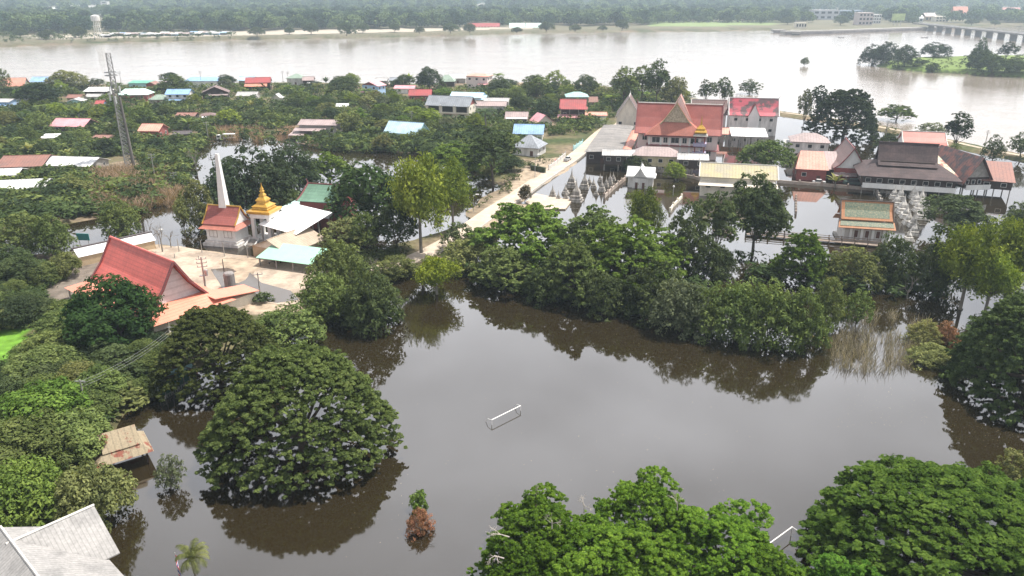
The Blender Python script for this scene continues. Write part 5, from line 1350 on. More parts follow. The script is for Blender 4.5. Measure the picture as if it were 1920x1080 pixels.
# ------------------------------------------------------------------ vehicles
TYRE = mat('rubber', (.02, .02, .02), .9, .1, 1)
def car(loc, yaw, label, col, kind='pickup', name='parked_car', cat='car', grp=None):
    t = thing(name, label, cat, loc, yaw, grp); pm = mat('paint_' + kind + str(col), col, .3, .05, 1, spec=.5)
    b = MB(); Lc = 5.0 if kind == 'pickup' else 4.4
    b.frus(0, 0, .35, .95, Lc, 1.75, Lc * .97, 1.7)
    b.build('body', pm, t)
    cx = .3 if kind == 'pickup' else -.1; cl = 1.9 if kind == 'pickup' else 2.7
    MB().frus(cx, 0, .95, 1.55, cl, 1.62, cl * .62, 1.35).build('windows', GLASS, t)
    MB().box(cx, 0, 1.57, cl * .62, 1.36, .05).build('roof', pm, t)
    if kind == 'pickup': MB().box(-1.6, .8, 1.05, 1.7, .08, .25).box(-1.6, -.8, 1.05, 1.7, .08, .25).box(-2.4, 0, 1.05, .08, 1.6, .25).build('bed_rail', pm, t)
    for x in (-Lc * .31, Lc * .31):
        for y in (-.8, .8): MB().tube((x, y - .1, .34), (x, y + .1, .34), .34, n=12).build('wheel', TYRE, t)
    for y in (-.6, .6): MB().box(Lc * .49, y, .7, .06, .35, .2).build('headlight', WHITE, t)
    return t
q = P(1064, 301, .6); car((q.x, q.y, .63), R(66), 'silver pickup parked on the concrete road by the white wall', (.45, .46, .47))
q = P(1042, 306, .6); t = thing('red_drum', 'red plastic drum at the road edge behind the pickup', 'drum', (q.x, q.y, .62)); MB().lathe([(.55, 0), (.6, .1), (.6, 1.2), (.5, 1.3)], n=12).build('barrel', mat('red_plastic', (.5, .03, .04), .5, .1, 1), t); MB().lathe([(.52, 1.3), (.5, 1.38)], n=12).build('lid', mat('red_plastic2', (.4, .03, .04), .5, .1, 1), t)
q = P(1535, 346); car((q.x, q.y, .3), R(-14), 'silver car parked on the wall terrace by the salmon roof', (.5, .5, .5), 'sedan')
q = P(1600, 349); car((q.x, q.y, .3), R(-14), 'dark green covered van parked beside the banana plants', (.05, .08, .07), 'sedan').scale = (1.6, 1.2, 1.5)
q = P(1628, 352); car((q.x, q.y, .3), R(-14), 'white car parked at the corner under the great dark hall', (.6, .6, .6), 'sedan')
# ------------------------------------------------------------------ goals
def goal(label, a, b, hh, dr):
    pa = P(*a); pb_ = P(*b); d = pb_ - pa; t = thing('football_goal', label, 'goal', (pa.x, pa.y, 0), math.atan2(d.y, d.x), 'flooded football goals'); Lg = d.length
    GP = mat('goal_white', (.78, .77, .75), .5, .1, 1); r = .06
    MB().tube((0, 0, hh), (Lg, 0, hh), r * 1.25, n=7).build('crossbar', GP, t)
    for x in (0, Lg):
        MB().tube((x, 0, -.5), (x, 0, hh), r, n=7).build('post', GP, t)
        MB().tube((x, 0, hh), (x, .9 * dr, hh - .15), r * .7, n=5).tube((x, .9 * dr, hh - .15), (x, 1.7 * dr, -.4), r * .7, n=5).build('back_stay', GP, t)
goal('white football goal frame half sunk in the middle of the pond', (922, 797), (976, 770), .95, 1)
goal('white football goal frame half sunk behind the bottom rain tree', (1438, 1037), (1483, 1004), 1.35, -1)
# flag
q = P(336, 1078); t = thing('flag', 'small red white and blue striped flag on a thin pole', 'flag', (q.x, q.y, 0), R(-60)); fz = hz(q.y, 1040)
MB().tube((0, 0, -1), (0, 0, fz + .3), .05, n=6).build('pole', STEEL, t)
fl = thing('x', 'x', 'x') if 0 else None
cs = [((.45, .03, .05), 1), ((.75, .75, .75), 1), ((.04, .05, .25), 2), ((.75, .75, .75), 1), ((.45, .03, .05), 1)]
zc = fz
for i, (cc, k) in enumerate(cs):
    m = mat('flagcloth' + str(i), cc, .8, .05, 1); mb = MB()
    for s_ in range(6):
        x0, x1 = s_ * .3, (s_ + 1) * .3; y0, y1 = .12 * math.sin(s_ * 1.3), .12 * math.sin((s_ + 1) * 1.3); dz0, dz1 = -s_ * .16, -(s_ + 1) * .16
        mb.add([(x0, y0, zc + dz0), (x1, y1, zc + dz1), (x1, y1, zc + dz1 - .22 * k), (x0, y0, zc + dz0 - .22 * k), (x0, y0 + .02, zc + dz0), (x1, y1 + .02, zc + dz1), (x1, y1 + .02, zc + dz1 - .22 * k), (x0, y0 + .02, zc + dz0 - .22 * k)],
               [(0, 1, 2, 3), (7, 6, 5, 4), (0, 4, 5, 1), (3, 2, 6, 7), (1, 5, 6, 2), (0, 3, 7, 4)])
    mb.build('stripe', m, t); zc -= .22 * k
# green netted barrier with boat, tent
a = P(300, 752); b = P(357, 716); d = b - a
t = thing('green_barrier', 'dark green netted barrier with a mesh fence at the shaded bank', 'fence', (a.x, a.y, 0), math.atan2(d.y, d.x))
GN = mat('green_net', (.02, .08, .055), .8, .2, 1); MB().box(d.length / 2, .2, 1.2, d.length, .12, 2.6).build('net_panel', GN, t)
for i in range(6): MB().tube((d.length * i / 5, 0, -.6), (d.length * i / 5, 0, 2.6), .07, n=6).build('post', STEEL, t)
fm = MB()
for i in range(15): fm.tube((d.length * i / 15, -.6, .1), (d.length * (i + .6) / 15, -.6, .9), .04, n=4).tube((d.length * (i + .6) / 15, -.6, .1), (d.length * i / 15, -.6, .9), .04, n=4)
fm.build('mesh_fence', STEEL, t)
def boat(loc, yaw, Lb, label, m, grp=None, person=False, name='rowing_boat'):
    t = thing(name, label, 'boat', loc, yaw, grp); mb = MB(); n = 9; vs = []; 
    for i in range(n):
        u = i / (n - 1); wd = Lb * .13 * math.sin(math.pi * (.06 + .88 * u)) ** .6; sh = .12 * Lb * (2 * u - 1) ** 2 * .5
        vs += [(Lb * (u - .5), -wd, .42 + sh), (Lb * (u - .5), -wd * .55, -.05 + sh * .6), (Lb * (u - .5), wd * .55, -.05 + sh * .6), (Lb * (u - .5), wd, .42 + sh), (Lb * (u - .5), wd * .85, .40 + sh), (Lb * (u - .5), wd * .5, .06 + sh * .6), (Lb * (u - .5), -wd * .5, .06 + sh * .6), (Lb * (u - .5), -wd * .85, .40 + sh)]
    fs = [(i * 8 + k, (i + 1) * 8 + k, (i + 1) * 8 + (k + 1) % 8, i * 8 + (k + 1) % 8) for i in range(n - 1) for k in range(8)] + [tuple(range(7, -1, -1)), tuple((n - 1) * 8 + k for k in range(8))]
    mb.add(vs, fs).build('hull', m, t)
    for x in (-.2, .18): MB().box(Lb * x, 0, .34, .3, Lb * .2, .05).build('thwart', WOODD, t)
    return t
q = P(318, 722); boat((q.x, q.y + 3, .9), R(38), 6.0, 'pale green boat lying on the shaded bank by the green barrier', WC['tealw'])
q = P(1538, 637); boat((q.x, q.y, 0), R(-20), 3.2, 'small yellow boat floating at the reed edge', mat('yellow_boat', (.62, .52, .12), .6, .2, 1))
q = P(1577, 71); boat((q.x, q.y, 0), R(3), 9, 'small dark boat on the river in front of the long quay', WOODD, 'boats on the river')
q = P(1733, 71); boat((q.x, q.y, 0), R(0), 10, 'long thin boat on the river before the bridge', WOODD, 'boats on the river')
q = P(190, 750); t = thing('tent', 'small grey and red pointed tent under the left bank trees', 'tent', (q.x, q.y, .6)); MB().frus(0, 0, 0, 2.6, 2.6, 2.6, .1, .1).build('canvas', mat('grey_canvas', (.35, .35, .38), .8, .2, 1), t); MB().slab([(.1, -.2, 2.6), (1.4, .2, 2.4), (1.5, .3, .1), (1.1, -1.2, .1)], .05).build('flap', mat('red_canvas', (.35, .04, .07), .8, .2, 1), t)
# rubble and small truck by flooded field
q = P(425, 262); t = thing('truck', 'small white truck with empty bed by the flooded field', 'truck', (q.x, q.y, 0), R(8)); MB().box(-3.2, 0, 1.4, 2.0, 2.0, 2.0).build('cab', WHITE, t); MB().box(-3.25, -1.02, 1.7, 1.2, .06, .8).build('window', GLASS, t); MB().box(1.2, 0, .9, 5.6, 2.1, .25).box(1.2, 0, 2.7, 5.6, 2.1, .1).build('bed', WHITE, t)
for x in (-1.2, .8, 2.6, 3.8): MB().box(x, -1, 1.8, .12, .12, 1.8).box(x, 1, 1.8, .12, .12, 1.8).build('stake', WHITE, t)
for x in (-3, 0, 3):
    for y in (-1, 1): MB().tube((x, y - .12, .45), (x, y + .12, .45), .45, n=10).build('wheel', TYRE, t)
# ------------------------------------------------------------------ far bank
FM = 'buildings on the far bank'
def fbox(px, ty, by, wpx, dep_, label, m, name, roofm=None, short=None, rows=2, cols=5, gab=None, cat='building'):
    q = P(px, by, 4.0); hh = hz(q.y + dep_ * .2, ty) - 4; Wd = wpx / pxm(by, 4.0)
    t = thing(name, label, cat, (q.x, q.y + dep_ / 2, 3.6), 0, FM)
    rh = gab or 0
    MB().box(0, 0, (hh - rh) / 2, Wd, dep_, hh - rh).build('wall', m, t)
    rf = MB()
    if gab: rf.roofp(-Wd / 2 - 1, Wd / 2 + 1, profile(dep_, rh, 1, 'gable'), hh - rh, .2)
    else: rf.box(0, 0, hh + .3, Wd + 1, dep_ + 1, .6)
    rf.build('roof', roofm or m, t)
    for r_ in range(rows):
        for c_ in range(cols):
            p = MB().box(-Wd / 2 + Wd * (c_ + .5) / cols, -dep_ / 2 - .05, (hh - rh) * (r_ + .55) / rows, Wd / cols * .6, .2, (hh - rh) / rows * .45); p.build('window', GLASS, t)
    protect(px - wpx / 2, px + wpx / 2, ty, by, None, yb=by); FOOT.append((q.x, q.y + dep_ / 2, Wd / 2 + 4))
    return t
fbox(1548, 19, 37, 48, 30, 'left wing of the long modern grey building on the far bank', mat('far_grey', (.42, .42, .45), .7, .1, .1), 'modern_building', rows=2, cols=4)
fbox(1594, 19.5, 36, 44, 28, 'glass fronted wing of the long modern building on the far bank', mat('far_bluegrey', (.24, .30, .38), .4, .1, .1), 'modern_building', rows=2, cols=6)
fbox(1622, 24, 47, 26, 24, 'pinkish block beside the modern building on the far bank', mat('far_pink', (.50, .42, .40), .8, .1, .1), 'apartment_block', rows=3, cols=4)
fbox(1642, 27, 44, 18, 20, 'lower white block with balconies on the far bank', DIRTY, 'apartment_block', rows=3, cols=4)
fbox(1896, 14, 27, 38, 30, 'far house with bright red hip roof on the right', DIRTY, 'red_roofed_house', rmat('red'), gab=10, rows=1, cols=5)
fbox(1802, 12, 34, 26, 24, 'far temple with pale tiered gable near the bridge', mat('far_cream', (.50, .45, .38), .8, .1, .1), 'far_temple', rmat('salmon'), gab=20, rows=2, cols=3)
fbox(1766, 31, 41, 24, 20, 'pale two storey row house left of the bridge end', CREAM, 'row_house', rows=2, cols=4)
fbox(1744, 24, 40, 20, 20, 'brownish far house behind the bridge end', WC['tan'], 'row_house', rmat('mauve'), gab=6, rows=1, cols=3)
fbox(1723, 28, 42, 14, 18, 'white roofed far house beside the billboard', DIRTY, 'row_house', rmat('white'), gab=5, rows=1, cols=2)
fbox(1666, 17, 24, 22, 20, 'white flat roofed far house behind the trees', DIRTY, 'row_house', rmat('white'), gab=4, rows=1, cols=3)
fbox(907, 43, 51, 58, 16, 'long low red roofed building on the far bank', DIRTY, 'long_house', rmat('red'), gab=5, rows=1, cols=10)
fbox(970, 43, 52, 28, 16, 'left of two white roofed pavilions on the far bank', CREAM, 'far_pavilion', rmat('mint'), gab=6, rows=1, cols=5)
fbox(1001, 43, 51.5, 27, 16, 'right of two white roofed pavilions on the far bank', CREAM, 'far_pavilion', rmat('mint'), gab=6, rows=1, cols=5)
fbox(1657, 41, 54, 20, 12, 'cream riverside hall on the stepped quay', CREAM, 'quay_hall', rows=1, cols=4) if 0 else None
fbox(1502, 42, 53, 20, 10, 'cream stage hall on the stepped quay', CREAM, 'quay_hall', rows=1, cols=4)
fbox(197, 3, 19, 12, 16, 'narrow tall pale building far behind the left trees', DIRTY, 'tall_building', rows=4, cols=1)
fbox(175, 10, 22, 18, 18, 'pale grey roofed far building left of the tall one', DIRTY, 'long_house', rmat('lgrey'), gab=5, rows=1, cols=3)
fbox(143, 10, 20, 22, 18, 'long pale far roof at the upper left', DIRTY, 'long_house', rmat('lgrey'), gab=5, rows=1, cols=3)
fbox(97, 14, 25, 24, 18, 'white roofed far house above the left river bank', DIRTY, 'long_house', rmat('white'), gab=5, rows=1, cols=3)
# billboard
q = P(1682, 48, 4); t = thing('billboard', 'yellow green billboard on legs by the far quay', 'billboard', (q.x, q.y, 3.6), 0); hb = hz(q.y, 25) - 4; hl = hz(q.y, 38) - 4
MB().box(0, 0, (hb + hl) / 2, 24 / pxm(48, 4), 1, hb - hl).build('panel', mat('billboard_green', (.50, .60, .25), .6, .3, .08), t)
for x in (-6, 0, 6): MB().box(x, 1.2, hl / 2, .7, .7, hl).build('leg', STEEL, t)
# water towers
def wtower(px, by, ty, tb, wpx, label, yb_=4):
    q = P(px, by, yb_); t = thing('water_tower', label, 'water tower', (q.x, q.y, 3.6)); ht = hz(q.y, ty) - 4; hb = hz(q.y, tb) - 4; r = wpx / pxm(by, yb_) / 2
    MB().lathe([(r * .9, hb), (r, hb + .5), (r, ht - 1.5), (r * .5, ht - .4), (.3, ht)], n=14).build('tank', DIRTY, t)
    for k in range(4): a = k * 1.571 + .78; MB().tube((r * 1.0 * math.cos(a), r * 1.0 * math.sin(a), 0), (r * .55 * math.cos(a), r * .55 * math.sin(a), hb), .5, .4, 6).build('leg', DIRTY, t)
    br = MB()
    for z in (.25, .5, .75):
        for k in range(4): a = k * 1.571 + .78; b = a + 1.571; rr = r * (1 - .45 * z); br.tube((rr * math.cos(a), rr * math.sin(a), hb * z), (rr * math.cos(b), rr * math.sin(b), hb * z), .3, n=4)
    br.build('bracing', DIRTY, t); protect(px - wpx, px + wpx, ty, by - 5, None, yb=by); FOOT.append((q.x, q.y, 8))
wtower(185.5, 72, 27, 39, 15, 'white square topped water tower on legs at the left far bank')
wtower(902, 24, 7, 14, 10, 'pale round water tank above the far trees')
# stalls / parked boats row on left far bank
_r = random.Random(8)
for i in range(34):
    px = 196 + i * 7.0 + _r.uniform(-2, 2); py = 68.5 - i * .14 + _r.uniform(-1.5, 2.2)
    q = P(px, py, 4.0); wd = _r.uniform(7, 15)
    t = thing('market_stall', 'white sheet roofed stall in the crowded row on the far bank', 'stall', (q.x, q.y, 4.0), R(_r.uniform(-6, 6)), 'white roofed stalls on the far bank')
    MB().slab([(-wd / 2, -3, 3.0), (wd / 2, -3, 3.0), (wd / 2, 3, 4.0), (-wd / 2, 3, 4.0)], .2).build('roof', rmat(_r.choice(['white', 'white', 'lgrey', 'lgrey', 'mauve', 'blue'])), t)
    MB().box(0, 1.5, 1.5, wd * .9, 2.5, 3.0).build('booth', _r.choice([CONC, WOODD, WC['bluew']]), t)
for i in range(22):
    px = 1245 + i * 9.2; q = P(px, 42.0 + _r.uniform(-.4, .4), 4.0)
    car((q.x, q.y, 4.2), R(_r.uniform(-5, 5)), 'distant parked car in the row behind the far grass bank', _r.choice([(.6, .6, .6), (.3, .3, .32), (.7, .7, .7)]), 'sedan', grp='cars parked on the far bank').scale = (1.3, 1.3, 1.5)
# quay
qp = [(1452, 62), (1475, 62), (1477, 65.5), (1560, 63.5), (1640, 60.5), (1750, 56.5), (1772, 56.2)]
wp = s0(qp); t = thing('river_quay', 'long pale concrete river quay wall on the far bank', 'quay', wp[0]); o0 = Vector(wp[0])
mb = MB(); mt = MB()
for a, b in zip(wp[:-1], wp[1:]):
    a = Vector(a); b = Vector(b); d = b - a; an = math.atan2(d.y, d.x); c = (a + b) / 2 - o0; nn = Vector((-math.sin(an), math.cos(an), 0))
    mb.box(c.x + nn.x * 3, c.y + nn.y * 3, 1.7, d.length + .5, 6, 4.4, an); c2 = c + nn * 12
    mt.box(c2.x, c2.y, 3.2, d.length + .5, 14, 3.6, an)
mb.build('lower_wall', mat('quay_stone', (.25, .22, .21), .9, .3, .1), t); mt.build('upper_terrace', CONC, t)
# bridge
a = P(1742, 46.5, 9); b = P(1935, 66, 9); a = Vector((a.x, a.y, 9)); b = Vector((b.x, b.y, 9)); d = b - a; b = b + d * .35; d = b - a
an = math.atan2(d.y, d.x); t = thing('road_bridge', 'long concrete river bridge with piers at the upper right', 'bridge', (a.x, a.y, 0), an); Lb = d.length
BRM = mat('bridge_concrete', (.20, .19, .19), .85, .2, .05)
MB().box(Lb / 2 - 20, 0, 9.0, Lb + 60, 12, 1.6).build('deck', BRM, t); MB().box(Lb / 2 - 20, -6, 10.4, Lb + 60, .4, 1.2).build('parapet', DIRTY, t); MB().box(Lb / 2 - 20, 6, 10.4, Lb + 60, .4, 1.2).build('parapet', DIRTY, t)
for i in range(13): MB().box(Lb * (i + .3) / 13, 0, 3.8, 2.2, 9, 8.6).frus(Lb * (i + .3) / 13, 0, 7.0, 8.15, 2.6, 9, 3.4, 12).build('pier', BRM, t)
# far river poles handled above; island wall
# ------------------------------------------------------------------ trees one can point to
T = tpx
T('rain_big', 568, 842, 345, 637, 'rain', 'huge domed rain tree standing in the pond at left centre', name='rain_tree')
T('rain_big', 415, 712, 232, 566, 'rain', 'broad rain tree between the orange roof and the huge pond tree')
T('rain_right', 1922, 738, 278, 548, (0.066, 0.095, 0.034), 'massive dark green rain tree at the right edge', name='rain_tree')
T('rain_big', 1765, 1085, 520, 868, (0.070, 0.115, 0.022), 'vast spreading rain tree filling the bottom right corner', name='rain_tree')
T('rain_near', 1960, 1040, 250, 880, (0.070, 0.115, 0.022), 'rain tree crown cut by the right edge above the corner tree')
BC = 'bright green rain trees at the bottom centre'
BG = (0.085, 0.160, 0.020)
T('rain_near', 1012, 1052, 205, 922, BG, 'leftmost bright green rain tree at the bottom with bare twigs', BC)
T('rain_near', 1208, 1022, 190, 886, BG, 'bright green rain tree with the highest top knob at the bottom centre', BC)
T('rain_near', 1345, 1075, 250, 958, BG, 'bright green rain tree reaching toward the sunken bottom goal', BC)
T('rain_near', 1130, 1120, 300, 975, BG, 'large bright green rain tree cut by the bottom edge between its neighbours', BC)
T('rain_near', 1440, 1130, 190, 1030, BG, 'low bright green crown at the bottom edge under the sunken goal', BC)
T('rain_near', 985, 1120, 150, 1010, BG, 'low bright green crown at the bottom edge left of the others', BC)
T('rain_near', 1600, 1160, 220, 1040, (0.065, 0.15, 0.02), 'low crown at the bottom edge joining both big rain trees', BC)
CG = 'trees standing in flood water across the middle'
cl_ = [('rain_mid', 985, 500, 178, 380, 'bright', 'flat topped bright rain tree at the left end of the middle tree line'),
 ('rain_mid', 1110, 500, 130, 392, 'mid', 'rain tree behind the centre of the middle tree line below the tall stupa'),
 ('rain_mid', 1180, 545, 205, 415, 'bright', 'widest bright rain tree in the centre of the middle tree line'),
 ('rain_mid', 945, 538, 120, 462, 'mid', 'low rain tree at the water under the flat topped left one'),
 ('rain_mid', 1070, 560, 130, 450, 'mid', 'rain tree with bare lower limbs over the water left of the widest one'),
 ('low', 1130, 582, 90, 500, 'dark', 'dark low tree at the water edge under the widest bright rain tree'),
 ('low', 1225, 590, 110, 480, 'dark', 'dark tree at the water edge right of the widest bright rain tree'),
 ('low', 1020, 562, 70, 490, 'dark', 'dark bushy tree low at the water under the middle tree line'),
 ('low', 1290, 520, 100, 385, 'dark', 'tall dark tree right of the yellowish feathery tree in the middle'),
 ('tall', 1335, 500, 84, 352, 'dark', 'tall grey green tree in front of the faded yellow roof'),
 ('round', 1412, 470, 116, 318, 'dark', 'dense dark leafy tree right in front of the faded yellow roof'),
 ('willow', 1206, 455, 78, 357, (0.125, 0.16, 0.035), 'yellowish feathery tree just below the white shrine'),
 ('low', 1345, 520, 60, 455, 'dark', 'short dark tree at the pond side of the brown walkway'),
 ('low', 1275, 620, 95, 512, 'grey', 'first mid green tree of the front row standing in the pond'),
 ('low', 1325, 624, 90, 518, 'mid', 'second mid green tree of the front row standing in the pond'),
 ('low', 1385, 636, 98, 515, 'mid', 'third tree of the front row with slim trunk in the water'),
 ('low', 1440, 645, 105, 520, 'mid', 'fourth bushy tree of the front row standing in the pond'),
 ('low', 1497, 648, 86, 530, 'mid', 'fifth tree of the front row above its dark reflection'),
 ('low', 1548, 612, 60, 512, 'mid', 'sixth tree of the front row next to the flooded reeds'),
 ('open', 1604, 612, 52, 541, 'mid', 'small single tree with thin trunk left of the reeds'),
 ('rain_mid', 1500, 528, 100, 433, 'bright', 'bright flat crowned tree just below the boardwalk'),
 ('bush', 1453, 515, 30, 488, 'bright', 'small bright round bush left of the flat crowned tree'),
 ('low', 1592, 535, 92, 455, 'olive', 'olive tree with a rusty patch under the old chapel'),
 ('bush', 1588, 500, 26, 478, 'rust', 'rust coloured dying shrub among the trees under the old chapel'),
 ('low', 1668, 535, 74, 430, 'dark', 'dark tree right of the old chapel at the channel'),
 ('round', 1788, 440, 112, 358, 'dark', 'dark tree with olive top in front of the rust streaked stilt hall'),
 ('low', 1752, 548, 80, 430, 'dark', 'dark tree on the right side of the narrow water channel'),
 ('willow', 1800, 580, 125, 425, 'yellow', 'yellow green feathery tree at the right side of the channel'),
 ('willow', 1885, 560, 130, 412, 'yellow', 'yellow green feathery tree at the right edge above the massive rain tree'),
 ('willow', 1845, 590, 110, 470, 'yellow', 'lower yellow green feathery tree between its two neighbours on the right'),
 ('round', 1905, 455, 60, 375, 'dark', 'dark tree at the right edge right of the stilt hall reflection'),
 ('bush', 1560, 545, 34, 520, 'olive', 'small olive bush in water under the rusty patched tree'),
 ('low', 1730, 640, 60, 600, 'olive', 'low yellowish water bush beside the red brown shrub'),
 ('low', 1768, 640, 46, 602, 'rust', 'red brown dying shrub leaning on the massive right rain tree'),
 ('low', 1745, 676, 80, 640, 'olive', 'yellow green half drowned bush left of the massive rain tree'),
 ('open', 1900, 905, 70, 842, 'olive', 'small olive tree at the right edge above the corner rain tree')]
for r_ in cl_: T(*r_[:6], r_[6], CG)
LGp = 'trees of the wet grove left of the road'
for r_ in [('round', 700, 432, 150, 294, (0.05, 0.085, 0.03), 'large rounded grey green tree covering the green tiled hall'),
 ('rain_mid', 620, 345, 98, 288, 'bright', 'flat umbrella shaped tree behind the green tiled hall'),
 ('willow', 790, 478, 118, 298, 'yellow', 'tall yellow green feathery tree beside the road end'),
 ('willow', 850, 432, 88, 303, 'yellow', 'second yellow green feathery tree nearer the road lamp'),
 ('round', 745, 472, 78, 372, 'dark', 'dark round tree on a trunk left of the tall feathery tree'),
 ('round', 690, 470, 70, 392, 'mid', 'middle sized tree between the rounded grey green tree and the causeway'),
 ('tall', 925, 348, 92, 234, 'dark', 'tall dark spreading tree left of the grey hip roofed bungalow'),
 ('rain_mid', 848, 338, 118, 270, 'bright', 'umbrella shaped tree behind the yellow green feathery trees'),
 ('willow', 820, 552, 98, 472, (0.15, 0.20, 0.028), 'round yellow green bush tree standing alone at the pond head'),
 ('low', 640, 555, 96, 440, 'mid', 'leafy tree right of the green canopy over the yard'),
 ('open', 655, 470, 90, 405, 'olive', 'thin olive tree overhanging the white canopy'),
 ('low', 610, 605, 92, 505, 'mid', 'leafy tree at the pond corner below the green canopy'),
 ('low', 700, 612, 105, 500, 'dark', 'dark leafy tree on the pond point left of the lone yellow green bush'),
 ('low', 660, 600, 70, 530, 'mid', 'small leafy tree between the two pond corner trees'),
 ('low', 742, 520, 70, 472, 'olive', 'low olive tree at the end of the causeway'),
 ('low', 540, 645, 110, 565, 'mid', 'leafy tree at the bank between broad rain tree and pond corner'),
 ('bush', 425, 568, 50, 545, 'olive', 'pale grassy bush in front of the electric pole'),
 ('bush', 495, 572, 34, 548, 'dark', 'small dark bush at the front edge of the yard'),
 ('low', 485, 402, 130, 262, 'deep', 'tallest dark tree behind the golden spire'),
 ('low', 435, 415, 92, 290, 'deep', 'dark tree right behind the white chimney'),
 ('low', 555, 375, 96, 262, 'deep', 'dark tree between the golden spire and the umbrella tree'),
 ('round', 530, 400, 60, 322, 'mid', 'small tree tucked behind the golden spire right side'),
 ('low', 378, 432, 66, 330, 'olive', 'olive tree in the flood left of the white chimney'),
 ('tall', 348, 445, 30, 372, 'olive', 'slim leaning tree with dead vines left of the crematorium'),
 ('low', 228, 442, 66, 370, 'mid', 'single round tree behind the long low shed'),
 ('low', 50, 478, 96, 392, 'mid', 'round tree at the left edge beside the teal sign board'),
 ('low', 104, 486, 70, 396, 'mid', 'round tree just left of the teal sign board'),
 ('near_round', 128, 525, 46, 472, 'olive', 'small olive tree at the left corner of the orange skirt roof'),
 ('near_round', 228, 655, 150, 520, (0.030, 0.062, 0.02), 'dark dense tree covering the orange skirt roof of the red hall'),
 ('bush', 240, 762, 96, 722, 'olive', 'sprawling bush by the shaded bank left of the green barrier'),
 ('near_round', 272, 745, 50, 705, 'mid', 'small green tree left of the green barrier'),
 ('near_round', 178, 985, 124, 862, 'olive', 'rounded olive tree at the flood edge above the grey school roof'),
 ('near_round', 50, 1005, 150, 865, 'bright', 'bright leafy tree at the left edge above the grey school roof'),
 ('near_round', 60, 905, 160, 775, 'mid', 'broad leafy tree at the left edge left of the rusty pavilion'),
 ('near_round', 140, 870, 130, 770, 'mid', 'leafy tree directly left of the rusty pavilion'),
 ('near_round', 90, 820, 150, 712, 'bright', 'bright leafy tree at the left below the green field'),
 ('open', 322, 915, 48, 850, 'grey', 'small grey green sapling alone in the water right of the rusty pavilion'),
 ('low', 788, 994, 46, 948, 'rust', 'rusty dead shrub standing alone in the pond'),
 ('bush', 785, 955, 36, 922, 'bright', 'fresh green shoots on top of the rusty dead shrub'),
 ('palm', 372, 1108, 70, 1028, 'olive', 'small palm at the bottom edge beside the striped flag'),
 ('round', 984, 380, 24, 343, (0.07, .06, .03), 'round clipped brown green tree beside the curved road'),
 ('open', 860, 470, 60, 415, 'dark', 'small dark tree at the road side right of the feathery trees'),
 ('low', 880, 505, 90, 440, 'olive', 'scrubby tree between the road and the middle tree line')]:
    T(*r_[:6], r_[6], LGp)
RG = 'trees along the levee and temple waterside'
for r_ in [('rain_right', 1580, 258, 126, 168, 'deep', 'great dark tree on the levee above the temple roofs'),
 ('tall', 1528, 232, 44, 158, 'deep', 'slim dark tree left of the great levee tree'),
 ('tall', 1503, 250, 26, 165, 'grey', 'thin trunked tall tree left of the great levee tree'),
 ('rain_mid', 1680, 226, 62, 197, 'mid', 'wide flat tree standing in the river beyond the levee'),
 ('tall', 1788, 288, 50, 211, 'deep', 'dark tree right of the red tiled chapel'),
 ('open', 1745, 262, 46, 228, 'grey', 'grey thin tree behind the red tiled chapel'),
 ('open', 1860, 303, 38, 256, 'dark', 'small round tree on the right part of the levee'),
 ('open', 1912, 300, 44, 246, 'dark', 'small tree on the levee at the right edge'),
 ('rain_mid', 1668, 282, 60, 250, 'dark', 'low flat tree left of the red tiled chapel'),
 ('tall', 1322, 205, 30, 148, 'dark', 'slim dark tree behind the rear temple hall'),
 ('tall', 1352, 210, 38, 143, 'dark', 'taller dark tree left of the crimson roofed quarters'),
 ('open', 1405, 176, 40, 149, 'dark', 'spiky dark tree standing in the river above the crimson roof'),
 ('round', 1508, 123, 15, 106, 'grey', 'tiny lone tree far out in the river'),
 ('round', 1435, 328, 96, 256, 'mid', 'spreading green tree between quarters and salmon roof'),
 ('round', 1265, 337, 36, 301, 'yellow', 'small bright round tree below the yellowish stilt house'),
 ('round', 1192, 322, 46, 288, 'dark', 'dark bushy tree hiding the grey stilt house posts'),
 ('banana', 1565, 352, 44, 322, 'olive', 'banana clump in front of the dark gabled hall'),
 ('coco', 1785, 310, 26, 272, 'dark', 'small palm between the red chapel and the stilt hall'),
 ('tall', 1170, 205, 50, 127, 'mid', 'tall pale green tree left in the group behind the white gabled hall'),
 ('tall', 1230, 208, 46, 114, 'dark', 'tallest dark tree behind the main temple hall'),
 ('tall', 1200, 200, 44, 124, 'mid', 'pale tree between the two tallest behind the main temple hall'),
 ('round', 1262, 205, 50, 140, 'olive', 'olive tree directly behind the main hall gable'),
 ('round', 1098, 180, 40, 138, 'dark', 'dark tree by the sandy river bank'),
 ('round', 1005, 190, 54, 137, 'mid', 'broad tree by the sandy bank right of the pink house'),
 ('round', 938, 178, 42, 142, 'dark', 'dark tree just right of the pink two storey house'),
 ('round', 805, 172, 44, 124, 'deep', 'tall dark tree left of the grey thatch like roof'),
 ('round', 760, 168, 40, 137, 'dark', 'dark tree above the bright red roofed house'),
 ('round', 645, 178, 54, 140, 'dark', 'dark tree left of the pale blue house with pink roof'),
 ('round', 130, 172, 62, 130, 'olive', 'pale olive tree by the river right of the long blue roof'),
 ('round', 78, 200, 70, 150, 'deep', 'large dark tree in front of the long blue roof'),
 ('open', 6, 180, 34, 127, 'grey', 'thin tree at the left edge by the river'),
 ('rain_mid', 330, 175, 58, 141, 'mid', 'layered tree left of the long grey blue roof'),
 ('round', 322, 160, 34, 134, 'deep', 'dark round tree by the river behind the layered tree')]:
    T(*r_[:6], r_[6], RG)
IG = 'trees on the river island'
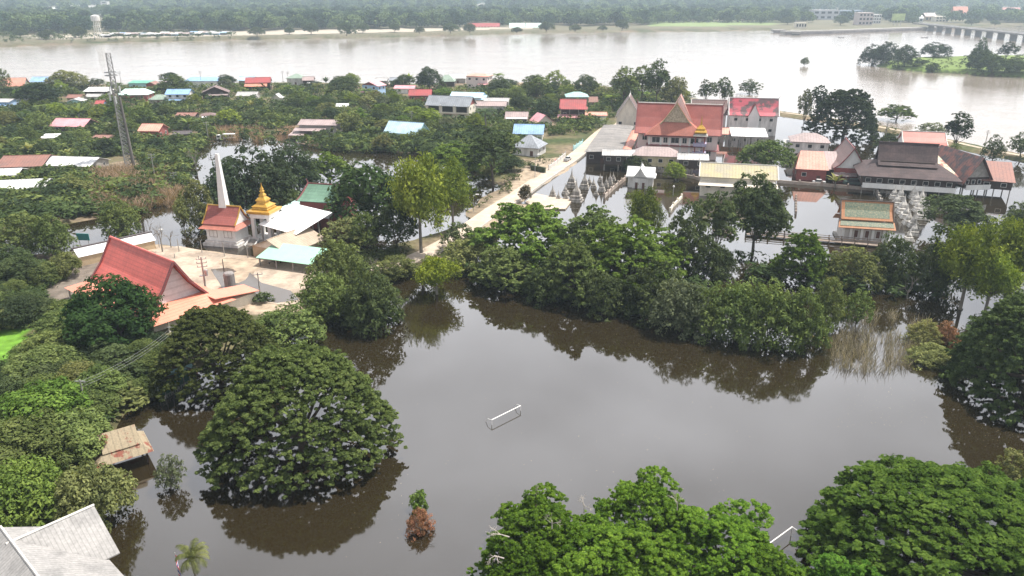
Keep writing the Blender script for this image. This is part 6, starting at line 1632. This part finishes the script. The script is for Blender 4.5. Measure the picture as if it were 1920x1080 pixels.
for r_ in [('low', 1636, 122, 42, 80, 'deep', 'leftmost tree of the river island leaning over water'),
 ('low', 1660, 124, 40, 76, 'deep', 'second tree from the left on the river island'),
 ('low', 1695, 130, 40, 82, 'deep', 'third tree from the left on the river island'),
 ('low', 1752, 113, 50, 77, 'deep', 'round crowned tree standing alone on the island grass'),
 ('low', 1832, 138, 44, 90, 'deep', 'dark tree in the right clump of the island'),
 ('low', 1835, 128, 32, 74, 'deep', 'tallest tree of the right island clump'),
 ('low', 1858, 142, 48, 98, 'dark', 'wide tree in the middle of the right island clump'),
 ('tall', 1884, 126, 34, 78, 'deep', 'tree with high tilted crown in the right island clump'),
 ('low', 1905, 143, 56, 104, 'dark', 'rightmost wide tree of the river island'),
 ('bush', 1728, 128, 26, 112, 'dark', 'bush on the island left of the grass'),
 ('bush', 1748, 136, 24, 118, 'dark', 'small bush at the island water edge'),
 ('bush', 1716, 132, 30, 118, 'mid', 'low green bush at the island bank')]:
    T(*r_[:6], r_[6], IG)
# ------------------------------------------------------------------ automatically spread village trees with labels from landmarks
TONE = {'dark': 'dark green', 'mid': 'mid green', 'bright': 'bright green', 'yellow': 'yellow green', 'olive': 'olive green', 'grey': 'grey green', 'deep': 'very dark'}
LAND += [(1063, 295, 'the silver pickup'), (241, 200, 'the lattice tower'), (411, 330, 'the white chimney'), (159, 443, 'the teal sign board'), (20, 650, 'the bright green field'), (190, 742, 'the small pointed tent'), (328, 728, 'the green barrier'), (1080, 370, 'the tallest mouldy stupa')]
auto = []
PROT.append((-60, 52, 622, 684, 790))
FOOT += [(*P(8, 655)[:2], 7.5), (*P(-25, 655)[:2], 7.5)]
def blocked(px, top, by, wpx, m=0.55):
    for (x0, x1, y0, y1, yb) in PROT:
        if by > y0 + 2 and px + wpx * .5 * m > x0 and px - wpx * .5 * m < x1 and top < y1 - 1 and by > y0 and (by > yb - 6 or by > y1 - 3):
            return True
    return False
BZ = [[(395, 240), (560, 245), (590, 272), (470, 285), (440, 300), (380, 300)], [(140, 325), (330, 318), (345, 375), (300, 400), (160, 400)], [(90, 485), (235, 480), (240, 545), (200, 590), (90, 590)]]
def bare_zone(px, py): return any(pinpoly(np.array([px]), np.array([py]), z)[0] for z in BZ)
def onfoot(x, y, r=0):
    return any((x - a) ** 2 + (y - b) ** 2 < (c + r) ** 2 for a, b, c in FOOT)
rpw = [(x, y) for x, y, z in rp]
def spread(region, n, kinds, tints, wr, ar, sx, sy, seed, sc=1.0):
    rng = random.Random(seed); xs_ = [p[0] for p in region]; ys_ = [p[1] for p in region]; pts = []
    tries = 0
    while len(pts) < n and tries < n * 120:
        tries += 1
        px = rng.uniform(min(xs_), max(xs_)); py = rng.uniform(min(ys_), max(ys_))
        if not pinpoly(np.array([px]), np.array([py]), region)[0]: continue
        q = P(px, py)
        Rr = rng.uniform(*wr); Hh = Rr * rng.uniform(*ar); s = pxm(py); wp_ = 2 * Rr * s; tp = py - Hh * s * .97
        if any(abs(px - a) / (sx * (wp_ + b2) * .5) < 1 and abs(py - b) / sy < 1 for a, b, b2 in pts): continue
        if blocked(px, tp, py, wp_) or onfoot(q.x, q.y, Rr * .5): continue
        if hgt(q.x, q.y) < -0.4 or bare_zone(px, py): continue
        if pdist(np.array([q.x]), np.array([q.y]), rpw, False)[0] < Rr * .6 + 4: continue
        if any((q.x - a) ** 2 + (q.y - b) ** 2 < (.45 * (r + Rr)) ** 2 for a, b, r in TREES): continue
        pts.append((px, py, wp_)); auto.append((rng.choice(kinds), q.x, q.y, Rr, Hh, rng.choice(tints), px, tp + (py - tp) * .4))
spread([(-30, 160), (1250, 165), (1300, 190), (1150, 225), (1060, 260), (870, 262), (-30, 262)], 140, ['round', 'round', 'round', 'open', 'rain_mid', 'tall', 'coco', 'banana'], ['dark', 'mid', 'mid', 'olive', 'grey', 'deep', 'bright', 'yellow'], (3.2, 6.4), (1.3, 2.1), .55, 7.5, 21)
spread([(-30, 262), (330, 262), (640, 262), (960, 262), (960, 345), (760, 330), (560, 330), (400, 300), (330, 380), (200, 380), (-30, 400)], 42, ['round', 'round', 'open', 'banana', 'rain_mid'], ['dark', 'mid', 'olive', 'deep', 'mid'], (3.2, 5.2), (1.2, 1.8), .6, 14, 22)
spread([(-40, 500), (60, 500), (110, 560), (190, 600), (300, 660), (300, 700), (220, 740), (170, 800), (-40, 860)], 62, ['near_round', 'near_round', 'low'], ['mid', 'dark', 'dark', 'deep', 'olive', 'mid'], (2.8, 5.6), (1.0, 1.7), .5, 18, 23)
used = {}
def relw(dx, dy):
    if abs(dx) > abs(dy) * 1.6: return 'right of' if dx > 0 else 'left of'
    if abs(dx) * 1.3 < abs(dy): return 'behind' if dy < 0 else 'in front of'
    return ('upper ' if dy < 0 else 'lower ') + ('right of' if dx > 0 else 'left of')
for rec in auto:
    kd, x, y, Rr, Hh, tn, px, py = rec
    l = min(LAND, key=lambda k: (k[0] - px) ** 2 + ((k[1] - py) * 2.0) ** 2)
    nm = NAME[kd].replace('_', ' ')
    base = f"{TONE[tn]} {nm.replace('open crowned', 'loose').replace('leafy tree', 'tree')} {relw(px - l[0], (py - l[1]) * 2.0)} {l[2]}"
    used.setdefault(base, []).append((math.hypot(px - l[0], py - l[1]), rec))
rk = ['nearest', 'second nearest', 'third nearest', 'fourth nearest', 'fifth nearest', 'sixth nearest', 'seventh nearest', 'eighth nearest', 'ninth nearest']
for base, lst in used.items():
    lst.sort(key=lambda a: a[0])
    for i, (d_, rec) in enumerate(lst):
        kd, x, y, Rr, Hh, tn, px, py = rec
        plant(kd, x, y, Rr, Hh, tn, base if len(lst) == 1 else f'{rk[i]} {base}', 'village and bank trees')
# far bank front row
_f = random.Random(31)
fk = 0
for i in range(40):
    px = i * 49 + _f.uniform(-14, 14); py = 76 - px * .0145 - 1.5 + _f.uniform(-4, 2) if px < 1450 else 47 + _f.uniform(-3, 2)
    if 190 < px < 430: py -= 9
    if 1230 < px < 1450: py = 44 + _f.uniform(-2, 1)
    if any(x0 - 4 < px < x1 + 4 and y0 < py < y1 + 8 for x0, x1, y0, y1, yb in PROT if y1 < 80): continue
    s = pxm(py, 4); Rr = _f.uniform(7, 12)
    q = P(px, py, 4); l = min([(185, 50, 'the far water tower'), (907, 47, 'the long low red roof'), (985, 47, 'the white roofed far pavilions'), (1570, 28, 'the modern grey building'), (1682, 32, 'the billboard'), (1800, 50, 'the bridge end'), (310, 68, 'the white stalls'), (1350, 50, 'the far grass bank'), (600, 66, 'the bare far bank')], key=lambda k: abs(k[0] - px))
    base = f"hazy far bank tree {'right' if px > l[0] else 'left'} of {l[2]}"
    used.setdefault(base, []); used[base].append(1); k_ = len(used[base])
    plant('round', q.x, q.y, Rr, 4 + Rr * _f.uniform(1.1, 1.7), 'dark', (base if k_ == 1 else f'{_o[k_ - 1]} {base}, counted left to right'), 'trees along the far bank', z=3.8)
print('LONG', [o['label'] for o in bpy.data.objects if 'label' in o and len(o['label'].replace('-',' ').split())>14][:30]); print('trees', len(TREES), 'auto', len(auto))
# ------------------------------------------------------------------ bare stumps, twigs, reeds
BR = [(bare_proto(5 + i, 1.0, 3, .55), i) for i in range(3)]
def bare(px, py, ty, label, i=0, m=None, grp='bare dead trees'):
    q = P(px, py); h = hz(q.y, ty); z = max(hgt(q.x, q.y), -.8)
    t = thing('dead_tree', label, 'tree', (q.x, q.y, z), px, grp, (h - z,) * 3); c = bpy.data.objects.new('branches', BR[i][0]); COL.objects.link(c); c.parent = t
for r_ in [(306, 478, 405, 'bare dead tree standing in water behind the long low shed', 0), (322, 470, 415, 'second bare stump tree left of the slim vine tree', 1), (286, 455, 398, 'bare dead tree left of the lamp behind the shed', 2), (370, 330, 262, 'leafless brown tree near the flooded field', 0), (423, 238, 212, 'leafless pinkish shrub between two dark trees', 1),
           (1360, 512, 470, 'reddish bare bush by the brown walkway in the pond', 2), (1400, 520, 478, 'thin leafless sapling in the pond below the brown walkway', 1), (700, 525, 470, 'leafless tangled tree at the wet grove front', 0), (1700, 560, 500, 'dead branches at the narrow water channel', 2), (845, 520, 470, 'tangled bare branches right of the feathery trees', 2)]:
    bare(*r_)
bare(321, 917, 852, 'bare forked stems of the lone sapling in the pond', 0)
bare(790, 1004, 948, 'bent bare twigs of the rusty dead shrub', 1)
TWM = mat('pale_twigs', (.42, .38, .33), .9, .2, 1)
for i, (px, py, ty) in enumerate([(1095, 955, 880), (1010, 935, 893), (955, 1000, 985), (1035, 985, 920), (945, 1040, 1020), (1270, 950, 905)]):
    q = P(px, py, 8.0); h = 3.4; me = bare_proto(60 + i, 1.0, 3, .7, TWM)
    t = thing('dead_branches', f"{['tall forked', 'thin upright', 'left pointing', 'pale crooked', 'lowest left', 'right side'][i]} dead branch cluster poking out of the bright bottom rain trees", 'branches', (q.x, q.y, 7.5), i, 'dead branches over the bottom rain trees', (h,) * 3)
    c = bpy.data.objects.new('branches', me); COL.objects.link(c); c.parent = t
    if i in (2, 4): t.rotation_euler = (0, R(-70), 0)
def stuff(name, V, T, m=None, color=None, label=None):
    me = npmesh(name, V, np.arange(len(V)).reshape(-1, 4), m or LEAF, T)
    o = bpy.data.objects.new(name, me); COL.objects.link(o); o['kind'] = 'stuff'
    if color: o.color = (*color, 1)
    if label: tag(o, label, name.replace('_', ' '))
    return o
def blades(name, region, n, hr, color, seed, w=.05, spread_=.35, label=None):
    rng = np.random.RandomState(seed); A = []; xs_ = [p[0] for p in region]; ys_ = [p[1] for p in region]
    px = rng.uniform(min(xs_), max(xs_), n * 2); py = rng.uniform(min(ys_), max(ys_), n * 2); k = pinpoly(px, py, region) & (vnoise(px, py, 22, seed) + .3 * vnoise(px, py, 6, seed + 1) > .55)
    pts = np.array([tuple(P(a, b)) for a, b in zip(px[k][:n], py[k][:n])]); n = len(pts)
    h = rng.uniform(*hr, n); d = rng.normal(size=(n, 3)) * np.array([spread_, spread_, 0]); d[:, 2] = 1
    tip = pts + d * h[:, None]; ph = rng.rand(n) * 3.14; s = np.stack([np.cos(ph), np.sin(ph), 0 * ph], 1) * w
    base = pts - np.array([0, 0, .2])
    V = np.stack([base - s, base + s, tip + s * .3, tip - s * .3], 1).reshape(-1, 3)
    return stuff(name, V, rng.rand(n), None, color, label)
blades('reeds', [(1600, 590), (1650, 585), (1740, 600), (1735, 655), (1700, 700), (1630, 705), (1560, 690), (1555, 645)], 3000, (.6, 2.2), (.36, .32, .27), 41, .04, label='thin dry reeds standing in the flood near the right shore')
blades('dry_brush', [(140, 325), (330, 315), (345, 375), (300, 400), (160, 400), (120, 360)], 16000, (1.2, 3.4), (.27, .20, .14), 42, .12, .7, label='tangled brown dry brush right of the left edge sheds')
blades('dry_brush', [(395, 226), (500, 226), (560, 245), (560, 262), (480, 268), (400, 262), (385, 245)], 6000, (.8, 2.8), (.26, .18, .13), 43, .12, .6, label='brown dry brush around the flooded field')
blades('dead_grass', [(90, 485), (230, 480), (240, 540), (200, 590), (90, 590)], 8000, (.3, .9), (.22, .18, .15), 44, .07, .9, label='flattened grey dead grass left of the orange skirt roof')
# floating leaves and foam on the pond
def flecks():
    rng = np.random.RandomState(4); V = []; c = []
    for (reg, n) in (([(1100, 570), (1300, 610), (1520, 700), (1500, 740), (1300, 690), (1120, 640)], 900), ([(640, 560), (1500, 720), (1500, 900), (560, 1060)], 260), ([(1560, 700), (1740, 720), (1740, 800), (1560, 800)], 160), ([(870, 545), (1060, 560), (1060, 600), (880, 580)], 200), ([(1750, 770), (1920, 790), (1920, 850), (1800, 830)], 120)):
        xs_ = [p[0] for p in reg]; ys_ = [p[1] for p in reg]
        px = rng.uniform(min(xs_), max(xs_), n * 2); py = rng.uniform(min(ys_), max(ys_), n * 2); k = pinpoly(px, py, reg)
        for a, b in zip(px[k][:n], py[k][:n]):
            p = P(a, b); r = rng.uniform(.03, .10); t = rng.rand() * 3.14
            r *= .6; u = np.array([math.cos(t) * r, math.sin(t) * r, 0]); v = np.array([-math.sin(t) * r * .5, math.cos(t) * r * .5, 0]); o = np.array([p.x, p.y, .012])
            V += [o - u, o - v, o + u, o + v]; c.append(rng.rand())
    return np.array(V), np.array(c)
V_, T_ = flecks(); stuff('floating_debris', V_, T_, None, (.36, .30, .20), 'tiny floating leaves scattered over the pond surface')
# ------------------------------------------------------------------ undergrowth (uncountable)
rb = np.random.RandomState(77)
bp_ = []
for i in range(5):
    k = 7; C = np.stack([rb.normal(size=k) * .5, rb.normal(size=k) * .5, .25 + .65 * rb.rand(k)], 1)
    bp_.append(clumpleaves(rb, C, np.full(k, .42), np.full(k, .30), rb.rand(k), 9, .17, up=.5, jit=.45))
def under(name, regions, n, hr, color, seed, label, minh=-.45, scl=1.0, leafk=1.0):
    rng = np.random.RandomState(seed); VV = []; TT = []
    for region, fr in regions:
        m = int(n * fr); xs_ = [p[0] for p in region]; ys_ = [p[1] for p in region]
        px = rng.uniform(min(xs_), max(xs_), m * 3); py = rng.uniform(min(ys_), max(ys_), m * 3); k = pinpoly(px, py, region); px = px[k][:m]; py = py[k][:m]
        Q = np.array([tuple(P(a, b)) for a, b in zip(px, py)]); hh = height(Q[:, 0], Q[:, 1]); dr = pdist(Q[:, 0], Q[:, 1], rpw, False)
        for i in range(len(px)):
            if hh[i] < minh or dr[i] < 5.2 or (minh > -2 and bare_zone(px[i], py[i]) and rng.rand() < .85): continue
            H_ = rng.uniform(*hr); s = pxm(py[i])
            if onfoot(Q[i, 0], Q[i, 1], .3) or blocked(px[i], py[i] - H_ * s, py[i], 2 * H_ * s, .9): continue
            V, T_ = bp_[rng.randint(5)]; W_ = H_ * rng.uniform(.8, 1.4); a = rng.rand() * 6.28; c, s_ = math.cos(a), math.sin(a)
            X = V[:, 0] * W_; Y = V[:, 1] * W_
            VV.append(np.stack([Q[i, 0] + X * c - Y * s_, Q[i, 1] + X * s_ + Y * c, max(hh[i], -.2) + V[:, 2] * H_], 1)); TT.append(np.clip(T_ * .6 + rng.rand() * .4, 0, 1))
    print(name, len(VV))
    return stuff(name, np.concatenate(VV), np.concatenate(TT), None, color, label)
under('undergrowth', [([(-40, 160), (1290, 168), (1300, 200), (1150, 232), (1050, 262), (950, 275), (-40, 275)], .62), ([(-40, 275), (960, 275), (950, 330), (800, 330), (560, 320), (400, 270), (300, 400), (-40, 430)], .38)], 5200, (1.4, 4.0), (.065, .095, .035), 51, 'dense green scrub filling the village gardens')
under('undergrowth', [([(-500, 180), (-40, 180), (-40, 430), (-500, 430)], 1.0)], 900, (1.6, 4.6), (.065, .095, .035), 56, 'green scrub continuing left of the village')
under('undergrowth', [([(-40, 170), (1290, 170), (1100, 262), (-40, 420), (-40, 300)], 1.0)], 2600, (1.2, 4.6), (.135, .170, .055), 52, 'olive and yellowish scrub between the village trees')
under('undergrowth', [([(-40, 172), (1290, 175), (1100, 262), (-40, 420), (-40, 300)], 1.0)], 900, (2.6, 5.4), (.042, .060, .028), 58, 'dark taller scrub clumps between the village gardens')
under('undergrowth', [([(-40, 190), (1100, 190), (1000, 262), (-40, 400), (-40, 300)], 1.0)], 420, (.9, 2.6), (.19, .15, .10), 59, 'brown withered scrub scattered in the village')
under('bank_thicket', [([(-60, 500), (60, 490), (100, 560), (190, 600), (300, 655), (300, 700), (215, 770), (170, 860), (110, 960), (-60, 1000)], .7), ([(-420, 500), (-60, 500), (-60, 1000), (-300, 1000)], .3)], 2200, (.9, 2.4), (.055, .082, .030), 53, 'dense thicket under the trees of the left bank')
under('bank_thicket', [([(600, 520), (640, 480), (760, 470), (900, 430), (930, 460), (860, 520), (760, 520), (700, 540), (640, 580)], .6), ([(1010, 300), (1060, 300), (1000, 360), (900, 430), (860, 420), (950, 340)], .12), ([(1640, 118), (1930, 120), (1930, 145), (1760, 140), (1660, 130)], .14), ([(1300, 190), (1460, 212), (1640, 238), (1920, 300), (1920, 304), (1640, 243), (1460, 218), (1300, 196)], .14)], 1000, (.8, 2.2), (.07, .09, .035), 54, 'low scrub on the causeway, island and levee edges')
under('bank_thicket', [([(0, 62), (440, 60), (440, 76), (0, 86)], 1.0)], 260, (2.5, 5.0), (.07, .10, .04), 55, 'bushes along the left end of the far bank', minh=.3)
under('drowned_scrub', [([(905, 470), (1040, 470), (1240, 500), (1310, 540), (1330, 600), (1290, 612), (1130, 580), (1000, 555), (905, 530)], .62), ([(1340, 470), (1480, 500), (1700, 470), (1780, 540), (1700, 560), (1560, 545), (1400, 530)], .2), ([(600, 560), (740, 560), (735, 605), (620, 612)], .1), ([(1790, 600), (1920, 600), (1920, 740), (1800, 700)], .08)], 430, (1.2, 3.6), (.05, .075, .03), 57, 'half drowned scrub filling the gaps under the tree belt', minh=-3)
# levee path
lp = [(x, y, 1) for x, y in LEVEE]
ribbon('path', lp, 2.6, 1.0, mat('pale_dirt_path', (.46, .38, .29), .95, .2, .3), .6)
# grass patch
# ------------------------------------------------------------------ far forest
def far_forest(name, pm, seed, n, label, color):
    rng = np.random.RandomState(seed)
    py = 66 - 76 * rng.rand(n) ** .85; px = rng.uniform(-260, 2200, n)
    lim = np.where(px < 1450, 72 - px * .0145 - 7, 43); lim = np.where((px > 190) & (px < 430), 60, lim)
    lim = np.where((px > 1230) & (px <= 1450), 42.5, lim)
    k = py < lim; px = px[k]; py = py[k]
    kk = np.ones(len(px), bool)
    for x0, x1, y0, y1, yb in PROT:
        if y1 < 82: kk &= ~((px > x0 - 3) & (px < x1 + 3) & (py > y0 + 3) & (py < y1 + 6))
    px = px[kk]; py = py[kk]
    pts = np.array([tuple(P(a, b, 4.0)) for a, b in zip(px, py)])
    me = bpy.data.meshes.new(name); me.vertices.add(len(pts)); me.vertices.foreach_set('co', pts.astype(np.float32).ravel())
    at = me.attributes.new('scl', 'FLOAT', 'POINT')
    at.data.foreach_set('value', (rng.uniform(.8, 2.1, len(pts)) * (1 + .5 * (pts[:, 1] > 2500))).astype(np.float32))
    ob = bpy.data.objects.new(name, me); COL.objects.link(ob); ob['kind'] = 'stuff'; ob.color = (*color, 1)
    tag(ob, label, 'forest')
    pr = bpy.data.objects.new(name + '_crown', pm); pr.color = (*color, 1)
    gn = bpy.data.node_groups.new(name, 'GeometryNodeTree')
    gn.interface.new_socket('Geometry', in_out='INPUT', socket_type='NodeSocketGeometry'); gn.interface.new_socket('Geometry', in_out='OUTPUT', socket_type='NodeSocketGeometry')
    gi = gn.nodes.new('NodeGroupInput'); go = gn.nodes.new('NodeGroupOutput'); ip = gn.nodes.new('GeometryNodeInstanceOnPoints'); oi = gn.nodes.new('GeometryNodeObjectInfo'); oi.inputs['Object'].default_value = pr
    na = gn.nodes.new('GeometryNodeInputNamedAttribute'); na.data_type = 'FLOAT'; na.inputs['Name'].default_value = 'scl'
    rv = gn.nodes.new('FunctionNodeRandomValue'); rv.data_type = 'FLOAT_VECTOR'; rv.inputs['Min'].default_value = (0, 0, 0); rv.inputs['Max'].default_value = (0, 0, 6.28)
    gn.links.new(gi.outputs[0], ip.inputs['Points']); gn.links.new(oi.outputs['Geometry'], ip.inputs['Instance']); gn.links.new(na.outputs['Attribute'], ip.inputs['Scale']); gn.links.new(rv.outputs[0], ip.inputs['Rotation']); gn.links.new(ip.outputs[0], go.inputs[0])
    md = ob.modifiers.new('scatter', 'NODES'); md.node_group = gn
    print(name, len(pts))
ff = [lobe_proto(200 + i, 7, 11, 6, 9, 1.0, base=.05, cpl=12, airy=1.1)[0] for i in range(3)]
far_forest('far_forest', ff[0], 61, 6500, 'hazy mass of dark trees covering the far bank', (.055, .090, .04))
far_forest('far_forest', ff[1], 62, 5000, 'lighter trees mixed through the far bank forest', (.12, .165, .075))
far_forest('far_forest', ff[2], 63, 5000, 'bluish dark trees of the far bank forest', (.03, .055, .035))
# ------------------------------------------------------------------ wires over the left bank
for (a, b, lb) in (((150, 715, 7.5), (322, 614, 7.5), 'three sagging power wires over the left bank thicket'), ((20, 150, 12), (530, 150, 12), 'thin power wires along the river village poles')):
    A = P(*a); B = P(*b); t = thing('power_line', lb, 'power line', tuple(A)); d = B - A
    for k in range(3):
        o_ = Vector((0, 0, -.5 * k)); mb = MB()
        for i in range(10):
            u, v = i / 10, (i + 1) / 10; sg = lambda w_: d * w_ + o_ - Vector((0, 0, 6 * w_ * (1 - w_) * .6))
            mb.tube(sg(u), sg(v), .018, n=4)
        mb.build('wire', STEEL, t)
    if a[0] > 100:
        for E, w_ in ((A, 'lower left'), (B, 'upper right')):
            pt = thing('power_pole', f'grey pole at the {w_} end of the wires over the left bank', 'power pole', (E.x, E.y, 0), 0, 'power poles')
            MB().tube((0, 0, -.3), (0, 0, E.z + .3), .16, .11, 7).build('shaft', CONC, pt); MB().box(0, 0, E.z, 1.6, .12, .12).build('crossarm', STEEL, pt)
# ------------------------------------------------------------------ haze
HM = bpy.data.materials.new('haze_air'); HM.use_nodes = True
hn = HM.node_tree; hn.nodes.clear()
pv = hn.nodes.new('ShaderNodeVolumePrincipled'); pv.inputs['Color'].default_value = (0.70, 0.86, 1.0, 1); pv.inputs['Density'].default_value = HAZE; pv.inputs['Anisotropy'].default_value = 0.25
ho = hn.nodes.new('ShaderNodeOutputMaterial'); hn.links.new(pv.outputs[0], ho.inputs['Volume'])
hb_ = MB().box(0, 4400, 35.0, 14400, 9600, 74).build('haze', HM); hb_['kind'] = 'stuff'
tag(hb_, 'thin pale air haze fading the far bank', 'haze')
